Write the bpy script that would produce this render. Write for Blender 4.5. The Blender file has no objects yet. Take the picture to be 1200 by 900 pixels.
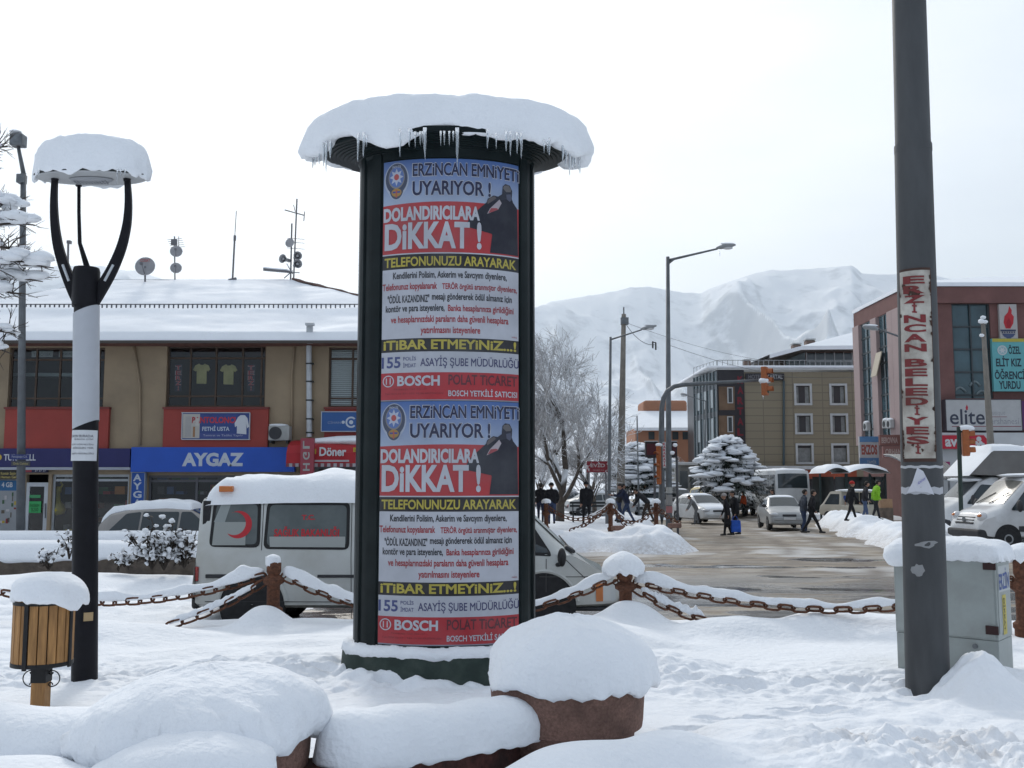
import bpy, math, random
import numpy as np
from mathutils import Vector, Matrix
random.seed(7)
SC = bpy.context.scene
COL = SC.collection
RAD = math.radians
# camera, sky, sun, exposure
FPX, HORV, CAMZ = 1167.0, 566.0, 2.05
PITCH = math.atan((HORV - 450.0) / FPX)
cam_data = bpy.data.cameras.new("camera")
cam = bpy.data.objects.new("camera", cam_data)
COL.objects.link(cam)
cam.location = (0, 0, CAMZ)
cam.rotation_euler = (math.pi / 2 + PITCH, 0, 0)
cam_data.sensor_width = 36.0
cam_data.lens = 36.0 * FPX / 1200.0
cam_data.clip_start = 0.05
cam_data.clip_end = 30000
SC.camera = cam
SUN_AZ = RAD(-14)      # measured from +Y (the view) towards -X when negative
SUN_EL = RAD(33)
sund = Vector((math.sin(SUN_AZ) * math.cos(SUN_EL), math.cos(SUN_AZ) * math.cos(SUN_EL), math.sin(SUN_EL)))
sl = bpy.data.lights.new("sun", 'SUN')
sl.energy = 1.5
sl.angle = RAD(10)
sl.color = (1.0, 0.955, 0.89)
so = bpy.data.objects.new("sun", sl)
COL.objects.link(so)
so.rotation_euler = sund.to_track_quat('Z', 'Y').to_euler()
world = bpy.data.worlds.new("World")
SC.world = world
world.use_nodes = True
wn = world.node_tree
for n in list(wn.nodes):
 wn.nodes.remove(n)
def wnode(t, **k):
 n = wn.nodes.new(t)
 for a, b in k.items():
  setattr(n, a, b)
 return n
w_out = wnode('ShaderNodeOutputWorld')
w_bg = wnode('ShaderNodeBackground')
w_bg.inputs[1].default_value = 0.1
w_sky = wnode('ShaderNodeTexSky', sky_type='NISHITA', sun_disc=False)
w_sky.sun_elevation = SUN_EL
w_sky.sun_rotation = SUN_AZ
w_sky.air_density = 1.0
w_sky.dust_density = 2.5
w_sky.altitude = 1200
w_tc = wnode('ShaderNodeTexCoord')
w_dot = wnode('ShaderNodeVectorMath', operation='DOT_PRODUCT')
w_dot.inputs[1].default_value = sund
w_map = wnode('ShaderNodeMapRange')
w_map.inputs[1].default_value = -0.9
w_map.inputs[2].default_value = 1.0
w_pow = wnode('ShaderNodeMath', operation='POWER')
w_pow.inputs[1].default_value = 1.7
w_noi = wnode('ShaderNodeTexNoise')
w_noi.inputs['Scale'].default_value = 2.2
w_noi.inputs['Detail'].default_value = 5
w_noi.inputs['Roughness'].default_value = 0.55
w_str = wnode('ShaderNodeVectorMath', operation='MULTIPLY')
w_str.inputs[1].default_value = (1.0, 1.0, 3.0)
w_nm = wnode('ShaderNodeMapRange')
w_nm.inputs[1].default_value = 0.3
w_nm.inputs[2].default_value = 0.7
w_nm.inputs[3].default_value = -0.35
w_nm.inputs[4].default_value = 0.35
w_add = wnode('ShaderNodeMath', operation='ADD')
w_ramp = wnode('ShaderNodeValToRGB')
el = w_ramp.color_ramp.elements
el[0].position = 0.0
el[0].color = (4.5, 5.3, 6.4, 1)
el[1].position = 1.0
el[1].color = (12.3, 12.5, 12.6, 1)
e = el.new(0.45)
e.color = (7.3, 8.0, 9.0, 1)
e = el.new(0.8)
e.color = (10.2, 10.85, 11.4, 1)
w_mix = wnode('ShaderNodeMix', data_type='RGBA')
w_mix.inputs[0].default_value = 0.85
L = wn.links.new
L(w_tc.outputs['Generated'], w_dot.inputs[0])
L(w_dot.outputs['Value'], w_map.inputs[0])
L(w_map.outputs[0], w_pow.inputs[0])
L(w_tc.outputs['Generated'], w_str.inputs[0])
L(w_str.outputs[0], w_noi.inputs['Vector'])
L(w_noi.outputs['Fac'], w_nm.inputs[0])
w_sc = wnode('ShaderNodeMath', operation='MULTIPLY')
w_sc.inputs[1].default_value = 0.28
L(w_nm.outputs[0], w_sc.inputs[0])
L(w_pow.outputs[0], w_add.inputs[0])
L(w_sc.outputs[0], w_add.inputs[1])
L(w_add.outputs[0], w_ramp.inputs[0])
L(w_sky.outputs[0], w_mix.inputs[6])
L(w_ramp.outputs[0], w_mix.inputs[7])
L(w_mix.outputs[2], w_bg.inputs[0])
L(w_bg.outputs[0], w_out.inputs[0])
SC.view_settings.view_transform = 'Standard'
SC.view_settings.look = 'None'
SC.view_settings.exposure = 0.06
SC.view_settings.gamma = 1.0
SC.view_settings.use_curve_mapping = False
SC.render.engine = 'CYCLES'
SC.cycles.max_bounces = 6
SC.cycles.diffuse_bounces = 3
SC.cycles.glossy_bounces = 3
SC.cycles.transmission_bounces = 4
SC.cycles.transparent_max_bounces = 12
SC.cycles.volume_bounces = 0
SC.cycles.use_denoising = True
# pixel -> place helpers
_cp, _sp = math.cos(PITCH), math.sin(PITCH)
def W(u, v, D):
 """point at depth Y = D that the photo shows at pixel (u, v)"""
 a, b = (u - 600.0) / FPX, (450.0 - v) / FPX
 d = Vector((a, _cp - b * _sp, _sp + b * _cp))
 t = D / d.y
 return Vector((a * t, D, CAMZ + d.z * t))
def WX(u, v, D):
 return W(u, v, D).x
def WZ(v, D):
 return W(600, v, D).z
def G(u, v, z):
 a, b = (u - 600.0) / FPX, (450.0 - v) / FPX
 d = Vector((a, _cp - b * _sp, _sp + b * _cp))
 t = (z - CAMZ) / d.z
 return Vector((a * t, d.y * t, z))
def px(n, D):
 return n * D / FPX
def srgb(r, g, b):
 def f(c):
  c /= 255.0
  return c / 12.92 if c <= 0.04045 else ((c + 0.055) / 1.055) ** 2.4
 return (f(r), f(g), f(b))
# noise
def _hash(ix, iy, seed):
 h = (ix.astype(np.int64) * 374761393 + iy.astype(np.int64) * 668265263 + seed * 1442695041) & 0xFFFFFFFF
 h = ((h ^ (h >> 13)) * 1274126177) & 0xFFFFFFFF
 h = h ^ (h >> 16)
 return (h & 0xFFFF) / 65535.0
def vn(x, y, seed=0):
 x = np.asarray(x, float)
 y = np.asarray(y, float)
 ix, iy = np.floor(x), np.floor(y)
 fx, fy = x - ix, y - iy
 fx = fx * fx * fx * (fx * (fx * 6 - 15) + 10)
 fy = fy * fy * fy * (fy * (fy * 6 - 15) + 10)
 a = _hash(ix, iy, seed)
 b = _hash(ix + 1, iy, seed)
 c = _hash(ix, iy + 1, seed)
 d = _hash(ix + 1, iy + 1, seed)
 return (a + (b - a) * fx) * (1 - fy) + (c + (d - c) * fx) * fy - 0.5
def fbm(x, y, oct=4, seed=0, gain=0.5):
 s, a, f = 0, 1.0, 1.0
 for k in range(oct):
  s = s + a * vn(x * f + 17.3 * k, y * f - 9.1 * k, seed + k)
  a *= gain
  f *= 2.03
 return s
def sst(a, b, x):
 t = np.clip((np.asarray(x, float) - a) / (b - a), 0, 1)
 return t * t * (3 - 2 * t)
# materials
MATS = {}
def M(name, col=(0.5, 0.5, 0.5), rough=0.6, metal=0.0, spec=0.4, ns=0, na=0.25, bump=0.0, bs=30, attr=False,
 coat=0.0, dirt=None, dscale=3.0, damt=0.5, stretch=None, snow_up=None, noise_detail=4):
 if name in MATS:
  return MATS[name]
 m = bpy.data.materials.new(name)
 m.use_nodes = True
 nt = m.node_tree
 p = nt.nodes['Principled BSDF']
 p.inputs['Roughness'].default_value = rough
 p.inputs['Metallic'].default_value = metal
 p.inputs['Specular IOR Level'].default_value = spec
 p.inputs['Coat Weight'].default_value = coat
 tc = nt.nodes.new('ShaderNodeTexCoord')
 vec = tc.outputs['Object']
 if stretch:
  mp = nt.nodes.new('ShaderNodeMapping')
  mp.inputs['Scale'].default_value = stretch
  nt.links.new(vec, mp.inputs[0])
  vec = mp.outputs[0]
 if attr:
  at = nt.nodes.new('ShaderNodeAttribute')
  at.attribute_name = 'Col'
  cur = at.outputs['Color']
 else:
  rgb = nt.nodes.new('ShaderNodeRGB')
  rgb.outputs[0].default_value = (*col, 1)
  cur = rgb.outputs[0]
 def mixc(fac, a, b, mode='MIX'):
  mx = nt.nodes.new('ShaderNodeMix')
  mx.data_type = 'RGBA'
  mx.blend_type = mode
  if isinstance(fac, float):
   mx.inputs[0].default_value = fac
  else:
   nt.links.new(fac, mx.inputs[0])
  for sock, val in ((6, a), (7, b)):
   if isinstance(val, tuple):
    mx.inputs[sock].default_value = (*val, 1)
   else:
    nt.links.new(val, mx.inputs[sock])
  return mx.outputs[2]
 def noise(scale, detail=noise_detail, lo=0.3, hi=0.7, o0=0.0, o1=1.0):
  n = nt.nodes.new('ShaderNodeTexNoise')
  n.inputs['Scale'].default_value = scale
  n.inputs['Detail'].default_value = detail
  n.inputs['Roughness'].default_value = 0.6
  nt.links.new(vec, n.inputs['Vector'])
  r = nt.nodes.new('ShaderNodeMapRange')
  r.inputs[1].default_value = lo
  r.inputs[2].default_value = hi
  r.inputs[3].default_value = o0
  r.inputs[4].default_value = o1
  nt.links.new(n.outputs['Fac'], r.inputs[0])
  return r.outputs[0]
 if ns:
  k = noise(ns, o0=1 - na, o1=1 + na)
  c = nt.nodes.new('ShaderNodeCombineXYZ')
  for i in range(3):
   nt.links.new(k, c.inputs[i])
  cur = mixc(1.0, cur, c.outputs[0], 'MULTIPLY')
 if dirt is not None:
  k = noise(dscale, 6, 0.42, 0.68, 0.0, damt)
  cur = mixc(k, cur, dirt)
 if snow_up is not None:
  g = nt.nodes.new('ShaderNodeNewGeometry')
  sx = nt.nodes.new('ShaderNodeSeparateXYZ')
  nt.links.new(g.outputs['Normal'], sx.inputs[0])
  r = nt.nodes.new('ShaderNodeMapRange')
  r.inputs[1].default_value = snow_up
  r.inputs[2].default_value = snow_up + 0.25
  nt.links.new(sx.outputs['Z'], r.inputs[0])
  cur = mixc(r.outputs[0], cur, (0.82, 0.85, 0.89))
 nt.links.new(cur, p.inputs['Base Color'])
 if bump:
  n = nt.nodes.new('ShaderNodeTexNoise')
  n.inputs['Scale'].default_value = bs
  n.inputs['Detail'].default_value = 5
  nt.links.new(vec, n.inputs['Vector'])
  b = nt.nodes.new('ShaderNodeBump')
  b.inputs['Strength'].default_value = bump
  b.inputs['Distance'].default_value = 0.02
  nt.links.new(n.outputs['Fac'], b.inputs['Height'])
  nt.links.new(b.outputs[0], p.inputs['Normal'])
 MATS[name] = m
 return m
def glass_mat(name, tint=(0.6, 0.66, 0.66), refl=0.16):
 if name in MATS:
  return MATS[name]
 m = bpy.data.materials.new(name)
 m.use_nodes = True
 nt = m.node_tree
 for n in list(nt.nodes):
  nt.nodes.remove(n)
 o = nt.nodes.new('ShaderNodeOutputMaterial')
 t = nt.nodes.new('ShaderNodeBsdfTransparent')
 t.inputs[0].default_value = (*tint, 1)
 g = nt.nodes.new('ShaderNodeBsdfGlossy')
 g.inputs['Roughness'].default_value = 0.03
 fr = nt.nodes.new('ShaderNodeFresnel')
 fr.inputs[0].default_value = 1.5
 ad = nt.nodes.new('ShaderNodeMath')
 ad.operation = 'ADD'
 ad.inputs[1].default_value = refl - 0.04
 x = nt.nodes.new('ShaderNodeMixShader')
 nt.links.new(fr.outputs[0], ad.inputs[0])
 nt.links.new(ad.outputs[0], x.inputs[0])
 nt.links.new(t.outputs[0], x.inputs[1])
 nt.links.new(g.outputs[0], x.inputs[2])
 nt.links.new(x.outputs[0], o.inputs[0])
 MATS[name] = m
 return m
def snow_mat(name, bump=0.25, bs=60, dirt=None, rough=0.75):
 m = M(name, (0.84, 0.865, 0.90), rough, 0, 0.25, ns=1.3, na=0.03, bump=bump, bs=bs)
 for n in m.node_tree.nodes:
  if n.type == 'BUMP':
   n.inputs['Distance'].default_value = 0.035
 if dirt:
  nt = m.node_tree
  p = nt.nodes['Principled BSDF']
  src = p.inputs['Base Color'].links[0].from_socket
  at = nt.nodes.new('ShaderNodeAttribute')
  at.attribute_name = 'dirt'
  tc = nt.nodes.new('ShaderNodeTexCoord')
  n = nt.nodes.new('ShaderNodeTexNoise')
  n.inputs['Scale'].default_value = 9
  n.inputs['Detail'].default_value = 8
  n.inputs['Roughness'].default_value = 0.7
  nt.links.new(tc.outputs['Object'], n.inputs['Vector'])
  r = nt.nodes.new('ShaderNodeMapRange')
  r.inputs[1].default_value = 0.35
  r.inputs[2].default_value = 0.65
  nt.links.new(n.outputs['Fac'], r.inputs[0])
  mu = nt.nodes.new('ShaderNodeMath')
  mu.operation = 'MULTIPLY'
  nt.links.new(r.outputs[0], mu.inputs[0])
  nt.links.new(at.outputs['Fac'], mu.inputs[1])
  mx = nt.nodes.new('ShaderNodeMix')
  mx.data_type = 'RGBA'
  nt.links.new(mu.outputs[0], mx.inputs[0])
  nt.links.new(src, mx.inputs[6])
  mx.inputs[7].default_value = (*dirt, 1)
  nt.links.new(mx.outputs[2], p.inputs['Base Color'])
 return m
SNOW = snow_mat('snow', 0.45, 26)
SNOW_G = snow_mat('ground_snow', 0.55, 16, dirt=(0.36, 0.31, 0.27))
PRINT = M('print', rough=0.5, spec=0.3, attr=True, ns=2.5, na=0.06)
METAL_DK = M('dark_metal', (0.02, 0.024, 0.026), 0.45, 0.3, ns=8, na=0.3)
METAL_GR = M('grey_metal', (0.16, 0.17, 0.18), 0.5, 0.6, ns=6, na=0.3)
RUST = M('rusty_iron', (0.14, 0.058, 0.032), 0.85, 0.2, ns=30, na=0.45, dirt=(0.05, 0.03, 0.025), dscale=14, bump=0.4, bs=80)
BLACK = M('black_rubber', (0.02, 0.02, 0.022), 0.75, ns=10, na=0.3)
GLASSD = M('dark_glass', (0.018, 0.024, 0.028), 0.06, 0, 0.6)
CARGLASS = M('car_glass', (0.03, 0.04, 0.045), 0.05, 0, 0.6)
WHITEP = M('white_paint', (0.62, 0.63, 0.62), 0.35, 0, 0.5, ns=2.5, na=0.06, dirt=(0.36, 0.34, 0.3), dscale=2.2, damt=0.35)
# objects
MW = {}
SQ = [None]     # (centre y, new centre y, depth factor): parts with an oval plan are drawn round, then flattened
def link(o):
 COL.objects.link(o)
 return o
def tag(o, label=None, cat=None, group=None, kind=None):
 if label:
  o['label'] = label
 if cat:
  o['category'] = cat
 if group:
  o['group'] = group
 if kind:
  o['kind'] = kind
 return o
def thing(name, label, cat, loc=(0, 0, 0), rz=0.0, group=None, kind=None):
 o = link(bpy.data.objects.new(name, None))
 o.empty_display_size = 0.2
 o.location = loc
 o.rotation_euler = (0, 0, rz)
 MW[o.name] = Matrix.Translation(Vector(loc)) @ Matrix.Rotation(rz, 4, 'Z')
 return tag(o, label, cat, group, kind)
_TXT = {}
def mend_m(v, f):
 """the thickened capital M folds over itself: draw its outline afresh"""
 par = list(range(len(v)))
 def root(i):
  while par[i] != i:
   i = par[i]
  return i
 for q in f:
  for i in q[1:]:
   par[root(i)] = root(q[0])
 groups = {}
 for i in range(len(v)):
  groups.setdefault(root(i), []).append(i)
 F = list(f)
 V = [tuple(p) for p in v]
 for r, ids in groups.items():
  if len(ids) != 15:
   continue
  P = sorted(V[i] for i in ids)
  ys = [p[1] for p in P]
  lo, hi = min(ys), max(ys)
  if sum(abs(y - lo) < 1e-3 for y in ys) != 4 or sum(abs(y - hi) < 1e-3 for y in ys) != 4:
   continue
  bx = sorted(p[0] for p in P if abs(p[1] - lo) < 1e-3)
  tx = sorted(p[0] for p in P if abs(p[1] - hi) < 1e-3)
  mid = sorted((p for p in P if lo + 1e-3 < p[1] < hi - 1e-3), key=lambda p: p[1])
  n0, n1 = sorted(mid[:2])
  top = mid[2]
  up = max(p[1] for p in mid)
  yy = up - (up - n0[1]) * 0.13
  F = [q for q in F if root(q[0]) != r]
  o = len(V)
  V += [(bx[0], lo), (bx[1], lo), (bx[1], yy), n0, n1, (bx[2], yy), (bx[2], lo), (bx[3], lo), (tx[3], hi), (tx[2], hi), top, (tx[1], hi), (tx[0], hi)]
  F.append(tuple(range(o, o + 13)))
 return np.array(V), F
def text2d(s, bold=0.0, shear=0.0):
 key = (s, bold, shear)
 if key in _TXT:
  return _TXT[key]
 cu = bpy.data.curves.new("tmp", 'FONT')
 cu.body = s
 cu.offset = bold
 cu.shear = shear
 cu.resolution_u = 3
 o = bpy.data.objects.new("tmp", cu)
 COL.objects.link(o)
 bpy.context.view_layer.update()
 dg = bpy.context.evaluated_depsgraph_get()
 me = o.evaluated_get(dg).to_mesh()
 v = np.array([(q.co.x, q.co.y) for q in me.vertices]) if len(me.vertices) else np.zeros((0, 2))
 f = [tuple(q.vertices) for q in me.polygons]
 o.evaluated_get(dg).to_mesh_clear()
 bpy.data.objects.remove(o)
 bpy.data.curves.remove(cu)
 if len(v) and bold > 0 and 'M' in s:
  v, f = mend_m(v, f)
 if len(v):
  lo, hi = v.min(0), v.max(0)
  v = (v - lo) / np.maximum(hi - lo, 1e-6)
 _TXT[key] = (v, f)
 return _TXT[key]
def slice2d(v, f, n):
 """cut flat lettering into n upright strips so that it can follow a curve"""
 V, F = [], []
 def clip(P, x, left):
  o = []
  for i in range(len(P)):
   a, b = P[i], P[(i + 1) % len(P)]
   ia, ib = (a[0] <= x) == left, (b[0] <= x) == left
   if ia:
    o.append(a)
   if ia != ib:
    t = (x - a[0]) / (b[0] - a[0])
    o.append((x, a[1] + (b[1] - a[1]) * t))
  return o
 for q in f:
  T = [tuple(v[i]) for i in q]
  for k in range(1, n + 1):
   P = clip(T, k / n, True) if k < n else T
   if len(P) >= 3:
    F.append(tuple(range(len(V), len(V) + len(P))))
    V += P
   if k < n:
    T = clip(T, k / n, False)
    if len(T) < 3:
     break
 return V, F
class MB:
 """collects geometry; build() links it as one mesh object"""
 def __init__(self):
  self.v, self.f, self.m, self.c, self.sm = [], [], [], [], []
  self.col = (0.5, 0.5, 0.5)
  self.mi = 0
  self.smooth = False
 def add(self, vs, fs, col=None, cols=None):
  o = len(self.v)
  self.v.extend([tuple(q) for q in vs])
  if cols is not None:
   self.c.extend(cols)
  else:
   self.c.extend([col or self.col] * len(vs))
  for q in fs:
   self.f.append(tuple(i + o for i in q))
   self.m.append(self.mi)
   self.sm.append(self.smooth)
  return self
 def box(self, c, s, rz=0.0, rx=0.0, ry=0.0, taper=1.0, col=None):
  hx, hy, hz = s[0] / 2, s[1] / 2, s[2] / 2
  R = Matrix.Rotation(rz, 3, 'Z') @ Matrix.Rotation(ry, 3, 'Y') @ Matrix.Rotation(rx, 3, 'X')
  vs = []
  for z in (-1, 1):
   k = taper if z > 0 else 1.0
   for x, y in ((-1, -1), (1, -1), (1, 1), (-1, 1)):
    vs.append(Vector(c) + R @ Vector((x * hx * k, y * hy * k, z * hz)))
  self.add(vs, [(3, 2, 1, 0), (4, 5, 6, 7), (0, 1, 5, 4), (1, 2, 6, 5), (2, 3, 7, 6), (3, 0, 4, 7)], col)
  return self
 def b2(self, x0, x1, y0, y1, z0, z1, col=None):
  return self.box(((x0 + x1) / 2, (y0 + y1) / 2, (z0 + z1) / 2), (abs(x1 - x0), abs(y1 - y0), abs(z1 - z0)), col=col)
 def pbox(self, u0, v0, u1, v1, D, th=0.1, col=None):
  """box whose front face stands at depth D where the photo shows (u0,v0)-(u1,v1)"""
  vm = (v0 + v1) / 2
  return self.b2(WX(u0, vm, D), WX(u1, vm, D), D, D + th, WZ(v1, D), WZ(v0, D), col)
 def tube(self, pts, r, n=8, caps=True, col=None):
  pts = [Vector(p) for p in pts]
  rs = r if isinstance(r, (list, tuple)) else [r] * len(pts)
  vs, fs = [], []
  ref = Vector((0, 0, 1))
  d0 = (pts[-1] - pts[0]).normalized() if (pts[-1] - pts[0]).length > 1e-6 else Vector((1, 0, 0))
  if abs(d0.z) > 0.9:
   ref = Vector((0, 1, 0))
  for i, p in enumerate(pts):
   a = pts[max(i - 1, 0)]
   b = pts[min(i + 1, len(pts) - 1)]
   d = (b - a).normalized()
   s = d.cross(ref)
   if s.length < 1e-4:
    s = d.cross(Vector((1, 0.1, 0)))
   s.normalize()
   t = s.cross(d)
   for k in range(n):
    an = 2 * math.pi * k / n
    vs.append(p + (s * math.cos(an) + t * math.sin(an)) * rs[i])
  for i in range(len(pts) - 1):
   for k in range(n):
    a, b = i * n + k, i * n + (k + 1) % n
    fs.append((a, b, b + n, a + n))
  if caps:
   fs.append(tuple(range(n))[::-1])
   fs.append(tuple(range((len(pts) - 1) * n, len(pts) * n)))
  return self.add(vs, fs, col)
 def lathe(self, prof, c=(0, 0, 0), n=24, axis='Z', caps=True, col=None, rfun=None):
  vs, fs = [], []
  c = Vector(c)
  for j, (r, z) in enumerate(prof):
   for k in range(n):
    a = 2 * math.pi * k / n
    rr, zz = (rfun(r, z, a, j) if rfun else (r, z))
    if axis == 'Z':
     q = Vector((rr * math.cos(a), rr * math.sin(a), zz))
    elif axis == 'Y':
     q = Vector((rr * math.cos(a), zz, -rr * math.sin(a)))
    else:
     q = Vector((zz, rr * math.cos(a), rr * math.sin(a)))
    vs.append(c + q)
  for j in range(len(prof) - 1):
   for k in range(n):
    a, b = j * n + k, j * n + (k + 1) % n
    fs.append((a, b, b + n, a + n))
  if caps:
   fs.append(tuple(range(n))[::-1])
   fs.append(tuple(range((len(prof) - 1) * n, len(prof) * n)))
  return self.add(vs, fs, col)
 def prism(self, poly, origin, ex, ey, th, col=None):
  """polygon (list of 2d) in plane origin+ex*x+ey*y, thickened th against ex x ey"""
  ex, ey = Vector(ex), Vector(ey)
  nrm = ex.cross(ey).normalized()
  o = Vector(origin)
  n = len(poly)
  a = [o + ex * p[0] + ey * p[1] for p in poly]
  b = [q - nrm * th for q in a]
  fs = [tuple(range(n)), tuple(range(2 * n - 1, n - 1, -1))]
  for i in range(n):
   j = (i + 1) % n
   fs.append((i, n + i, n + j, j))
  return self.add(a + b, fs, col)
 def blob(self, c, r, nu=14, nv=8, amp=0.12, freq=2.0, seed=0, flat=0.0, col=None):
  """lumpy ellipsoid; flat = share of the lower half squashed"""
  c = Vector(c)
  rx, ry, rz = r if isinstance(r, (tuple, list)) else (r, r, r)
  vs, fs = [], []
  for j in range(nv + 1):
   ph = math.pi * j / nv
   for i in range(nu):
    a = 2 * math.pi * i / nu
    x, y, z = math.sin(ph) * math.cos(a), math.sin(ph) * math.sin(a), math.cos(ph)
    k = 1 + amp * 2 * float(vn(x * freq + seed * 3.7, (y + z * 1.7) * freq + seed * 1.3, seed))
    if z < 0:
     z *= (1 - flat)
    vs.append(c + Vector((x * rx * k, y * ry * k, z * rz * k)))
  for j in range(nv):
   for i in range(nu):
    a, b = j * nu + i, j * nu + (i + 1) % nu
    fs.append((a, a + nu, b + nu, b))
  return self.add(vs, fs, col)
 def text(self, s, o, ex, ey, w, h, col=None, bold=0.0, shear=0.0, lift=0.0):
  v, f = text2d(s, bold, shear)
  o, ex, ey = Vector(o), Vector(ex).normalized(), Vector(ey).normalized()
  n = ex.cross(ey)
  return self.add([o + ex * (p[0] * w) + ey * (p[1] * h) + n * lift for p in v], f, col)
 def ptext(self, s, u0, v0, u1, v1, D, col=None, bold=0.0, lift=0.004, shear=0.0):
  """lettering on a plane facing the camera, filling the photo's box"""
  vm = (v0 + v1) / 2
  x0, x1 = WX(u0, vm, D), WX(u1, vm, D)
  z0, z1 = WZ(v1, D), WZ(v0, D)
  return self.text(s, (x0, D, z0), (1, 0, 0), (0, 0, 1), x1 - x0, z1 - z0, col, bold, shear, lift)
 def wall(self, x0, x1, z0, z1, y, holes, depth=0.2):
  """wall facing -Y with rectangular openings and their reveals"""
  xs = sorted({x0, x1, *[h[0] for h in holes], *[h[1] for h in holes]})
  zs = sorted({z0, z1, *[h[2] for h in holes], *[h[3] for h in holes]})
  xs = [q for q in xs if x0 <= q <= x1]
  zs = [q for q in zs if z0 <= q <= z1]
  for i in range(len(xs) - 1):
   for j in range(len(zs) - 1):
    cx, cz = (xs[i] + xs[i + 1]) / 2, (zs[j] + zs[j + 1]) / 2
    if any(h[0] < cx < h[1] and h[2] < cz < h[3] for h in holes):
     continue
    self.add([(xs[i], y, zs[j]), (xs[i + 1], y, zs[j]), (xs[i + 1], y, zs[j + 1]), (xs[i], y, zs[j + 1])], [(0, 1, 2, 3)])
  for a, b, c, d in holes:
   y1 = y + depth
   self.add([(a, y, c), (b, y, c), (b, y, d), (a, y, d), (a, y1, c), (b, y1, c), (b, y1, d), (a, y1, d)],
     [(0, 4, 5, 1), (1, 5, 6, 2), (2, 6, 7, 3), (3, 7, 4, 0)])
  return self
 def build(self, name, mats, parent=None, local=False, sharp=None, bevel=0.0, segs=2):
  me = bpy.data.meshes.new(name)
  vs = self.v
  if SQ[0]:
   c0, c1, k = SQ[0]
   vs = [(x, c1 + (y - c0) * k, z) for x, y, z in vs]
  P = None
  if parent is not None:
   P = MW.get(parent.name)
   if not local and P is not None:
    Pi = P.inverted()
    vs = [tuple(Pi @ Vector(q)) for q in vs]
  me.from_pydata(vs, [], self.f)
  mats = mats if isinstance(mats, (list, tuple)) else [mats]
  for q in mats:
   me.materials.append(q)
  if len(mats) > 1:
   me.polygons.foreach_set('material_index', np.array(self.m, dtype=np.int32))
  if sharp is not None:
   me.polygons.foreach_set('use_smooth', np.ones(len(self.f), dtype=bool))
   me.update()
   me.set_sharp_from_angle(angle=RAD(sharp))
  else:
   me.polygons.foreach_set('use_smooth', np.array(self.sm, dtype=bool))
  if any(q.name == 'print' or q.name.startswith('attr_') for q in mats):
   ca = me.color_attributes.new('Col', 'FLOAT_COLOR', 'POINT')
   ca.data.foreach_set('color', np.array([(*q, 1.0) for q in self.c], dtype=np.float32).ravel())
  me.update()
  o = link(bpy.data.objects.new(name, me))
  if parent is not None:
   o.parent = parent
   MW[o.name] = P if P is not None else Matrix.Identity(4)
  else:
   MW[o.name] = Matrix.Identity(4)
  if bevel:
   bm = o.modifiers.new('bevel', 'BEVEL')
   bm.width = bevel
   bm.segments = segs
   bm.limit_method = 'ANGLE'
   bm.angle_limit = RAD(40)
  return o
def grid_obj(name, X, Y, Z, mat, dirt=None, parent=None):
 """heightfield over arrays X, Y, Z (ny, nx)"""
 ny, nx = X.shape
 co = np.stack([X, Y, Z], -1).reshape(-1, 3).astype(np.float32)
 idx = np.arange(ny * nx).reshape(ny, nx)
 q = np.stack([idx[:-1, :-1], idx[:-1, 1:], idx[1:, 1:], idx[1:, :-1]], -1).reshape(-1, 4)
 me = bpy.data.meshes.new(name)
 me.vertices.add(len(co))
 me.vertices.foreach_set('co', co.ravel())
 me.loops.add(q.size)
 me.loops.foreach_set('vertex_index', q.ravel().astype(np.int32))
 me.polygons.add(len(q))
 me.polygons.foreach_set('loop_start', np.arange(0, q.size, 4, dtype=np.int32))
 me.polygons.foreach_set('loop_total', np.full(len(q), 4, dtype=np.int32))
 me.polygons.foreach_set('use_smooth', np.ones(len(q), dtype=bool))
 me.update(calc_edges=True)
 me.validate()
 me.materials.append(mat)
 if dirt is not None:
  a = me.attributes.new('dirt', 'FLOAT', 'POINT')
  a.data.foreach_set('value', dirt.ravel().astype(np.float32))
 o = link(bpy.data.objects.new(name, me))
 MW[o.name] = Matrix.Identity(4)
 if parent:
  o.parent = parent
 return o
def copy_tree(o, parent=None):
 c = o.copy()
 COL.objects.link(c)
 if parent is not None:
  c.parent = parent
 for ch in list(o.children):
  copy_tree(ch, c)
 return c
def roughen(fn, seed):
 def g(r, z, a, j):
  r2, z2 = fn(r, z, a, j)
  x, y = r2 * math.cos(a), r2 * math.sin(a)
  side = 1.0 if z < 0.12 else 0.35
  k = 0.026 * float(fbm(np.array(x * 5 + z * 4), np.array(y * 5 + seed - z * 3), 3, seed + 11)) + 0.010 * float(fbm(np.array(x * 17 + z * 15), np.array(y * 17 + seed + z * 9), 2, seed + 17)) + 0.02 * side * float(vn(np.array(a * 14), np.array(z * 22.0 + seed), seed + 13))
  return r2 + k * side * 1.2, z2 + k
 return g
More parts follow.
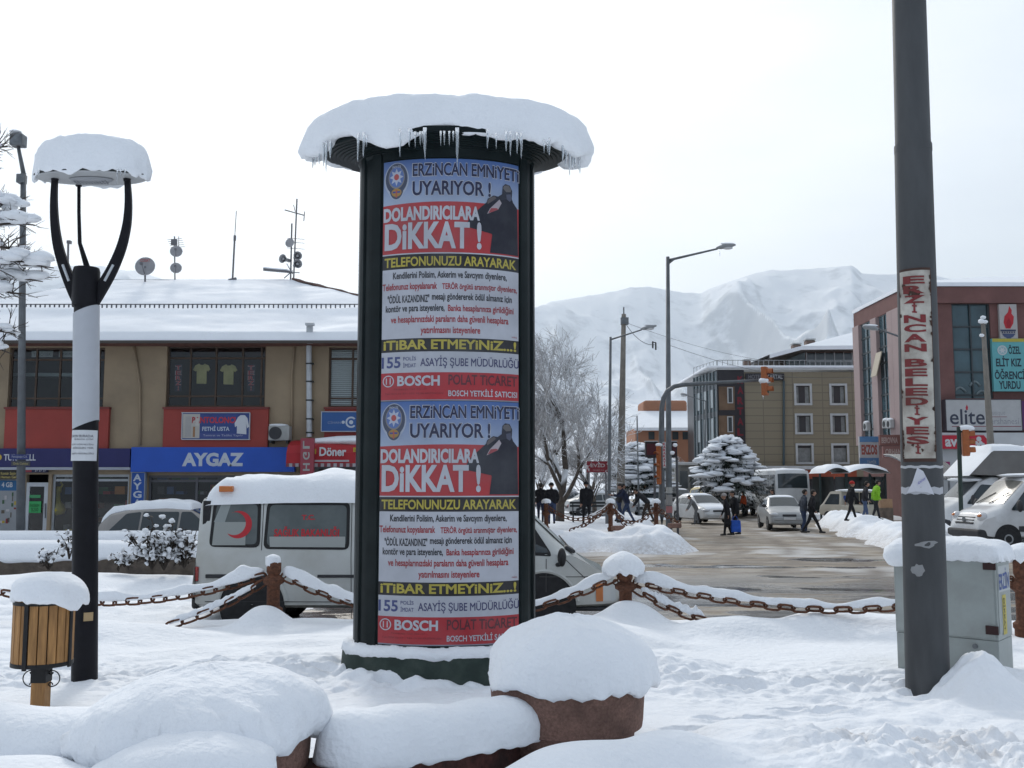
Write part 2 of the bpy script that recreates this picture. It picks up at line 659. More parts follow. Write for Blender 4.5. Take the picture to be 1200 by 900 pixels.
def lump_cap(mb, c, R, h, under=0.12, n=48, seed=0, amp=0.05, bamp=0.06, freq=1.6, flatpow=2.6, ell=1.0, lip=None):
 """thick pillow of snow: round in plan, bulging rim, ragged lower edge"""
 prof = []
 for t in np.linspace(0, 1, 14 if n < 60 else 26):
  r = t
  z = (1 - t ** flatpow) ** (1 / 2.2)
  prof.append((r * R, z * h))
 prof += [(R * 1.0, -under * 0.45), (R * 0.975, -under * 0.9), (R * 0.90, -under), (R * 0.6, -under * 0.6)]
 if lip:
  prof[-3:] = [(R * (1 - (1 - lip) * .1), -under * 0.9), (R * (1 - (1 - lip) * .4), -under), (R * (1 - (1 - lip) * .8), -under * 0.6), (R * lip, 0.0)]
 def rf(r, z, a, j):
  ca, sa = math.cos(a), math.sin(a)
  k = 1 + amp * 2 * float(fbm(np.array(ca * freq + seed), np.array(sa * freq - seed * 2 + z * 1.5), 3, seed))
  zz = z
  if z > 0:
   zz = z * (1 + 0.14 * float(vn(np.array(r * ca * 2.2 + seed), np.array(r * sa * 2.2), seed + 4)))
  else:
   zz = z + bamp * (float(vn(np.array(a * 3.2), np.array(seed * 1.0), seed)) + 0.6 * float(vn(np.array(a * 8.0), np.array(seed + 9.0), seed)) )
  return r * k, zz
 mb.smooth = True
 s0 = len(mb.v)
 if freq >= 1.0 and R > 0.3:
  rf = roughen(rf, seed)
 mb.lathe(prof[1:], (0, 0, 0), n, rfun=rf)
 for i in range(s0, len(mb.v)):
  x, y, z = mb.v[i]
  mb.v[i] = (c[0] + x, c[1] + y * ell, c[2] + z)
 return mb
# ground, road, pavements, hills
def road_mat():
 m = bpy.data.materials.new('slushy_road')
 m.use_nodes = True
 nt = m.node_tree
 p = nt.nodes['Principled BSDF']
 tc = nt.nodes.new('ShaderNodeTexCoord')
 def mapping(scale, rot=0.0):
  mp = nt.nodes.new('ShaderNodeMapping')
  mp.inputs['Scale'].default_value = scale
  mp.inputs['Rotation'].default_value = (0, 0, rot)
  nt.links.new(tc.outputs['Object'], mp.inputs[0])
  return mp.outputs[0]
 def noise(vec, scale, detail, lo, hi, o0=0.0, o1=1.0, dist=0.0):
  n = nt.nodes.new('ShaderNodeTexNoise')
  n.inputs['Scale'].default_value = scale
  n.inputs['Detail'].default_value = detail
  n.inputs['Roughness'].default_value = 0.62
  n.inputs['Distortion'].default_value = dist
  nt.links.new(vec, n.inputs['Vector'])
  r = nt.nodes.new('ShaderNodeMapRange')
  r.inputs[1].default_value = lo
  r.inputs[2].default_value = hi
  r.inputs[3].default_value = o0
  r.inputs[4].default_value = o1
  nt.links.new(n.outputs['Fac'], r.inputs[0])
  return r.outputs[0]
 def mix(f, a, b):
  x = nt.nodes.new('ShaderNodeMix')
  x.data_type = 'RGBA'
  nt.links.new(f, x.inputs[0])
  for s, q in ((6, a), (7, b)):
   if isinstance(q, tuple):
    x.inputs[s].default_value = (*q, 1)
   else:
    nt.links.new(q, x.inputs[s])
  return x.outputs[2]
 def math2(op, a, b):
  x = nt.nodes.new('ShaderNodeMath')
  x.operation = op
  x.use_clamp = True
  for i, q in enumerate((a, b)):
   if isinstance(q, (int, float)):
    x.inputs[i].default_value = q
   else:
    nt.links.new(q, x.inputs[i])
  return x.outputs[0]
 slush = noise(mapping((0.5, 0.8, 1)), 0.9, 9, 0.36, 0.66, dist=0.8)
 tracks = noise(mapping((0.22, 1.5, 1), RAD(-7)), 1.0, 8, 0.42, 0.62, dist=1.2)
 tracks2 = noise(mapping((0.4, 1.3, 1), RAD(16)), 0.8, 7, 0.45, 0.64, dist=1.5)
 fine = noise(mapping((1, 1, 1)), 11, 6, 0.3, 0.7)
 c1 = mix(slush, (0.18, 0.135, 0.085), (0.41, 0.345, 0.26))
 c2 = mix(math2('MULTIPLY', tracks, 0.75), c1, (0.15, 0.12, 0.095))
 c3 = mix(math2('MULTIPLY', tracks2, 0.5), c2, (0.5, 0.48, 0.45))
 c4 = mix(math2('MULTIPLY', fine, 0.35), c3, (0.17, 0.15, 0.125))
 sx = nt.nodes.new('ShaderNodeSeparateXYZ')
 nt.links.new(tc.outputs['Object'], sx.inputs[0])
 r = nt.nodes.new('ShaderNodeMapRange')
 r.inputs[1].default_value = 25.5
 r.inputs[2].default_value = 19.0
 nt.links.new(sx.outputs['Y'], r.inputs[0])
 wn_ = noise(mapping((0.3, 0.75, 1), RAD(-6)), 1.1, 7, 0.38, 0.50, dist=0.8)
 at = nt.nodes.new('ShaderNodeAttribute')
 at.attribute_name = 'wet'
 a2 = nt.nodes.new('ShaderNodeAttribute')
 a2.attribute_name = 'trk'
 a3 = nt.nodes.new('ShaderNodeAttribute')
 a3.attribute_name = 'sno'
 c4 = mix(math2('MULTIPLY', a2.outputs['Fac'], 0.7), c4, (0.12, 0.095, 0.075))
 c4 = mix(math2('MULTIPLY', a3.outputs['Fac'], 0.85), c4, (0.62, 0.62, 0.62))
 wet = math2('MAXIMUM', math2('MULTIPLY', r.outputs[0], math2('MULTIPLY', wn_, 0.92)), at.outputs['Fac'])
 c5 = mix(wet, c4, (0.06, 0.058, 0.058))
 nt.links.new(c5, p.inputs['Base Color'])
 ro = nt.nodes.new('ShaderNodeMapRange')
 ro.inputs[3].default_value = 0.7
 ro.inputs[4].default_value = 0.07
 nt.links.new(wet, ro.inputs[0])
 nt.links.new(ro.outputs[0], p.inputs['Roughness'])
 b = nt.nodes.new('ShaderNodeBump')
 b.inputs['Distance'].default_value = 0.05
 st = math2('SUBTRACT', 0.75, math2('MULTIPLY', wet, 0.68))
 nt.links.new(st, b.inputs['Strength'])
 nt.links.new(math2('ADD', math2('MULTIPLY', tracks, 0.5), math2('MULTIPLY', fine, 0.5)), b.inputs['Height'])
 nt.links.new(b.outputs[0], p.inputs['Normal'])
 return m
def field(name, x0, x1, y0, y1, nx, ny, fun, mat, kind='structure', ypow=1.0):
 xs = np.linspace(x0, x1, nx)
 ys = y0 + (y1 - y0) * np.linspace(0, 1, ny) ** ypow
 X, Y = np.meshgrid(xs, ys)
 r = fun(X, Y)
 Z, D = r if isinstance(r, tuple) else (r, np.zeros_like(X))
 o = grid_obj(name, X, Y, Z, mat, D)
 o['kind'] = kind
 return o
mb = MB()
mb.add([(-9000, -60, -0.35), (9000, -60, -0.35), (9000, 9000, -0.35), (-9000, 9000, -0.35)], [(0, 1, 2, 3)])
tag(mb.build('ground', snow_mat('plain_snow', 0.0)), kind='structure')
def road_h(X, Y):
 far = sst(24, 14, Y)
 rut = fbm(X * 0.22 + 0.25 * fbm(X * 0.3, Y * 0.3, 2, 4), Y * 1.1 - 0.12 * X, 4, 5)
 lump = fbm(X * 1.1, Y * 1.3, 4, 9)
 return 0.06 * rut * (1 - 0.8 * far) + 0.05 * np.clip(lump, -0.2, 1) * (1 - 0.9 * far) - 0.02
rd_ = field('road', -45, 70, 11.5, 130, 800, 800, road_h, road_mat(), ypow=1.5)
rx_ = np.linspace(-45, 70, 800)
ry_ = 11.5 + 118.5 * np.linspace(0, 1, 800) ** 1.5
RX, RYY = np.meshgrid(rx_, ry_)
wig = 0.5 * fbm(RX * 0.8, RYY * 0.8, 3, 401)
wet_ = np.zeros_like(RX)
for u, v, hl, hw in ((905, 664, 2.6, 0.45), (960, 676, 2.0, 0.3), (845, 690, 0.8, 0.5), (800, 662, 1.3, 0.5), (1010, 690, 1.6, 0.35), (880, 708, 1.4, 0.3), (760, 700, 0.9, 0.7), (985, 655, 1.5, 0.5), (940, 722, 1.8, 0.25), (720, 672, 1.0, 0.5)):
 c = G(u, v, 0)
 d = ((RX - c.x) / hl) ** 2 + ((RYY - c.y + 0.12 * (RX - c.x)) / hw) ** 2 + wig * 1.6
 wet_ = np.maximum(wet_, sst(1.0, 0.75, d))
trk_ = np.zeros_like(RX)
for k, (x0, bend, off) in enumerate(((8.2, 0.9, 0), (9.7, 0.9, 0), (11.0, 0.55, 2), (12.4, 0.55, 2), (6.5, 1.5, 3), (8.0, 1.5, 3))):
 cx = x0 + 0.10 * (RYY - 35) - bend * 9.0 * np.exp(-(RYY - 15) / 7.0) + 0.4 * wig
 trk_ = np.maximum(trk_, np.exp(-((RX - cx) / 0.28) ** 2) * (0.55 + 0.45 * sst(0.0, 0.3, wig)))
for y0, sl in ((21.5, 0.02), (23.2, 0.02), (26.5, -0.05), (28.2, -0.05), (18.6, 0.06), (17.0, 0.06)):
 cy = y0 + sl * RX + 0.35 * wig
 trk_ = np.maximum(trk_, 0.8 * np.exp(-((RYY - cy) / 0.22) ** 2))
sno_ = sst(0.10, 0.45, fbm(RX * 0.35, RYY * 0.5, 5, 411)) * 0.75 * sst(17, 24, RYY) * (1 - trk_)
sno_ = np.maximum(sno_, 0.8 * sst(0.0, 0.35, fbm(RX * 0.6, RYY * 0.9, 4, 415)) * sst(2.0, 0.4, np.abs(RYY - 29.2 + 0.4 * wig)))
for nm_, ar in (('wet', wet_), ('trk', np.clip(trk_, 0, 1)), ('sno', np.clip(sno_, 0, 1))):
 at_ = rd_.data.attributes.new(nm_, 'FLOAT', 'POINT')
 at_.data.foreach_set('value', ar.ravel().astype(np.float32))
MOUNDS = []   # (x, y, sx, sy, h)
def mnd(u, v, z, su, sv, h, D=None):
 p = W(u, v, D) if D else G(u, v, z)
 MOUNDS.append((p.x, p.y, su, sv, h))
def pave_base(X, Y):
 z = 0.35 + 0.055 * fbm(X * 0.55, Y * 0.8, 4, 21)
 ridge = np.exp(-((Y - 11.75 - 0.25 * np.sin(X * 0.7)) / 0.55) ** 2)
 z = z + ridge * (0.02 + 0.20 * np.clip(fbm(X * 0.75 + 3, Y * 0.5, 3, 33) + 0.1, 0, 1))
 r2 = np.exp(-((Y - 10.7) / 0.5) ** 2)
 z = z + r2 * 0.16 * np.clip(fbm(X * 0.8, Y * 1.1, 3, 57) + 0.12, 0, 1)
 path = np.exp(-((Y - 9.0 + 0.05 * X) / 0.75) ** 2)
 z = z - 0.05 * path + path * (0.06 * vn(X * 4.5, Y * 6.5, 71) + 0.055 * vn(X * 9, Y * 11, 72) + 0.03 * vn(X * 18, Y * 20, 73) + 0.05 * np.abs(vn(X * 2.6, Y * 3.4, 75)))
 right = sst(0.8, 2.0, X) * sst(9.6, 8.0, Y)
 z = z + right * (0.06 * vn(X * 3.4, Y * 4.2, 81) + 0.035 * vn(X * 7, Y * 9, 82))
 return z
for q in [(-1.05, 9.0, .5, .35, .10), (-2.2, 9.4, .9, .5, .12), (1.35, 9.6, .5, .5, .13), (1.0, 11.2, .5, .45, .10),
  (-3.2, 6.3, .9, .55, .14), (-2.35, 6.45, .42, .4, .20),
  (0.30, 5.35, .42, .30, .34), (0.85, 5.70, .40, .36, .30), (1.45, 6.30, .42, .5, .20), (-0.25, 5.05, .5, .25, .22),
  (0.5, 4.85, .5, .28, .2), (1.75, 5.6, .5, .4, .16), (2.5, 6.9, .5, .3, .07), (-2.9, 5.5, 1.0, .5, .22), (-2.1, 5.15, .5, .3, .2),
  (-2.93, 12.0, .30, .30, .24), (1.42, 12.0, .36, .30, .22),
  (-4.3, 11.2, .9, .5, .14), (2.6, 11.5, .7, .4, .16), (3.6, 11.7, .5, .4, .16), (4.6, 11.3, .8, .5, .10),
  (3.75, 8.2, .27, .3, .34), (4.15, 8.75, .5, .3, .12), (3.3, 8.75, .4, .3, .05)]:
 MOUNDS.append(q)
def pave_h(X, Y):
 z = pave_base(X, Y)
 for x, y, sx, sy, h in MOUNDS:
  d = ((X - x) / sx) ** 2 + ((Y - y) / sy) ** 2
  z = z + h * np.exp(-d ** 1.25)
 cx, cy = 2.75, 5.9
 d = ((X - cx) / 1.15) ** 2 + ((Y - cy) / 0.75) ** 2
 k = np.exp(-d ** 2)
 clod = 0.10 * np.abs(vn(X * 5, Y * 5, 91)) + 0.09 * np.abs(vn(X * 11, Y * 11, 92)) + 0.05 * np.abs(vn(X * 23, Y * 23, 93))
 z = z + k * (0.05 + clod * 1.7)
 edge = sst(13.2, 12.55, Y + 0.25 * fbm(X * 0.9, Y, 3, 41))
 z = z * edge - 0.12 * (1 - edge)
 for i in range(34):
  fx = -4.6 + 0.36 * i if i < 24 else 1.2 + 0.30 * (i - 24)
  fy = (9.05 - 0.05 * fx + (0.13 if i % 2 else -0.13) + 0.2 * math.sin(i * 1.7)) if i < 24 else 7.2 + 0.14 * (i - 24) + (0.12 if i % 2 else -0.12)
  d = ((X - fx) / 0.155) ** 2 + ((Y - fy) / 0.075) ** 2
  z = z - 0.075 * np.exp(-d ** 2) + 0.025 * np.exp(-(d - 1.6) ** 2 * 2.5)
 dirt = k * np.clip(0.35 + 1.3 * vn(X * 4, Y * 4, 95) + 0.6 * (clod * 6 - 0.5), 0, 1) * 0.8
 dirt = dirt + 0.55 * sst(12.3, 12.75, Y) * (X > 0.8)
 return z, np.clip(dirt, 0, 1)
xs = np.concatenate([np.linspace(-14, -5.6, 90)[:-1], np.linspace(-5.6, 6.2, 560)[:-1], np.linspace(6.2, 15, 80)])
ys = np.concatenate([np.linspace(2.2, 4.6, 30)[:-1], np.linspace(4.6, 9.9, 300)[:-1], np.linspace(9.9, 13.1, 120)])
X, Y = np.meshgrid(xs, ys)
Z, D = pave_h(X, Y)
tag(grid_obj('pavement_snow', X, Y, Z, SNOW_G, D), kind='structure')
def ground_z(x, y):
 return float(pave_h(np.array([[x]]), np.array([[y]]))[0][0, 0])
def verge_h(X, Y):
 z = 0.10 + 0.10 * fbm(X * 0.5, Y * 0.7, 4, 101) + 0.30 * np.exp(-((Y - 18.2) / 1.5) ** 2)
 z = z + sst(14.2, 15.2, Y) * sst(18, 16.2, Y) * (0.18 * np.abs(vn(X * 2.2, Y * 2.6, 103)) + 0.10 * np.abs(vn(X * 5, Y * 5, 104)))
 e = sst(13.4, 14.6, Y + 0.3 * fbm(X, Y, 2, 9)) * sst(-2.4, -4.6, X + 0.02 * (Y - 16)) * sst(29.9, 29.2, Y)
 return z * e - 0.2 * (1 - e), np.zeros_like(X)
field('verge_snow', -34, -2.2, 13.2, 30.0, 420, 260, verge_h, SNOW_G)
def island_left(X, Y):
 w = 0.8 * fbm(X * 0.5, Y * 0.4, 3, 111)
 sx = sst(6.1, 4.6, X - 0.07 * (Y - 30) + w * 0.6)
 sy = sst(29.4, 31.0, Y + w)
 e = sx * sy
 bank = np.exp(-((Y - 31.6 + w) / 1.0) ** 2) + np.exp(-((X - 4.6 - 0.07 * (Y - 30) + w) / 0.8) ** 2)
 z = 0.30 + 0.12 * fbm(X * 0.4, Y * 0.4, 4, 113) + np.clip(bank, 0, 1.2) * (0.22 + 0.28 * fbm(X * 1.3, Y * 1.3, 4, 115))
 z = z - 0.2 * sst(36, 46, Y)
 dirt = np.clip((1 - e) * 1.3, 0, 1) * 0.75
 return z * e - 0.2 * (1 - e), dirt
field('traffic_island_snow', -26, 9, 28.5, 66, 330, 340, island_left, SNOW_G, ypow=1.3)
def island_right(X, Y):
 w = 0.9 * fbm(X * 0.4, Y * 0.4, 3, 121)
 edge_x = 11.6 + 0.17 * (Y - 31)
 sx = sst(edge_x - 0.4, edge_x + 1.0, X + w * 0.7) * sst(60, 55, X)
 sy = sst(30.6, 32.4, Y + 0.5 * w + 0.12 * np.maximum(0, 13 - X)) * sst(52, 50, Y)
 e = sx * sy
 near = np.exp(-((Y - 33.2 + w) / 1.5) ** 2) + np.exp(-((X - edge_x - 1.3 + w) / 1.0) ** 2)
 z = 0.28 + 0.13 * fbm(X * 0.5, Y * 0.5, 4, 123) + np.clip(near, 0, 1.2) * (0.28 + 0.3 * fbm(X * 1.2, Y * 1.2, 4, 125))
 z = z * np.where(X > 17, 0.35, 1.0)
 dirt = np.clip((1 - e) * 1.4, 0, 1) * 0.75
 return z * e - 0.2 * (1 - e), dirt
field('corner_snow_bank', 9.5, 60, 29.5, 53, 400, 260, island_right, SNOW_G)
def far_snow(X, Y):
 e = sst(56, 58, Y) * (1 - sst(8.6, 9.4, X) * sst(17.5, 16.5, X))
 z = 0.16 + 0.12 * fbm(X * 0.3, Y * 0.3, 4, 131)
 return z * e - 0.2 * (1 - e), np.zeros_like(X)
field('far_street_snow', -40, 75, 54, 128, 300, 150, far_snow, SNOW_G)
# the snowy mountain range
SKY = [(-900, 352), (-500, 340), (-250, 332), (-60, 322), (30, 316), (70, 313), (110, 314), (150, 322), (220, 335), (330, 342), (430, 352), (560, 364),
 (630, 365), (660, 357), (700, 346), (740, 337), (762, 334), (790, 339), (825, 346), (850, 338), (880, 326), (905, 319),
 (940, 317), (975, 317), (1005, 310), (1016, 318), (1050, 318), (1100, 322), (1200, 326), (1400, 338), (1700, 350), (2200, 372)]
def mountains():
 su = np.array([q[0] for q in SKY], float)
 sv = np.array([q[1] for q in SKY], float)
 nu, nr = 1300, 420
 us = np.linspace(-900, 2200, nu)
 R0, R1 = 2300.0, 6600.0
 rs = np.linspace(0, 1, nr)
 U, T = np.meshgrid(us, rs)
 az = (U - 600) / FPX
 Yd = R0 + (R1 - R0) * T
 crest = 4600.0 + 500 * np.sin(az * 3.1 + 0.4)
 skyv = np.interp(U, su, sv)
 Hc = (HORV - skyv) / FPX * crest * 1.012 + CAMZ
 X = az * Yd
 t = np.clip((Yd - R0) / (crest - R0), 0, None)
 up = np.where(t < 1, t ** 1.25, np.maximum(0, 1 - 1.1 * (t - 1)))
 warp = 0.35 * fbm(X / 1500, Yd / 1500, 3, 201)
 crestl = lambda a, b, sd: 1 - 2 * np.abs(vn(a, b, sd))
 def spurs(w, stretch, sd, lean):
  a = X / w + warp * 2.2 + Yd * lean
  return crestl(a, Yd / (w * stretch) + warp, sd)
 r1 = spurs(620, 3.2, 203, 1 / 2600) ** 1.6
 r2 = spurs(250, 2.8, 205, -1 / 1500) ** 1.5
 r3 = spurs(105, 2.4, 209, 1 / 1900) ** 1.4
 r4 = spurs(46, 2.2, 211, -1 / 2300)
 rid3 = fbm(X / 150, Yd / 260, 4, 207)
 env = np.clip(4 * t * (1 - 0.97 * np.clip(t, 0, 1)), 0, 1) * np.clip(t, 0, 1) ** 0.4
 Zm = Hc * up + env * Hc * (0.30 * (r1 - 0.6) + 0.13 * (r2 - 0.55) * (0.5 + r1) + 0.055 * (r3 - 0.5) * (0.6 + 0.6 * r2)) + env * (11 * (r4 - 0.5) + 28 * rid3)
 Zm = Zm - 3 * (T < 0.004)
 return X, Yd, Zm
def mountain_mat():
 m = bpy.data.materials.new('mountain_snow')
 m.use_nodes = True
 nt = m.node_tree
 p = nt.nodes['Principled BSDF']
 p.inputs['Roughness'].default_value = 0.85
 p.inputs['Specular IOR Level'].default_value = 0.1
 tc = nt.nodes.new('ShaderNodeTexCoord')
 g = nt.nodes.new('ShaderNodeNewGeometry')
 sx = nt.nodes.new('ShaderNodeSeparateXYZ')
 nt.links.new(g.outputs['Normal'], sx.inputs[0])
 n = nt.nodes.new('ShaderNodeTexNoise')
 n.inputs['Scale'].default_value = 0.009
 n.inputs['Detail'].default_value = 9
 n.inputs['Roughness'].default_value = 0.68
 nt.links.new(tc.outputs['Object'], n.inputs['Vector'])
 a = nt.nodes.new('ShaderNodeMath')
 a.operation = 'MULTIPLY_ADD'
 a.inputs[1].default_value = 1.1
 nt.links.new(n.outputs['Fac'], a.inputs[0])
 b = nt.nodes.new('ShaderNodeMath')
 b.operation = 'SUBTRACT'
 b.inputs[0].default_value = 0.55
 nt.links.new(sx.outputs['Z'], b.inputs[1])
 nt.links.new(b.outputs[0], a.inputs[2])
 r = nt.nodes.new('ShaderNodeMapRange')
 r.inputs[1].default_value = 0.30
 r.inputs[2].default_value = 0.52
 r.inputs[4].default_value = 0.42
 nt.links.new(a.outputs[0], r.inputs[0])
 x = nt.nodes.new('ShaderNodeMix')
 x.data_type = 'RGBA'
 nt.links.new(r.outputs[0], x.inputs[0])
 x.inputs[6].default_value = (0.92, 0.94, 0.97, 1)
 x.inputs[7].default_value = (0.34, 0.36, 0.38, 1)
 nt.links.new(x.outputs[2], p.inputs['Base Color'])
 return m
X, Y, Z = mountains()
o = grid_obj('mountains', X, Y, Z, mountain_mat())
tag(o, kind='structure')
# the winter air between here and the mountains
mb = MB()
mb.b2(-7800, 7800, -50, 8200, -1.4, 1500)
hm = bpy.data.materials.new('haze_air')
hm.use_nodes = True
nt = hm.node_tree
for n in list(nt.nodes):
 nt.nodes.remove(n)
ho = nt.nodes.new('ShaderNodeOutputMaterial')
hv = nt.nodes.new('ShaderNodeVolumePrincipled')
hv.inputs['Color'].default_value = (0.79, 0.90, 1.0, 1)
hv.inputs['Density'].default_value = 8.5e-5
hv.inputs['Anisotropy'].default_value = 0.55
nt.links.new(hv.outputs[0], ho.inputs['Volume'])
tag(mb.build('haze', hm), kind='stuff')
# advertising column
CX, CY, CR = WX(521.5, 500, 9.39), 9.72, 0.835
YS = 0.62
CYF = 9.39
SQ[0] = (CY, CYF, YS)
GREEN = M('column_enamel', (0.005, 0.010, 0.011), 0.34, 0.0, 0.16, ns=5, na=0.2, dirt=(0.02, 0.026, 0.026), dscale=2.5, damt=0.3)
GREEN2 = M('plinth_green', (0.016, 0.033, 0.026), 0.6, 0.0, 0.4, ns=5, na=0.3, dirt=(0.06, 0.07, 0.06), dscale=5, damt=0.5)
col = thing('advertising_column', 'tall round dark green advertising column pasted with two identical police warning posters', 'advertising column', (CX, CYF, 0.15))
YF = CYF - CR * YS
zb, zt = WZ(790, YF), WZ(178, YF)
mb = MB()
mb.smooth = True
mb.lathe([(CR, zb - 0.3), (CR, zt + 0.35)], (CX, CY, 0), 96)
mb.build('drum', GREEN, col, sharp=40)
mb = MB()
R2 = 0.93
zp = WZ(770, CYF - R2 * YS)
mb.lathe([(R2 + 0.04, 0.05), (R2, zp - 0.02), (R2 - 0.02, zp), (CR + 0.004, zp + 0.003)], (CX, CY, 0), 96)
mb.build('plinth', GREEN2, col, sharp=30)
def ang(u):
 """angle round the drum (0 = towards the lens) that the photo shows at column u"""
 a = (u - 600.0) / FPX
 b = CR * YS
 A = (a / CR) ** 2 + 1 / b ** 2
 B = -2 * (a * CX / CR ** 2 + CYF / b ** 2)
 C = (CX / CR) ** 2 + (CYF / b) ** 2 - 1
 y = (-B - math.sqrt(max(B * B - 4 * A * C, 0))) / (2 * A)
 return math.atan2((a * y - CX) / CR, (CYF - y) / b)
def cyl(an, z, r):
 return (CX + r * math.sin(an), CY - r * math.cos(an), z)
def strip(a0, a1, z0, z1, r0, r1, n=6):
 m_ = MB()
 m_.smooth = True
 vs = []
 for i in range(n + 1):
  a = a0 + (a1 - a0) * i / n
  vs += [cyl(a, z0, r0), cyl(a, z0, r1), cyl(a, z1, r1), cyl(a, z1, r0)]
 fs = []
 for i in range(n):
  for k in range(4):
   fs.append((i * 4 + k, i * 4 + (k + 1) % 4, i * 4 + 4 + (k + 1) % 4, i * 4 + 4 + k))
 fs += [(3, 2, 1, 0), tuple(range(n * 4, n * 4 + 4))]
 m_.add(vs, fs)
 return m_
PU0, PU1 = 446.5, 607.0
A0, A1 = ang(PU0), ang(PU1)
zP = [WZ(188, YF + 0.05), WZ(470, YF + 0.05), WZ(756, YF + 0.05)]
for a in (A0 - 0.10, A1 + 0.10):
 strip(a - 0.07, a + 0.07, zb - 0.05, zt + 0.3, CR - 0.01, CR + 0.022, 4).build('frame_post', GREEN, col, sharp=40)
for a in (A0 - 0.42, A1 + 0.42, math.pi):
 strip(a - 0.05, a + 0.05, zb - 0.05, zt + 0.3, CR - 0.01, CR + 0.02, 4).build('frame_post', GREEN, col, sharp=40)
strip(A0, A1, zP[2] - 0.10, zP[2] - 0.012, CR - 0.01, CR + 0.016, 30).build('frame_rail', GREEN, col, sharp=40)
strip(A0, A1, zP[0] + 0.012, zP[0] + 0.1, CR - 0.01, CR + 0.016, 30).build('frame_rail', GREEN, col, sharp=40)
zc0, zc1 = 5.10, 5.185
mb = MB()
mb.smooth = True
prof = [(CR + 0.0, zt + 0.0)]
steps = 9
prof = [(CR - 0.01, zc0 - 0.04)]
for i in range(steps):
 t = i / (steps - 1)
 r = CR + 0.03 + (1.165 - CR - 0.03) * t
 z = zc0 + (zc1 - zc0) * (t ** 0.9)
 prof += [(r - 0.012, z + 0.0), (r + 0.014, z + 0.004), (r + 0.016, z + 0.012)]
prof += [(1.185, zc1 + 0.03), (1.17, zc1 + 0.06), (0.4, zc1 + 0.07)]
mb.lathe(prof, (CX, CY, 0), 96)
mb.build('crown', GREEN, col, sharp=35)
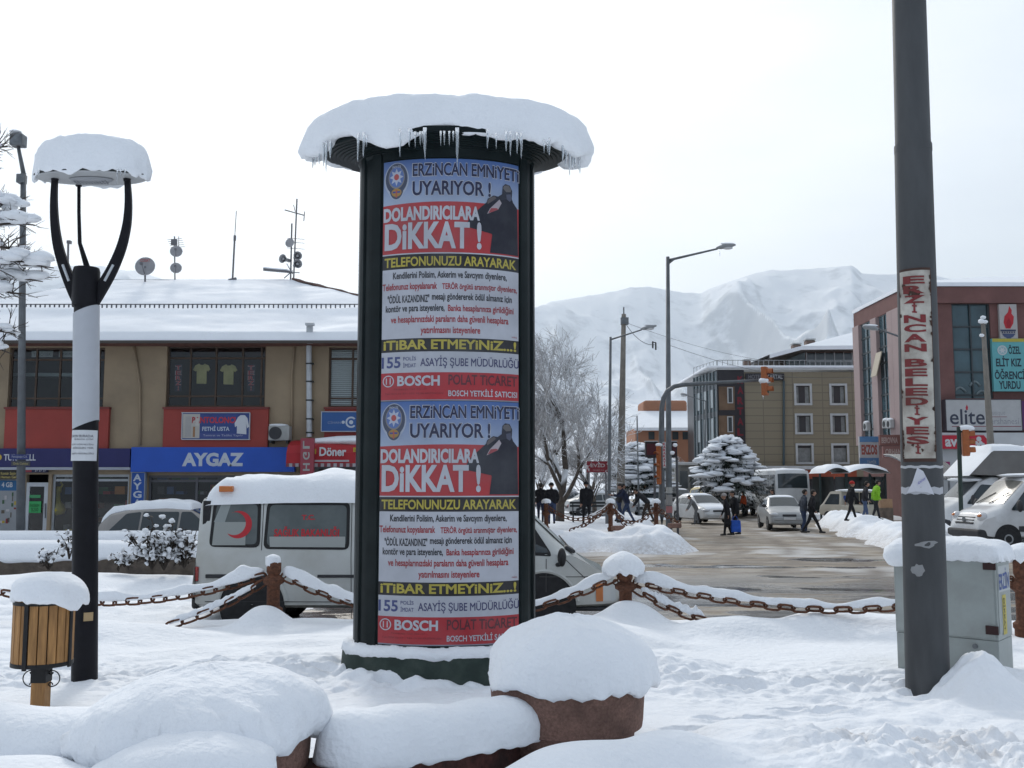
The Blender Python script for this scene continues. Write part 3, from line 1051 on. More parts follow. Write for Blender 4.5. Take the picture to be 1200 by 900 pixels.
# the printed poster; local (u, v) measured in photo pixels of the upper poster
C_NAVY, C_RED, C_BLK, C_YEL, C_WHT = (0.025, 0.028, 0.075), (0.52, 0.045, 0.05), (0.022, 0.02, 0.022), (0.55, 0.46, 0.07), (0.60, 0.62, 0.66)
def make_poster(zt_, zb_):
 H = zt_ - zb_
 pm = MB()
 def PT(u, v, lift):
  return cyl(ang(u), zt_ - H * v / 283.0, CR + 0.006 + lift)
 def rect(u0, v0, u1, v1, c0, c1=None, lift=0.0, n=None, nv=1, wob=0.0):
  n = n or max(1, int((u1 - u0) / 5))
  vs, cs = [], []
  for j in range(nv + 1):
   for i in range(n + 1):
    t = j / nv
    u = u0 + (u1 - u0) * i / n
    vs.append(PT(u, v0 + (v1 - v0) * t - (wob * math.sin(3.1 * i / n) if j == 0 else 0), lift))
    cs.append(tuple(p + (q - p) * t for p, q in zip(c0, c1 or c0)))
  fs = []
  for j in range(nv):
   for i in range(n):
    a = j * (n + 1) + i
    fs.append((a + n + 1, a + n + 2, a + 1, a))
  pm.add(vs, fs, cols=cs)
 def poly(pts, c, lift):
  from mathutils.geometry import tessellate_polygon
  tris = tessellate_polygon([[Vector((p[0], p[1], 0)) for p in pts]])
  def clip(P_, x, keep_left):
   o_ = []
   for i in range(len(P_)):
    a, b = P_[i], P_[(i + 1) % len(P_)]
    ia = (a[0] <= x) == keep_left
    ib = (b[0] <= x) == keep_left
    if ia:
     o_.append(a)
    if ia != ib:
     t = (x - a[0]) / (b[0] - a[0])
     o_.append((x, a[1] + (b[1] - a[1]) * t))
   return o_
  for t3 in tris:
   T = [pts[i] for i in t3]
   x0 = min(p[0] for p in T)
   while True:
    x1 = x0 + 4.0
    piece = clip(T, x1, True)
    if len(piece) >= 3:
     pm.add([PT(u, v, lift) for u, v in piece], [tuple(range(len(piece)))], c)
    T = clip(T, x1, False)
    if len(T) < 3:
     break
    x0 = x1
 def txt(s, u0, v0, u1, v1, c, lift=0.003, bold=0.0, shear=0.0, halo=None, slope=0.0):
  for cc, b_, l_, g in ([(halo, bold + 0.018, lift - 0.001, 0.7)] if halo else []) + [(c, bold, lift, 0.0)]:
   v, f = text2d(s, b_, shear)
   pm.add([PT(u0 - g + (u1 - u0 + 2 * g) * p[0], v1 + g - (v1 - v0 + 2 * g) * p[1] + slope * p[0], l_) for p in v], f, cc)
 rect(446.5, 0, 607, 56, (0.07, 0.16, 0.42), (0.46, 0.54, 0.66), 0, nv=8)
 rect(446.5, 53, 607, 112, C_RED, None, 0.001, wob=2.0)
 rect(446.5, 111.2, 607, 112.6, C_WHT, None, 0.002)
 k = 165 / 1200.0
 def S(p):
  return (445 + p[0] * k, 185 + p[1] * k - 187)
 man = [(1040, 222), (1062, 198), (1100, 205), (1122, 250), (1118, 318), (1130, 352), (1165, 400), (1172, 812), (932, 812), (938, 755), (950, 660), (945, 648), (905, 640),
  (742, 604), (728, 582), (762, 512), (845, 432), (900, 380), (912, 346), (962, 312), (1000, 318), (1034, 292)]
 mm = [S(p) for p in man]
 poly([mm[i] for i in (7, 6, 5, 4, 17, 16, 15, 14, 13, 12, 11, 10, 9, 8)], (0.016, 0.017, 0.03), 0.0045)
 poly([mm[i] for i in (0, 1, 2, 3, 4, 17, 18, 19, 20, 21)], (0.03, 0.032, 0.05), 0.0046)
 poly([S(p) for p in [(1042, 240), (1050, 215), (1088, 206), (1112, 235), (1108, 262), (1070, 268)]], (0.16, 0.15, 0.15), 0.0052)
 poly([S(p) for p in [(1070, 290), (1108, 280), (1116, 330), (1100, 348), (1074, 330)]], (0.10, 0.11, 0.16), 0.0052)
 poly([S(p) for p in [(905, 372), (930, 335), (970, 318), (985, 335), (940, 372), (912, 392)]], (0.14, 0.12, 0.12), 0.0052)
 poly([S(p) for p in [(906, 478), (930, 430), (1012, 342), (1030, 372), (1000, 432), (940, 462)]], (0.50, 0.44, 0.46), 0.0052)
 poly([S(p) for p in [(915, 470), (940, 425), (985, 420), (1005, 428), (945, 460)]], (0.42, 0.08, 0.09), 0.0058)
 def ell(cx, cy, rx, ry, c, l, n=28, wave=0, wn_=0):
  poly([(cx + rx * (1 + wave * math.cos(wn_ * 2 * math.pi * i / n)) * math.cos(2 * math.pi * i / n), cy - ry * (1 + wave * math.cos(wn_ * 2 * math.pi * i / n)) * math.sin(2 * math.pi * i / n)) for i in range(n)], c, l)
 ell(462, 22.5, 14.5, 20.5, (0.45, 0.5, 0.6), 0.002)
 ell(462, 33, 9.5, 14.5, (0.45, 0.5, 0.6), 0.0021)
 ell(462, 21.5, 13.0, 18.5, (0.07, 0.085, 0.13), 0.0026)
 ell(462, 33, 8.2, 13, (0.07, 0.085, 0.13), 0.0027)
 ell(462, 20, 9.6, 13.5, (0.26, 0.25, 0.24), 0.0032)
 ell(462, 19.5, 8.6, 12.2, (0.12, 0.2, 0.45), 0.0037)
 star = []
 for i in range(16):
  r = 1.0 if i % 2 == 0 else 0.55
  a = math.pi * i / 8
  star.append((462 + 8.2 * r * math.cos(a), 19.5 - 10.6 * r * math.sin(a)))
 poly(star, (0.52, 0.56, 0.66), 0.0043)
 ell(462, 19.5, 3.0, 3.8, (0.5, 0.1, 0.09), 0.0048, 12)
 ell(462, 38, 6.0, 5.0, (0.42, 0.25, 0.06), 0.0034, 14)
 rect(457.5, 36.5, 466.5, 38.5, (0.06, 0.08, 0.3), None, 0.0039, n=2)
 rect(461.2, 34.5, 462.8, 44, (0.5, 0.12, 0.08), None, 0.0042, n=1)
 txt('POLİS', 457, 5.0, 467, 8.6, (0.5, 0.55, 0.65), 0.0036, 0.01)
 txt('ERZiNCAN EMNiYETi', 481, 5, 607, 20.5, C_NAVY, 0.005, 0.022, halo=(0.6, 0.62, 0.66))
 txt('UYARIYOR !', 481, 26, 574, 43.5, C_NAVY, 0.005, 0.026, halo=(0.6, 0.62, 0.66))
 txt('DOLANDIRICILARA', 447.5, 56, 561, 73, C_WHT, 0.006, 0.045)
 txt('DiKKAT !', 449, 74.5, 563, 107, C_WHT, 0.0065, 0.036)
 rect(446.5, 112.6, 607, 129.5, C_BLK, None, 0.001)
 txt('TELEFONUNUZU ARAYARAK', 449, 115.5, 604, 127, C_YEL, 0.004, 0.025)
 rect(446.5, 129.5, 607, 211, C_WHT, None, 0.0)
 rows = [[('Kendilerini Polisim, Askerim ve Savcıyım diyenlere,', 459, 593, 0)],
   [('Telefonunuz kopyalanarak', 447, 511, 1), ('TERÖR örgütü aranmıştır diyenlere,', 517, 605, 1)],
   [('"ÖDÜL KAZANDINIZ"', 453, 502, 0), ('mesajı göndererek ödül almanız için', 505, 599, 0)],
   [('kontör ve para isteyenlere,', 451, 520, 0), ('Banka hesaplarınıza girildiğini', 524, 601, 1)],
   [('ve hesaplarınızdaki paraların daha güvenli hesaplara', 457, 595, 1)],
   [('yatırılmasını isteyenlere', 492, 562, 1)]]
 for i, row in enumerate(rows):
  v0 = 133.0 + i * 12.9
  for s, u0, u1, r in row:
   txt(s, u0, v0, u1, v0 + 10.6, (0.42, 0.04, 0.045) if r else (0.03, 0.03, 0.035), 0.003, 0.024)
 txt('nokta', 599, 205.5, 605, 208, (0.4, 0.1, 0.1), 0.003)
 rect(446.5, 211, 607, 226.5, C_BLK, None, 0.001)
 txt('iTiBAR ETMEYiNiZ...!', 449, 212.6, 604, 224, C_YEL, 0.004, 0.03)
 rect(446.5, 226.5, 607, 251, (0.56, 0.58, 0.62), None, 0.0)
 txt('155', 447, 232, 469, 245, (0.07, 0.09, 0.24), 0.003, 0.025)
 txt('POLİS', 472, 231, 487, 236.6, (0.12, 0.13, 0.25), 0.003, 0.012)
 txt('İMDAT', 472, 238.5, 487, 244.6, (0.12, 0.13, 0.25), 0.003, 0.012)
 txt('ASAYİŞ ŞUBE MÜDÜRLÜĞÜ', 492, 231, 607, 246, (0.07, 0.07, 0.17), 0.003, 0.012)
 rect(446.5, 250.5, 607, 281.5, (0.50, 0.035, 0.045), None, 0.0005)
 ell(455, 260, 6.6, 6.8, C_WHT, 0.002, 24)
 ell(455, 260, 5.4, 5.6, (0.50, 0.035, 0.045), 0.0025, 24)
 rect(452.2, 256.4, 453.4, 263.6, C_WHT, None, 0.003, n=1)
 rect(456.6, 256.4, 457.8, 263.6, C_WHT, None, 0.003, n=1)
 rect(452.2, 259.4, 457.8, 260.6, C_WHT, None, 0.003, n=1)
 ell(455, 260, 2.0, 5.4, (0.50, 0.035, 0.045), 0.0028, 12)
 txt('BOSCH', 465.5, 254, 515, 266, C_WHT, 0.004, 0.035)
 txt('POLAT TiCARET', 525, 253, 605, 265, (0.14, 0.03, 0.04), 0.004, 0.02)
 txt('BOSCH YETKİLİ SATICISI', 525, 269, 605, 278, C_WHT, 0.004, 0.018)
 txt('Fevzipaşa Cad. No: 37', 462, 268.5, 500, 271, (0.25, 0.03, 0.04), 0.003)
 txt('Tel: 214 22 37 - 223 12 90 ERZİNCAN', 451, 273, 519, 275.5, (0.25, 0.03, 0.04), 0.003)
 rect(446.5, 281.5, 607, 283, (0.3, 0.3, 0.35), None, 0.0)
 return pm
PAPER = M('attr_paper', rough=0.36, spec=0.4, attr=True, ns=3, na=0.10, bump=0.2, bs=5, dirt=(0.16, 0.17, 0.18), dscale=1.6, damt=0.22)
def dull(pm):
 pm.c = [(a * .74, b * .74, c * .77) for a, b, c in pm.c]
 return pm
pst = dull(make_poster(zP[0], zP[1]))
o = pst.build('poster', PAPER, col)
o['label'] = 'upper police warning poster'
o = dull(make_poster(zP[1] - 0.004, zP[2])).build('poster', PAPER, col)
o['label'] = 'lower police warning poster'
zcap = zc1 + 0.04
t = thing('heaped_snow', 'wide round snow cap fringed with icicles on top of the advertising column', 'snow', (CX, CYF, zcap))
SQ[0] = (CY, 9.30, 0.45)
mb = lump_cap(MB(), (CX, CY, zcap + 0.03), 1.40, 0.39, under=0.11, n=150, seed=5, amp=0.014, bamp=0.13, freq=1.4, flatpow=5.0, lip=0.83)
mb.v = [(x, y, z + 0.07 * max(0, (y - CY) / 1.4)) for x, y, z in mb.v]
mb.build('snow_mound', SNOW, t)
SQ[0] = (CY, CYF, YS)
ICE = M('ice', (0.75, 0.8, 0.84), 0.08, 0, 0.7)
ICE.node_tree.nodes['Principled BSDF'].inputs['Transmission Weight'].default_value = 0.75
ICE.node_tree.nodes['Principled BSDF'].inputs['IOR'].default_value = 1.31
rng = random.Random(11)
ics = [(374, 0.20), (378, 0.30), (367, .14), (384, .12), (671, .22), (676, .30), (680, .20), (667, .14), (683, .15), (473, .24), (502, .2), (540, .26), (541, .42), (503, .30), (603, .2), (611, .16), (616, .22), (428, .2), (421, .26), (576, .12), (598, .14), (484, .1), (650, .1)]
for u, ln in ics:
 ln *= 0.65
 q = max(-1, min(1, (u - 521.5) / 172.0))
 x, y = CX + 1.30 * q, CY - 1.30 * math.sqrt(max(0, 1 - q * q))
 z = zcap - 0.03
 mb = MB()
 mb.smooth = True
 mb.tube([(x, y, z), (x + .003, y, z - 0.07 - ln * 0.3), (x, y, z - 0.09 - ln * 0.75), (x + 0.002, y, z - 0.1 - ln)], [0.014, 0.010, 0.006, 0.0015], 6)
 mb.build('icicle', ICE, t)
for i in range(34):
 a = rng.uniform(-1.5, 1.5)
 x, y = CX + 1.29 * math.sin(a), CY - 1.29 * math.cos(a)
 ln = rng.uniform(0.03, 0.10)
 z = zcap - 0.06
 mb = MB()
 mb.smooth = True
 mb.tube([(x, y, z), (x, y, z - 0.05 - ln * 0.5), (x, y, z - 0.06 - ln)], [0.011, 0.006, 0.001], 5)
 mb.build('icicle', ICE, t)
mb = MB()
mb.smooth = True
n = 140
def ledge(r, z, a, j):
 k = float(vn(np.array(a * 9.0), np.array(3.0), 5)) + 0.5 * float(vn(np.array(a * 31.0), np.array(7.0), 6))
 if j == 1:
  return r, z + 0.035 * k
 if j == 2:
  return r + 0.02 * k, z + 0.03 * k
 if j == 3:
  return r, z + 0.05 * k
 return r, z
mb.lathe([(CR - 0.01, zp + 0.075), (CR + 0.05, zp + 0.07), (R2 - 0.005, zp + 0.045), (R2 + 0.012, zp - 0.015), (R2 - 0.02, zp - 0.03)], (CX, CY, 0), n, caps=False, rfun=ledge)
tag(mb.build('ledge_snow', SNOW), 'thin ring of snow on the plinth ledge of the advertising column', 'snow')
SQ[0] = None
# park lamp
LY = 8.9
lx = WX(100.5, 600, LY)
LAMPBK = M('lamp_black', (0.008, 0.008, 0.011), 0.5, 0.0, 0.18, ns=6, na=0.3)
lamp = thing('park_lamp', 'black park lamp with three curved arms holding a flat round lamp head', 'street lamp', (lx, LY, 0.2))
zg = WZ(800, LY)
_b, _t = W(99, 797, LY), W(101.5, 318, LY)
def lxz(z):
 return _b.x + (_t.x - _b.x) * (z - _b.z) / (_t.z - _b.z)
mb = MB()
mb.smooth = True
mb.tube([(lxz(0.0), LY, 0.0), (lxz(zg), LY, zg), _t], [0.109, 0.109, 0.105], 28)
mb.build('pole', LAMPBK, lamp, sharp=50)
mb = MB()
mb.smooth = True
mb.lathe([(0.111, WZ(360, LY)), (0.117, WZ(350, LY)), (0.117, WZ(318, LY)), (0.108, WZ(314, LY)), (0.02, WZ(313, LY))], (_t.x, LY, 0), 28)
mb.build('collar', LAMPBK, lamp, sharp=40)
def sleeve(name, v_top, v_bot, r, slope, mat, lab):
 m_ = MB()
 m_.smooth = True
 n = 40
 vs = []
 for i in range(n):
  a = 2 * math.pi * i / n
  sx_, cy_ = math.sin(a), math.cos(a)
  k = slope * (0.5 + 0.5 * sx_) * abs(0.5 + 0.5 * sx_) ** 0.3
  for v in (v_bot, v_top):
   vs.append((lxz(WZ(v, LY) + k) + r * sx_, LY - r * cy_, WZ(v, LY) + k))
 fs = [(2 * i, 2 * ((i + 1) % n), 2 * ((i + 1) % n) + 1, 2 * i + 1) for i in range(n)]
 m_.add(vs, fs)
 p_ = m_.build(name, mat, lamp)
 p_['label'] = lab
 return p_
sleeve('sleeve', 369, 504, 0.1125, 0.09, M('sleeve_grey', (0.43, 0.45, 0.49), 0.5, ns=3, na=0.06), 'pale grey sleeve cut on a slant')
zdisc = 4.83
DX = WX(107, 205, LY)
def arm_pts(sgn):
 A_ = [(107 if sgn > 0 else 95, 356), (116.5 if sgn > 0 else 87, 342), (131 if sgn > 0 else 77, 318), (143 if sgn > 0 else 68, 290), (149.5 if sgn > 0 else 64, 262), (151 if sgn > 0 else 63, 235), (149 if sgn > 0 else 64.5, 206)]
 return [W(u, v, LY) for u, v in A_]
for sgn in (-1, 1):
 mb = MB()
 mb.smooth = True
 P_ = arm_pts(sgn)
 pts = []
 for i in range(len(P_) - 1):
  for k in range(4):
   pts.append(P_[i].lerp(P_[i + 1], k / 4))
 pts.append(P_[-1])
 for _ in range(3):
  pts = [pts[0]] + [(pts[i - 1] + pts[i] * 2 + pts[i + 1]) / 4 for i in range(1, len(pts) - 1)] + [pts[-1]]
 N = len(pts)
 vs = []
 for i, p in enumerate(pts):
  d = (pts[min(i + 1, N - 1)] - pts[max(i - 1, 0)]).normalized()
  nrm = Vector((d.z, 0, -d.x))
  wdt = 0.040 * (1 - i / N) + 0.021
  for q, yy in ((-1, -0.022), (1, -0.022), (1, 0.022), (-1, 0.022)):
   vs.append(p + nrm * q * wdt + Vector((0, yy, 0)))
 fs = []
 for i in range(N - 1):
  for k in range(4):
   fs.append((i * 4 + k, i * 4 + (k + 1) % 4, i * 4 + 4 + (k + 1) % 4, i * 4 + 4 + k))
 fs += [(3, 2, 1, 0), tuple(range((N - 1) * 4, N * 4))]
 mb.add(vs, fs)
 arm = mb.build('arm', LAMPBK, lamp, sharp=40, bevel=0.004)
 a, b = pts[6], pts[9]
 m2 = MB()
 m2.tube([a + Vector((0, -0.0235, 0)), b + Vector((0, -0.0235, 0))], 0.012, 8)
 m2.build('slot', M('slot_pale', (0.5, 0.53, 0.56), 0.6), arm)
 m3 = MB()
 m3.smooth = True
 m3.lathe([(0.03, -0.05), (0.045, 0.03), (0.045, 0.05)], P_[-1], 14)
 m3.build('bracket', LAMPBK, arm, sharp=40)
mb = MB()
mb.smooth = True
yb = LY + 0.2
pb = W(92.5, 211, yb)
mb.tube([(_t.x - 0.02, LY + 0.1, WZ(318, LY)), W(93.5, 285, LY + 0.15), W(92.5, 250, yb - 0.03), pb], [0.03, 0.018, 0.016, 0.016], 10)
arm = mb.build('arm', LAMPBK, lamp)
m3 = MB()
m3.lathe([(0.028, -0.06), (0.042, 0.02), (0.042, 0.05)], pb, 14)
m3.build('bracket', LAMPBK, arm, sharp=40)
mb = MB()
mb.smooth = True
DR = px(67.5, LY)
SQ[0] = (LY, LY, 0.42)
mb.lathe([(DR * 0.97, zdisc - 0.005), (DR, zdisc + 0.012), (DR, zdisc + 0.03), (DR * 0.9, zdisc + 0.05), (0.1, zdisc + 0.06)], (DX, LY, 0), 56)
hd = mb.build('lamp_head', M('lamp_head_grey', (0.40, 0.41, 0.42), 0.5, ns=4, na=0.08), lamp, sharp=40)
mb = MB()
mb.smooth = True
mb.lathe([(0.17, zdisc + 0.0), (0.2, zdisc - 0.012), (0.18, zdisc - 0.03), (0.12, zdisc - 0.04)], (DX, LY, 0), 36)
for i in range(-5, 6):
 mb.box((DX + i * 0.028, LY, zdisc - 0.042), (0.012, 0.2, 0.01))
mb.build('lens', M('lamp_lens', (0.28, 0.29, 0.31), 0.3), hd, sharp=40)
mb = MB()
mb.lathe([(DR * 1.001, zdisc + 0.006), (DR * 1.012, zdisc + 0.012), (DR * 1.012, zdisc + 0.022), (DR * 1.001, zdisc + 0.028)], (DX, LY, 0), 56, caps=False)
mb.build('rim', METAL_DK, hd)
t = thing('heaped_snow', 'drum-shaped snow cap on the round head of the park lamp', 'snow', (DX, LY, zdisc + 0.03))
mb = lump_cap(MB(), (DX, LY, zdisc + 0.05), DR * 1.04, 0.31, under=0.06, n=90, seed=14, amp=0.02, bamp=0.06, flatpow=5, lip=0.94)
mb.build('snow_mound', SNOW, t)
SQ[0] = None
for u, ln in ((137, .12), (141, .06), (146, .05), (45, .05)):
 p = W(u, 212, LY - 0.2)
 m3 = MB()
 m3.smooth = True
 m3.tube([(p.x, p.y, zdisc + 0.02), (p.x, p.y, zdisc - ln * .5), (p.x, p.y, zdisc - ln)], [0.007, 0.004, 0.001], 5)
 m3.build('icicle', ICE, t)
mb = MB()
n = 16
vs = []
NW = (0.58, 0.60, 0.63)
r = 0.1155
an = [RAD(-78 + 156 * i / n) for i in range(n + 1)]
for a in an:
 for v in (540, 504):
  vs.append((lxz(WZ(520, LY)) + r * math.sin(a), LY - r * math.cos(a), WZ(v, LY - 0.1)))
mb.add(vs, [(2 * i, 2 * i + 2, 2 * i + 3, 2 * i + 1) for i in range(n)], NW)
def nt_text(s, u0, v0, u1, v1):
 v, f = text2d(s, 0.012)
 vs_ = []
 for p in v:
  u = u0 + (u1 - u0) * p[0]
  a = math.asin(max(-1, min(1, (u - 100) / 14.6)))
  vs_.append((lxz(WZ(520, LY)) + (r + 0.002) * math.sin(a), LY - (r + 0.002) * math.cos(a), WZ(v1 - (v1 - v0) * p[1], LY - 0.1)))
 mb.add(vs_, f, (0.13, 0.13, 0.15))
nt_text('SAYIN BURADA', 88.5, 509.5, 112, 512.5)
nt_text('BURADA ÇÖP', 93, 513.5, 112, 516)
nt_text('ÇÖP DÖKMEYİN', 89, 519.5, 112, 522)
nt_text('DÖKÜLEN YER', 91, 523.5, 112.5, 526)
nt_text('ZABITA MÜDÜRLÜĞÜ', 89, 530, 112.5, 532.5)
tag(mb.build('paper_notice', PRINT), 'white printed paper notice wrapped round the black park lamp pole', 'notice')
mb = MB()
vs = []
for i in range(7):
 a = RAD(18 + 42 * i / 6)
 for v in (728, 718):
  vs.append((lxz(WZ(722, LY)) + 0.1115 * math.sin(a), LY - 0.1115 * math.cos(a), WZ(v, LY - 0.1)))
mb.add(vs, [(2 * i, 2 * i + 2, 2 * i + 3, 2 * i + 1) for i in range(6)], (0.42, 0.30, 0.16))
tag(mb.build('sticker', PRINT), 'small tan sticker low on the black park lamp pole', 'sticker')
# litter bin
BY = 7.55
bx = WX(51, 740, BY)
BR = px(31.5, BY)
z0, z1 = WZ(778, BY), WZ(700, BY)
WOOD = M('bin_wood', (0.36, 0.19, 0.07), 0.6, 0, 0.3, ns=5, na=0.35, stretch=(6, 6, 0.7), dirt=(0.16, 0.08, 0.035), dscale=4, damt=0.5)
IRON = M('bin_iron', (0.013, 0.013, 0.014), 0.55, 0.2, 0.4, ns=12, na=0.3)
binT = thing('litter_bin', 'round wooden slat litter bin with black iron hoops on a short post', 'litter bin', (bx, BY, 0.25))
ns_ = 20
for i in range(ns_):
 a = 2 * math.pi * (i + 0.3) / ns_
 mb = MB()
 mb.box((bx + BR * math.sin(a), BY - BR * math.cos(a), (z0 + z1) / 2), (2 * math.pi * BR / ns_ - 0.006, 0.016, z1 - z0 - 0.005), rz=a)
 mb.build('slat', WOOD, binT, bevel=0.003)
mb = MB()
mb.smooth = True
mb.lathe([(BR - 0.014, z0 + 0.02), (BR - 0.014, z1 - 0.04)], (bx, BY, 0), 40)
mb.build('liner', IRON, binT, sharp=40)
for z, h, o_ in ((z0 + 0.012, 0.03, 0.012), (z1 - 0.028, 0.028, 0.012)):
 mb = MB()
 mb.smooth = True
 mb.lathe([(BR - 0.003, z - h / 2), (BR + o_, z - h / 2), (BR + o_, z + h / 2), (BR - 0.003, z + h / 2)], (bx, BY, 0), 48, caps=False)
 mb.build('hoop', IRON, binT, sharp=40)
for a in (RAD(-8), RAD(82), RAD(172), RAD(262)):
 mb = MB()
 mb.box((bx + (BR + 0.012) * math.sin(a), BY - (BR + 0.012) * math.cos(a), (z0 + z1) / 2 + 0.01), (0.032, 0.014, z1 - z0 + 0.05), rz=a)
 mb.build('strap', IRON, binT, bevel=0.002)
zp0 = 0.2
zmid = WZ(799, BY)
mb = MB()
mb.b2(bx - 0.052, bx + 0.052, BY - 0.052, BY + 0.052, zp0, zmid + 0.01)
mb.build('post', WOOD, binT, bevel=0.004)
mb = MB()
mb.b2(bx - 0.056, bx + 0.056, BY - 0.056, BY + 0.056, zmid, z0)
mb.build('post_cap', IRON, binT, bevel=0.003)
for sgn in (-1, 1):
 pts = []
 hz = (WZ(786, BY) + WZ(804, BY)) / 2
 hh = (WZ(786, BY) - WZ(804, BY)) / 2
 for i in range(29):
  t_ = i / 28
  a = -math.pi / 2 + math.pi * t_
  pts.append(Vector((bx + sgn * (0.056 + 0.018 + 0.062 * math.cos(a)), BY, hz + hh * 1.05 * math.sin(a))))
 for e_, dr in ((0, 1), (1, -1)):
  tip = []
  base = pts[0] if e_ == 0 else pts[-1]
  for i in range(1, 12):
   q = i / 11
   a = q * 1.5 * math.pi
   rr = 0.020 * (1 - 0.45 * q)
   tip.append(base + Vector((sgn * -rr * math.sin(a), 0, dr * rr * (1 - math.cos(a)))))
  pts = (tip[::-1] + pts) if e_ == 0 else (pts + tip)
 mb = MB()
 mb.smooth = True
 mb.tube(pts, 0.0045, 6)
 mb.build('scroll', IRON, binT)
pts = [Vector((bx - BR - 0.012, BY, z1 - 0.02))]
for i in range(16):
 q = i / 15
 a = q * 1.6 * math.pi
 rr = 0.03 * (1 - 0.4 * q)
 pts.append(Vector((bx - BR - 0.02 - rr * math.sin(a) * 0.9, BY, z1 + 0.035 + rr * (1 - math.cos(a)) - 0.01)))
mb = MB()
mb.smooth = True
mb.tube(pts, 0.0045, 6)
mb.build('scroll', IRON, binT)
mb = MB()
zc = z1 + 0.045
lump_cap(mb, (bx + 0.03, BY, zc), BR * 1.36, (WZ(667, BY) - zc) * 0.85, under=0.05, n=64, seed=23, amp=0.085, bamp=0.05, freq=1.0, flatpow=3.6)
for i, (x, y, z) in enumerate(mb.v):
 k = sst(bx + 0.05, bx + 0.3, x)
 mb.v[i] = (x, y, z - 0.055 * float(k))
tag(mb.build('heaped_snow', SNOW), 'lopsided snow cap on the wooden litter bin', 'snow')
# planters and the kerb wall of the flower bed
PLANT = M('pink_concrete', (0.20, 0.115, 0.09), 0.85, 0, 0.3, ns=60, na=0.35, dirt=(0.09, 0.055, 0.045), dscale=5, damt=0.7, bump=0.5, bs=120)
KERBM = M('red_kerb', (0.085, 0.032, 0.026), 0.8, 0, 0.3, ns=25, na=0.4, dirt=(0.03, 0.02, 0.018), dscale=6, damt=0.7, bump=0.4, bs=60)
P1 = Vector((WX(665, 830, 6.6), 6.6, 0))
P2 = Vector((-1.60, 5.62, 0))
def planter(p, lab, r=0.485):
 t = thing('planter', lab, 'planter', (p.x, p.y, 0.1))
 mb = MB()
 mb.smooth = True
 zt_ = 0.80
 mb.lathe([(r * 0.84, 0.02), (r * 0.88, 0.46), (r * 0.90, 0.50), (r * 0.985, 0.515), (r * 1.0, 0.56), (r * 1.03, zt_ - 0.02), (r * 1.02, zt_), (r * 0.9, zt_), (r * 0.88, zt_ - 0.1), (0.02, zt_ - 0.12)], p, 64)
 mb.build('bowl', PLANT, t, sharp=35)
 m2 = MB()
 m2.lathe([(r * 0.87, zt_ - 0.06), (0.02, zt_ - 0.04)], p, 32)
 m2.build('soil', M('soil', (0.05, 0.035, 0.025), 0.9, ns=20, na=0.4), t)
 return t
planter(P1, 'round pink concrete planter in front of the advertising column, right of the bed wall')
planter(P2, 'round pink concrete planter nearest the lens, left of the bed wall')
mb = MB()
lump_cap(mb, (WX(670, 780, 6.6), 6.6, 0.815), 0.555, 0.355, under=0.05, n=150, seed=31, amp=0.03, bamp=0.05, freq=1.0, flatpow=2.7)
tag(mb.build('heaped_snow', SNOW), 'smooth rounded snow cap on the planter in front of the advertising column', 'snow')
mb = MB()
lump_cap(mb, (P2.x - 0.10, P2.y + 0.02, 0.80), 0.66, 0.26, under=0.12, n=150, seed=37, amp=0.09, bamp=0.10, freq=1.2, flatpow=2.0)
mb.v = [(x, y, z - 0.16 * max(0, P2.x - 0.1 - x) + 0.05 * float(vn(np.array(x * 2.6), np.array(y * 2.6), 77))) for x, y, z in mb.v]
tag(mb.build('heaped_snow', SNOW), 'broad snow cap on the planter nearest the lens at lower left', 'snow')
def arc_pts(a, b, bulge, n=24):
 a, b = Vector(a), Vector(b)
 d = b - a
 nrm = Vector((-d.y, d.x, 0)).normalized()
 return [a.lerp(b, i / n) + nrm * bulge * 4 * (i / n) * (1 - i / n) for i in range(n + 1)]
def bed_wall(pts, lab, ztop=0.52, wd=0.30):
 mb = MB()
 vs = []
 N = len(pts)
 for i, p in enumerate(pts):
  d = (pts[min(i + 1, N - 1)] - pts[max(i - 1, 0)]).normalized()
  nr = Vector((-d.y, d.x, 0))
  for q, z in ((-1, 0.0), (1, 0.0), (1, ztop), (-1, ztop)):
   vs.append(p + nr * q * wd / 2 + Vector((0, 0, z)))
 fs = []
 for i in range(N - 1):
  for k in range(4):
   fs.append((i * 4 + k, i * 4 + (k + 1) % 4, i * 4 + 4 + (k + 1) % 4, i * 4 + 4 + k))
 fs += [(3, 2, 1, 0), tuple(range((N - 1) * 4, N * 4))]
 mb.add(vs, fs)
 tag(mb.build('bed_wall', KERBM, bevel=0.015), lab, 'low wall')
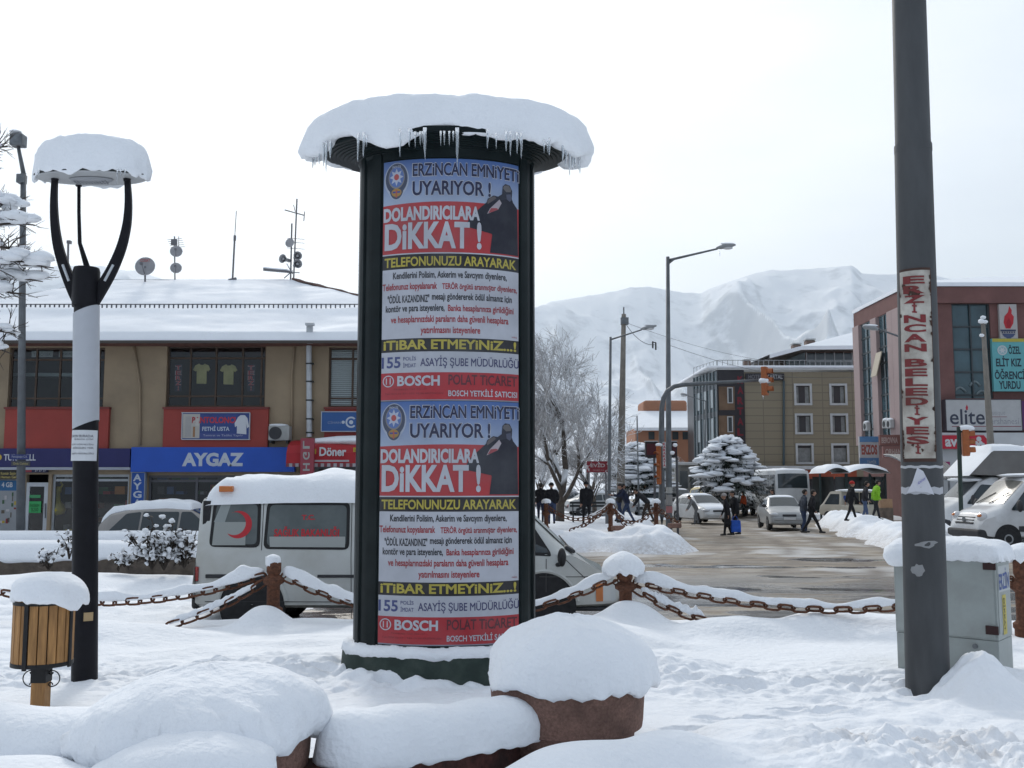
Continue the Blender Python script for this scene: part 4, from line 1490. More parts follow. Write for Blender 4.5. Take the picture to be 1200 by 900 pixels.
def bed_snow(pts, lab, z0, h, wd, seed, hfun=None):
 mb = MB()
 mb.smooth = True
 N, K = 70, 22
 P_ = []
 for i in range(N):
  t = i / (N - 1) * (len(pts) - 1)
  k = min(int(t), len(pts) - 2)
  P_.append(pts[k].lerp(pts[k + 1], t - k))
 vs = []
 for i, p in enumerate(P_):
  d = (P_[min(i + 1, N - 1)] - P_[max(i - 1, 0)]).normalized()
  nr = Vector((-d.y, d.x, 0))
  t = i / (N - 1)
  e = (1 - abs(2 * t - 1) ** 7) ** 0.5
  e = max(e, 0.02)
  hh = h * (hfun(t) if hfun else 1) * (1 + 0.35 * float(fbm(np.array(t * 4.0 + seed), np.array(seed * 1.0), 2, seed)))
  for k in range(K):
   a = 2 * math.pi * k / K
   ca, sa = math.cos(a), math.sin(a)
   ww = wd / 2 * (1 + 0.22 * float(fbm(np.array(t * 5.0), np.array(a * 0.8 + seed), 3, seed + 2)))
   x = ww * e * math.copysign(abs(ca) ** 0.75, ca)
   if sa >= 0:
    z = hh * e * sa ** 0.85
   else:
    z = -0.045 * (abs(sa) ** 0.6) * (1 + 1.5 * float(vn(np.array(t * 22.0), np.array(a + seed), seed + 3)))
   vs.append(p + nr * x + Vector((0, 0, z0 + z)))
 fs = []
 for i in range(N - 1):
  for k in range(K):
   a, b = i * K + k, i * K + (k + 1) % K
   fs.append((a, b, b + K, a + K))
 fs += [tuple(range(K))[::-1], tuple(range((N - 1) * K, N * K))]
 mb.add(vs, fs)
 tag(mb.build('snow_ridge', SNOW), lab, 'snow')
wallA = arc_pts((P2.x + 0.42, P2.y - 0.02, 0), (P1.x - 0.38, P1.y - 0.12, 0), -0.16)
wallB = arc_pts((P2.x - 0.5, P2.y - 0.1, 0), (-4.6, 6.0, 0), 0.25)
bed_wall(wallA, 'dark red bed wall curving between the two planters')
bed_wall(wallB, 'dark red bed wall running left out of the picture from the nearest planter')
bed_snow(arc_pts((P2.x + 0.50, P2.y + 0.05, 0), (P1.x - 0.22, P1.y - 0.18, 0), -0.14), 'long snow ridge on the bed wall between the two planters', 0.535, 0.27, 0.42, 41)
bed_snow(arc_pts((P2.x - 0.12, P2.y + 0.0, 0), (-4.6, 6.05, 0), 0.22), 'long snow ridge on the bed wall left of the nearest planter', 0.55, 0.27, 0.6, 47, lambda t: 1.25 - 0.55 * t)
for u, v, D, rx, rz, lab in ((160, 912, 5.05, 0.26, 0.13, 'small snow lump in front of the nearest planter, furthest left'),
       (225, 905, 5.05, 0.42, 0.2, 'large snow lump in front of the nearest planter'),
       (20, 920, 5.0, 0.4, 0.12, 'low snow lump at the bottom left corner')):
 p = W(u, v, D)
 mb = MB()
 mb.smooth = True
 mb.blob((p.x, p.y, p.z), (rx, 0.3, rz), 36, 20, 0.10, 1.3, int(u))
 tag(mb.build('snow_lump', SNOW), lab, 'snow')
# near steel pole with its town plate
PY = 8.45
STEEL = M('pole_steel', (0.06, 0.063, 0.067), 0.6, 0.25, 0.4, ns=2, na=0.2, stretch=(2, 2, 0.5), dirt=(0.11, 0.115, 0.12), dscale=2.2, damt=0.3, bump=0.08, bs=30)
pole = thing('steel_pole', 'tall thick grey steel pole rising out of the picture beside the utility cabinet', 'pole', (WX(1086.5, 805, PY), PY, 0.1))
mb = MB()
mb.smooth = True
ptop = W(1058, -260, PY)
pbot = W(1088, 830, PY)
rb, rt = px(24.3, PY), px(19.0, PY)
pm_ = lambda v: (pbot.z - WZ(v, PY)) / (pbot.z - ptop.z)
mid = pbot.lerp(ptop, pm_(172))
rm = rb + (rt - rb) * pm_(172)
mb.tube([pbot, mid], [rb, rm], 36)
mb.tube([mid, ptop], [rm * 0.955, rt * 0.97], 36)
mb.build('shaft', STEEL, pole, sharp=40)
mb = MB()
mb.smooth = True
mb.tube([mid - Vector((0, 0, 0.05)), mid + Vector((0, 0, 0.01))], rm * 1.015, 36)
mb.build('joint_band', STEEL, pole, sharp=40)
def on_pole(an, z, lift):
 t = (z - pbot.z) / (ptop.z - pbot.z)
 c = pbot.lerp(ptop, t)
 r = rb + (rt - rb) * t + lift
 return (c.x + r * math.sin(an), c.y - r * math.cos(an), z)
def pole_rect(mb, a0, a1, v0, v1, lift, col_, n=10, nv=1, sag=0.0):
 z0_, z1_ = WZ(v1, PY - rb), WZ(v0, PY - rb)
 vs = []
 for j in range(nv + 1):
  for i in range(n + 1):
   a = a0 + (a1 - a0) * i / n
   vs.append(on_pole(a, z0_ + (z1_ - z0_) * j / nv + sag * math.sin(i * 1.7), lift))
 mb.add(vs, [(j * (n + 1) + i, j * (n + 1) + i + 1, (j + 1) * (n + 1) + i + 1, (j + 1) * (n + 1) + i) for j in range(nv) for i in range(n)], col_)
view = math.atan2(-pbot.x, PY)     # angle on the pole that faces the lens
PLATE = M('attr_plate', rough=0.55, spec=0.35, attr=True, ns=5, na=0.12, dirt=(0.07, 0.03, 0.018), dscale=4.5, damt=0.55)
a0, a1 = view + RAD(-52), view + RAD(38)
mb = MB()
pole_rect(mb, a0 - RAD(3), a1 + RAD(3), 313, 541, 0.008, (0.05, 0.025, 0.02), 14, 4)
pole_rect(mb, a0, a1, 316, 537, 0.011, (0.50, 0.48, 0.43), 14, 4)
rg = random.Random(5)
for i in range(46):
 e_ = rg.random()
 v = 318 + 216 * rg.random()
 if 6 < i < 16:
  v = 320 + 26 * rg.random()
 elif i >= 30:
  v = 505 + 32 * rg.random()
 a = a0 + (a1 - a0) * (0.0 if e_ < 0.35 else 1.0 if e_ < 0.75 else rg.random())
 pts = []
 rr = rg.uniform(0.006, 0.022)
 if i in (8, 11):
  a, v, rr = (a0 + a1) / 2 - 0.25 + 0.1 * (i - 8), 341 + (i - 8), 0.034
 zc_ = WZ(v, PY - rb)
 for k in range(9):
  q = 2 * math.pi * k / 9
  s_ = rr * rg.uniform(0.5, 1.3)
  aa = min(max(a + s_ * math.cos(q) / rb, a0 - RAD(2)), a1 + RAD(2))
  pts.append(on_pole(aa, min(max(zc_ + s_ * 1.3 * math.sin(q), WZ(537, PY - rb)), WZ(316, PY - rb)), 0.0135 + 0.0001 * i))
 mb.add(pts, [tuple(range(9))], (0.035, 0.018, 0.012))
word = 'ERZİNCAN BELEDİYESİ'
vv = 321.5
stp = (533 - 321.5) / (len(word) - 0.45)
for ch in word:
 if ch == ' ':
  vv += stp * 0.55
  continue
 v2, f2 = slice2d(*text2d(ch, 0.04), 9)
 tall = 1.22 if ch == 'İ' else 1.0
 w0, w1 = (-0.70, 0.62) if ch not in 'İI' else (-0.16, 0.12)
 ac = (a0 + a1) / 2
 ha = (a1 - a0) / 2
 pts = []
 for p in v2:
  a = ac + ha * (w0 + (w1 - w0) * p[0])
  v = vv + stp * 0.90 - stp * 0.82 * tall * p[1] + (p[0] - 0.5) * 0.9
  pts.append(on_pole(a, WZ(v, PY - rb), 0.0165))
 mb.add(pts, f2, (0.20, 0.025, 0.03))
 vv += stp
tag(mb.build('town_plate', PLATE), 'rusty white plate with stacked red letters strapped on the steel pole', 'sign')
mb = MB()
pole_rect(mb, view - 1.35, view + 1.35, 545.5, 548.5, 0.004, (0.45, 0.46, 0.48), 16, 1, 0.004)
pole_rect(mb, view - 1.35, view + 1.2, 571, 579, 0.004, (0.42, 0.43, 0.46), 16, 1, 0.006)
z = lambda v: WZ(v, PY - rb)
tri = [(-0.75, 578), (-0.45, 566), (-0.2, 548), (0.05, 552), (0.3, 566), (0.52, 580), (0.2, 577), (-0.3, 576)]
mb.add([on_pole(view + a, z(v), 0.012) for a, v in tri], [tuple(range(8))[::-1]], (0.56, 0.57, 0.62))
v2, f2 = text2d('Acıkonak', 0.015)
mb.add([on_pole(view - 0.22 + 0.35 * p[0] + 0.05 * p[1], z(569 - 5 * p[1] - 7 * p[0]), 0.015) for p in v2], f2, (0.2, 0.2, 0.45))
tag(mb.build('torn_notice', PRINT), 'torn white paper notice taped on the steel pole below the rusty plate', 'notice')
for (ac_, vc, ra, rv, lab) in ((0.1, 638, 0.5, 4.5, 'wide pale scrap of an old poster low on the steel pole'), (-0.3, 669, 0.3, 8, 'lowest pale scrap of an old poster on the steel pole')):
 mb = MB()
 pts = []
 for k in range(14):
  q = 2 * math.pi * k / 14
  s_ = 0.7 + 0.6 * rg.random()
  pts.append(on_pole(view + ac_ + ra * s_ * math.cos(q), z(vc + rv * s_ * math.sin(q)), 0.006))
 mb.add(pts, [tuple(range(14))], (0.23, 0.235, 0.24))
 tag(mb.build('paper_remains', PRINT), lab, 'paper')
# utility cabinet
CABM = M('cabinet_grey', (0.33, 0.36, 0.35), 0.5, 0, 0.4, ns=2.5, na=0.08, dirt=(0.2, 0.2, 0.18), dscale=3, damt=0.35)
kc = G(1172, 785, 0.30)
kc = Vector((WX(1172, 780, 9.0), 9.0, 0.0))
AL = RAD(40)
CW, CD, ZT = 0.90, 0.46, WZ(655, 9.0)
cab = thing('utility_cabinet', 'grey metal utility cabinet with a closed door standing behind the steel pole', 'utility cabinet', (kc.x, kc.y, 0.0), -AL)
ZS = WZ(752, 9.0)
mb = MB()
mb.b2(-CW, 0, 0, CD, ZS + 0.004, ZT)
mb.build('body', CABM, cab, local=True, bevel=0.006)
mb = MB()
mb.b2(-CW + 0.004, -0.004, 0.004, CD - 0.004, 0.0, ZS)
mb.build('base', CABM, cab, local=True, bevel=0.004)
mb = MB()
mb.b2(-CW + 0.02, -0.02, -0.012, -0.001, ZS + 0.02, ZT - 0.03)
dr = mb.build('door', CABM, cab, local=True, bevel=0.004)
HING = M('hinge_dark', (0.035, 0.012, 0.012), 0.6)
for v in (663, 739):
 m2 = MB()
 zz = WZ(v, 9.0)
 m2.b2(-0.10, 0.008, -0.028, -0.013, zz - 0.038, zz + 0.038)
 m2.build('hinge', HING, dr, local=True, bevel=0.003)
m2 = MB()
for cx_ in (-0.74, -0.60):
 m2 = MB()
 for k in range(6):
  m2.box((cx_, -0.014, WZ(697, 9.0) + k * 0.022), (0.075, 0.006, 0.008), rx=0.5)
 m2.build('vent', M('vent_grey', (0.22, 0.24, 0.235), 0.5), dr, local=True)
m2 = MB()
m2.lathe([(0.022, -0.02), (0.022, 0.0)], (-0.2, 0.006, WZ(760, 9.0)), 16, axis='Y')
m2.build('lock', METAL_GR, cab, local=True)
m2 = MB()
m2.b2(0.0, 0.006, 0.03, CD - 0.03, ZS + 0.06, ZT - 0.04)
m2.build('side_panel', CABM, cab, local=True, bevel=0.003)
mb = MB()
mb.add([(0.0075, 0.05, ZT - 0.30), (0.0075, CD - 0.04, ZT - 0.30), (0.0075, CD - 0.04, ZT - 0.07), (0.0075, 0.05, ZT - 0.07)], [(0, 1, 2, 3)], (0.46, 0.48, 0.48))
mb.text('ERZİN', (0.010, 0.06, ZT - 0.28), (0, 1, 0), (0, 0, 1), 0.33, 0.19, (0.06, 0.10, 0.28), 0.02)
tag(mb.build('cabinet_lettering', PRINT, None), 'blue letters on the narrow side of the grey utility cabinet', 'lettering')
lt = bpy.data.objects[-1] if False else [o_ for o_ in COL.objects if o_.name.startswith('cabinet_lettering')][0]
lt.location = cab.location
lt.rotation_euler = cab.rotation_euler
mb = MB()
mb.add([(0.0085, 0.14, ZT - 0.68), (0.0085, 0.26, ZT - 0.68), (0.0085, 0.26, ZT - 0.33), (0.0085, 0.14, ZT - 0.33)], [(0, 1, 2, 3)], (0.5, 0.42, 0.08))
mb.text('DİKKAT', (0.011, 0.16, ZT - 0.36), (0, 0, -1), (0, 1, 0), 0.29, 0.07, (0.12, 0.1, 0.02), 0.02)
st_ = tag(mb.build('warning_sticker', PRINT), 'yellow warning sticker on the narrow side of the grey utility cabinet', 'sticker')
st_.location = cab.location
st_.rotation_euler = cab.rotation_euler
mb = MB()
mb.smooth = True
nx_, ny_ = 60, 30
vs, fs = [], []
x0, x1, y0, y1 = -CW - 0.07, 0.05, -0.06, CD + 0.05
for j in range(ny_ + 1):
 for i in range(nx_ + 1):
  a, b = i / nx_, j / ny_
  ex = (1 - abs(2 * a - 1) ** 8)
  ey = (1 - abs(2 * b - 1) ** 5)
  h = 0.15 * max(ex * ey, 0) ** 0.4 * (1 + 0.25 * float(fbm(np.array(a * 3.0), np.array(b * 2.0), 3, 61)))
  vs.append((x0 + (x1 - x0) * a, y0 + (y1 - y0) * b, ZT + 0.005 + h - 0.03 * (1 - min(1, 6 * ex * ey)) * (1 + float(vn(np.array(a * 20.0), np.array(b * 9.0), 3)))))
for j in range(ny_):
 for i in range(nx_):
  a = j * (nx_ + 1) + i
  fs.append((a, a + 1, a + nx_ + 2, a + nx_ + 1))
mb.add(vs, fs)
n0 = len(mb.v)
ring = [i for i in range(nx_ + 1)] + [j * (nx_ + 1) + nx_ for j in range(1, ny_ + 1)] + [ny_ * (nx_ + 1) + i for i in range(nx_ - 1, -1, -1)] + [j * (nx_ + 1) for j in range(ny_ - 1, 0, -1)]
low = []
for q in ring:
 x, y, z = mb.v[q]
 low.append(((x - (x0 + x1) / 2) * 0.97 + (x0 + x1) / 2, (y - (y0 + y1) / 2) * 0.95 + (y0 + y1) / 2, ZT - 0.005 - 0.035 * (0.5 + float(vn(np.array(x * 14.0), np.array(y * 14.0), 8)))))
mb.add(low, [])
R_ = len(ring)
for k in range(R_):
 mb.f.append((ring[k], n0 + k, n0 + (k + 1) % R_, ring[(k + 1) % R_]))
 mb.m.append(0)
 mb.sm.append(True)
mb.f.append(tuple(range(n0, n0 + R_)))
mb.m.append(0)
mb.sm.append(False)
sc_ = tag(mb.build('heaped_snow', SNOW), 'flat snow slab overhanging the grey utility cabinet', 'snow')
sc_.location = cab.location
sc_.rotation_euler = cab.rotation_euler
p = W(1062, 650, 9.25)
mb = MB()
mb.smooth = True
mb.blob((p.x + 0.02, p.y + 0.25, p.z - 0.02), (0.13, 0.14, 0.11), 24, 14, 0.08, 1.5, 3)
tag(mb.build('snow_lump', SNOW), 'rounded snow lump hanging off the left end of the grey utility cabinet', 'snow')
# iron posts and chains along the kerb
FY = 12.25
def iron_post(x, y, zbot, ztop, lab, grp='rusty posts of the kerb chain fence'):
 t = thing('chain_post', lab, 'post', (x, y, zbot), 0, grp)
 h = ztop - zbot
 mb = MB()
 mb.smooth = True
 mb.lathe([(0.10, -0.3), (0.10, h * 0.10), (0.115, h * 0.12), (0.115, h * 0.17), (0.085, h * 0.2), (0.078, h * 0.22), (0.078, h * 0.55), (0.09, h * 0.57), (0.125, h * 0.6), (0.13, h * 0.66), (0.095, h * 0.7), (0.075, h * 0.73)], (x, y, zbot), 20)
 mb.build('shaft', RUST, t, sharp=40)
 mb = MB()
 mb.smooth = True
 mb.lathe([(0.07, h * 0.73), (0.088, h * 0.79), (0.088, h * 0.93), (0.06, h * 0.99), (0.01, h)], (x, y, zbot), 20)
 mb.build('finial', RUST, t, sharp=40)
 for s in (-1, 1):
  m2 = MB()
  pts = [Vector((x + s * (0.09 + 0.03 * (1 - math.cos(a))), y, zbot + h * 0.72 + 0.03 * math.sin(a))) for a in np.linspace(-math.pi, math.pi, 13)]
  m2.tube(pts, 0.010, 6)
  m2.build('ring', RUST, t)
 return t
def chain(p0, p1, sag, name_lab, nlinks=None, snow=None, seed=0, grp=None, wire=0.0145, ll=0.19, low_frac=0.5):
 p0, p1 = Vector(p0), Vector(p1)
 t0 = thing('chain', name_lab, 'chain', p0, 0, grp)
 Lc = (p1 - p0).length * (1 + 2.6 * (sag / max((p1 - p0).length, .01)) ** 2)
 n = nlinks or int(Lc / (ll * 0.80))
 path = []
 for i in range(201):
  t = i / 200
  s = t ** (math.log(0.5) / math.log(low_frac))
  path.append(p0.lerp(p1, t) - Vector((0, 0, sag * 4 * s * (1 - s))))
 cum = [0]
 for i in range(200):
  cum.append(cum[-1] + (path[i + 1] - path[i]).length)
 def at(d):
  d = max(0, min(cum[-1], d))
  k = int(np.searchsorted(cum, d))
  k = max(1, min(k, 200))
  f = (d - cum[k - 1]) / max(cum[k] - cum[k - 1], 1e-9)
  return path[k - 1].lerp(path[k], f), (path[k] - path[k - 1]).normalized()
 mb = MB()
 mb.smooth = True
 for i in range(n):
  c, d = at(cum[-1] * (i + 0.5) / n)
  s = d.cross(Vector((0, 0, 1))).normalized()
  u = s.cross(d)
  a_ = RAD(35 if i % 2 else -55)
  w = s * math.cos(a_) + u * math.sin(a_)
  hl, hw = ll / 2, ll * 0.27
  pts = []
  for k in range(13):
   q = 2 * math.pi * k / 12
   cx_, cy_ = math.cos(q), math.sin(q)
   pts.append(c + d * (math.copysign(abs(cx_) ** 0.55, cx_) * hl) + w * (math.copysign(abs(cy_) ** 0.55, cy_) * hw))
  mb.tube(pts, wire, 5, caps=False)
 mb.build('links', RUST, t0)
 if snow:
  f0, f1, hh = snow
  m2 = MB()
  m2.smooth = True
  N, K = 90, 12
  vs = []
  for i in range(N):
   t = f0 + (f1 - f0) * i / (N - 1)
   c, d = at(cum[-1] * t)
   s = d.cross(Vector((0, 0, 1))).normalized()
   e = max(0.04, (1 - abs(2 * i / (N - 1) - 1) ** 10)) ** 0.5
   nz = 1 + 0.55 * float(fbm(np.array(t * 9.0), np.array(seed + .5), 3, seed))
   h = (hh(t) if callable(hh) else hh) * nz * e
   for k in range(K):
    a = 2 * math.pi * k / K
    rr = 1 + 0.5 * float(vn(np.array(t * 30.0), np.array(a), seed + 2))
    zz = math.sin(a)
    z = h * zz * rr if zz > 0 else 0.02 * zz * rr
    vs.append(c + s * math.cos(a) * (0.022 + 0.26 * h) * e * rr + Vector((0, 0, 0.030 + z)))
  fs = []
  for i in range(N - 1):
   for k in range(K):
    a, b = i * K + k, i * K + (k + 1) % K
    fs.append((a, b, b + K, a + K))
  fs += [tuple(range(K))[::-1], tuple(range((N - 1) * K, N * K))]
  m2.add(vs, fs)
  m2.build('chain_snow', SNOW, t0)
 return t0
PA = Vector((WX(320.5, 690, FY), FY, 0.40))
PB = Vector((WX(733, 690, FY), FY, 0.40))
PE = Vector((WX(1199, 700, 10.9), 10.9, 0.40))
PD = Vector((WX(-95, 690, 12.4), 12.4, 0.40))
zA, zB = WZ(655, FY), WZ(664, FY)
iron_post(PA.x, PA.y, 0.42, zA, 'rusty iron chain post left of the advertising column')
iron_post(PB.x, PB.y, 0.38, zB, 'rusty iron chain post right of the advertising column')
iron_post(PE.x, PE.y, 0.40, WZ(652, 10.9), 'rusty iron chain post at the right edge behind the cabinet')
hk = lambda z: z - 0.22
near = lambda a, b: (lambda t: b * (1 + 0.5 * math.sin(t * 31)) + (a - b) * math.exp(-t * 5))
chain((PA.x - .11, FY, hk(zA) + .02), (PD.x, PD.y, 1.0), 0.36, 'snow covered chain sagging left from the left post, upper one', snow=(0.0, 0.9, near(0.17, 0.05)), seed=3)
chain((PA.x - .10, FY - .03, hk(zA) - .05), (WX(196, 727, 11.9), 11.9, ground_z(WX(196, 727, 11.9), 11.9) + 0.02), 0.06, 'short chain dropping from the left post to the snow', snow=(0.1, 0.98, 0.06), seed=5)
chain((PA.x + .11, FY, hk(zA) + .02), (PB.x - .11, FY, hk(zB) + .10), 0.50, 'snow covered chain passing behind the advertising column between the two posts', snow=(0.0, 1.0, lambda t: 0.045 + 0.15 * math.exp(-t * 4.5) + 0.09 * math.exp(-(1 - t) * 4)), seed=9)
chain((PB.x + .11, FY, hk(zB) + .02), (PE.x - .11, PE.y, hk(WZ(652, 10.9)) - 0.05), 0.30, 'long snow topped chain crossing in front of the slushy road', snow=(0.0, 0.98, near(0.15, 0.055)), seed=13, low_frac=0.56)
chain((PB.x + .09, FY - .03, hk(zB) - .02), (WX(828, 734, 11.9), 11.9, ground_z(WX(828, 734, 11.9), 11.9) + 0.03), 0.05, 'chain fallen from the right post down to the snow', snow=(0.12, 0.98, 0.07), seed=17)
for q, (u, v, D, r, h, lab) in enumerate(((320, 655, FY, 0.09, 0.06, 'small snow cap on top of the left rusty chain post'), (731, 666, FY, 0.25, 0.20, 'peaked snow cap on top of the right rusty chain post'), (1199, 650, 10.9, 0.2, 0.13, 'snow cap on the chain post at the right edge'))):
 p = W(u, v, D)
 mb = lump_cap(MB(), p, r, h, under=0.06, n=40, seed=70 + q, amp=0.09, bamp=0.07, flatpow=1.25)
 tag(mb.build('heaped_snow', SNOW), lab, 'snow')
# two-storey shop building on the left
BYD = 30.0
BEIGE = M('beige_render', (0.30, 0.232, 0.155), 0.85, 0, 0.2, ns=0.6, na=0.14, dirt=(0.19, 0.15, 0.11), dscale=0.9, damt=0.45, bump=0.12, bs=14)
REDP = M('red_panel', (0.29, 0.05, 0.04), 0.7, 0, 0.3, ns=0.8, na=0.12, dirt=(0.18, 0.04, 0.035), dscale=1.5, damt=0.3)
BROWNF = M('brown_frame', (0.075, 0.05, 0.035), 0.6, 0, 0.3, ns=4, na=0.2)
ALU = M('aluminium', (0.46, 0.48, 0.50), 0.45, 0.1, 0.5, ns=3, na=0.15)
GL_T = glass_mat('window_glass', (0.8, 0.84, 0.84), 0.055)
ROOM = M('dim_interior', (0.03, 0.028, 0.026), 0.9, ns=0.8, na=0.4)
ROOFSNOW = snow_mat('roof_snow', 0.12, 6)
def pr(u0, v0, u1, v1, D=BYD):
 vm = (v0 + v1) / 2
 return WX(u0, vm, D), WX(u1, vm, D), WZ(v1, D), WZ(v0, D)
X0, X1 = WX(-190, 500, BYD), WX(578, 500, BYD)
ZE = WZ(393, BYD)
bld = thing('shop_building', 'two storey beige shop building with red panels and a snow covered hipped roof', 'building', ((X0 + X1) / 2, BYD, 0))
wins = [pr(10, 407, 122, 478), pr(195, 405, 311, 477), pr(385, 407, 500, 477), pr(-175, 407, -65, 478)]
ZF = WZ(553, BYD)
shops = [pr(-100, 556, 24, 640), pr(29, 556, 55, 647), pr(59, 556, 150, 640), pr(172, 557, 343, 640), pr(350, 547, 560, 647)]
shops = [(a, b, max(c, 0.02) if i not in (1, 4) else 0.0, d) for i, (a, b, c, d) in enumerate(shops)]
mb = MB()
mb.wall(X0, X1, -0.3, ZE, BYD, wins + shops, 0.18)
mb.add([(X0, BYD, -0.3), (X0, BYD + 14, -0.3), (X0, BYD + 14, ZE), (X0, BYD, ZE)], [(0, 1, 2, 3)])
mb.add([(X1, BYD, -0.3), (X1, BYD + 14, -0.3), (X1, BYD + 14, ZE), (X1, BYD, ZE)], [(3, 2, 1, 0)])
mb.add([(X0, BYD + 14, -0.3), (X1, BYD + 14, -0.3), (X1, BYD + 14, ZE), (X0, BYD + 14, ZE)], [(0, 1, 2, 3)])
mb.build('wall', BEIGE, bld)
mb = MB()
for z0_, z1_ in ((0.0, ZF), (WZ(520, BYD), ZE - 0.05)):
 mb.add([(X0 + .1, BYD + 2.2, z0_), (X1 - .1, BYD + 2.2, z0_), (X1 - .1, BYD + 2.2, z1_), (X0 + .1, BYD + 2.2, z1_)], [(0, 1, 2, 3)])
 mb.add([(X0 + .1, BYD + .2, z1_), (X1 - .1, BYD + .2, z1_), (X1 - .1, BYD + 2.2, z1_), (X0 + .1, BYD + 2.2, z1_)], [(0, 1, 2, 3)])
 mb.add([(X0 + .1, BYD + .2, z0_ + .01), (X1 - .1, BYD + .2, z0_ + .01), (X1 - .1, BYD + 2.2, z0_ + .01), (X0 + .1, BYD + 2.2, z0_ + .01)], [(0, 1, 2, 3)])
mb.build('interior', ROOM, bld)
mb = MB()
mb.b2(X0 - 0.05, X1 + 0.05, BYD - 0.10, BYD - 0.003, WZ(405, BYD), ZE + 0.02)
mb.build('eave_beam', BEIGE, bld, bevel=0.01)
for u in (150, 167, 345, 353):
 mb = MB()
 mb.pbox(u - 3.5, 394, u + 3.5, 402.5, BYD - 0.2, 0.095)
 mb.build('corbel', BEIGE, bld)
def window(r, cols, rows, sill=True, th=0.055, pane=GL_T, frame=BROWNF, parent=None, D=BYD, inset=0.10):
 x0, x1, z0, z1 = r
 m_ = MB()
 y = D + inset
 for x in [x0 + th / 2] + [x0 + (x1 - x0) * c for c in cols] + [x1 - th / 2]:
  m_.b2(x - th / 2, x + th / 2, y, y + 0.06, z0 + 0.002, z1 - 0.002)
 for z in [z0 + th / 2] + [z1 - (z1 - z0) * c for c in rows] + [z1 - th / 2]:
  m_.b2(x0 + 0.002, x1 - 0.002, y + 0.004, y + 0.056, z - th / 2, z + th / 2)
 w_ = m_.build('window', frame, parent or bld)
 m2 = MB()
 m2.add([(x0, y + 0.03, z0), (x1, y + 0.03, z0), (x1, y + 0.03, z1), (x0, y + 0.03, z1)], [(0, 1, 2, 3)])
 m2.build('pane', pane, w_)
 return w_
w1 = window(wins[0], (0.27, 0.52, 0.72, 0.93), (0.2, 0.84))
w2 = window(wins[1], (0.23, 0.49, 0.76, 0.95), (0.20, 0.82))
w3 = window(wins[2], (0.24, 0.48, 0.72), (0.19, 0.85))
w4 = window(wins[3], (0.27, 0.52, 0.72), (0.2, 0.84))
mb = MB()
x0, x1, z0, z1 = wins[2]
z = z0 + 0.06
while z < z1 - 0.05:
 mb.box(((x0 + x1) / 2, BYD + 0.165, z), (x1 - x0 - 0.1, 0.05, 0.014), rx=0.9)
 z += 0.062
mb.build('blind', M('blind_white', (0.8, 0.82, 0.82), 0.6), w3)
for u0, u1 in ((5, 127), (191, 314), (380, 505), (-180, -60)):
 mb = MB()
 mb.pbox(u0, 478.5, u1, 526, BYD - 0.14, 0.137)
 sp = mb.build('spandrel', REDP, bld, bevel=0.012)
 m2 = MB()
 m2.pbox(u0 - 0.8, 476.8, u1 + 0.8, 479.2, BYD - 0.18, 0.176)
 m2.build('sill', M('sill_maroon', (0.16, 0.035, 0.03), 0.7), sp)
mb = MB()
mb.smooth = True
yp = BYD - 0.12
mb.tube([W(362, 404, yp), W(362.5, 512, yp)], 0.085, 14)
mb.build('downpipe', ALU, bld, sharp=50)
mb = MB()
mb.pbox(357.5, 378, 367.5, 381, BYD - 0.95, 0.2)
mb.pbox(358.8, 381, 366, 402, BYD - 0.75, 0.12)
mb.build('rain_hopper', ALU, bld, bevel=0.01)
mb = MB()
for v in (425, 446, 468, 490, 506):
 mb.pbox(358.3, v, 366.4, v + 1.6, BYD - 0.215, 0.21)
mb.build('pipe_bracket', METAL_DK, bld)
for pts in ([(156, 397), (164, 452), (164, 522)], [(346, 398), (342, 440), (342, 513)]):
 mb = MB()
 mb.smooth = True
 mb.tube([W(u, v, BYD - 0.05) for u, v in pts], 0.035, 8)
 mb.build('cable_pipe', BEIGE, bld)
SHF = M('shopfront_frame', (0.36, 0.38, 0.40), 0.45, 0.3, ns=3, na=0.12)
for i, c in ((0, (0.5,)), (2, (0.52,)), (3, (0.33, 0.66)), (4, (0.3, 0.6, 0.8))):
 window(shops[i], c, (0.08,) if i != 4 else (0.14,), th=0.07, frame=SHF if i < 3 else M('shopfront_dark', (0.1, 0.1, 0.11), 0.5))
x0, x1, z0, z1 = shops[1]
mb = MB()
for a, b in ((x0 + 0.003, x0 + 0.10), (x1 - 0.12, x1 - 0.003)):
 mb.b2(a, b, BYD + 0.02, BYD + 0.10, 0.0, z1 - 0.26)
mb.b2(x0 + 0.003, x1 - 0.003, BYD + 0.025, BYD + 0.095, z1 - 0.36, z1 - 0.24)
mb.b2(x0 + 0.003, x1 - 0.003, BYD + 0.025, BYD + 0.095, 0.0, 0.3)
dd = mb.build('door', M('door_white', (0.42, 0.44, 0.46), 0.45, ns=3, na=0.1), bld)
mb = MB()
mb.add([(x0, BYD + 0.06, 0.2), (x1, BYD + 0.06, 0.2), (x1, BYD + 0.06, z1 - 0.3), (x0, BYD + 0.06, z1 - 0.3)], [(0, 1, 2, 3)])
mb.build('pane', GL_T, dd)
mb = MB()
mb.tube([W(53, 590, BYD - 0.0), W(53, 607, BYD - 0.0)], 0.02, 8)
mb.build('handle', METAL_GR, dd)
EY, RY = BYD - 0.85, BYD + 6.3
ez, rz_ = WZ(389.5, EY), WZ(327.5, RY)
xr1 = WX(343, 327, RY)
xe0, xe1 = X0 - 0.8, WX(590, 390, EY)
xr0 = X0 + 5.5
BYb = BYD + 14.5
mb = MB()
A = [(xe0, EY, ez - 0.30), (xe1, EY, ez - 0.30), (xe1, BYb, ez - 0.30), (xe0, BYb, ez - 0.30), (xr0, RY, rz_ - 0.28), (xr1, RY, rz_ - 0.28)]
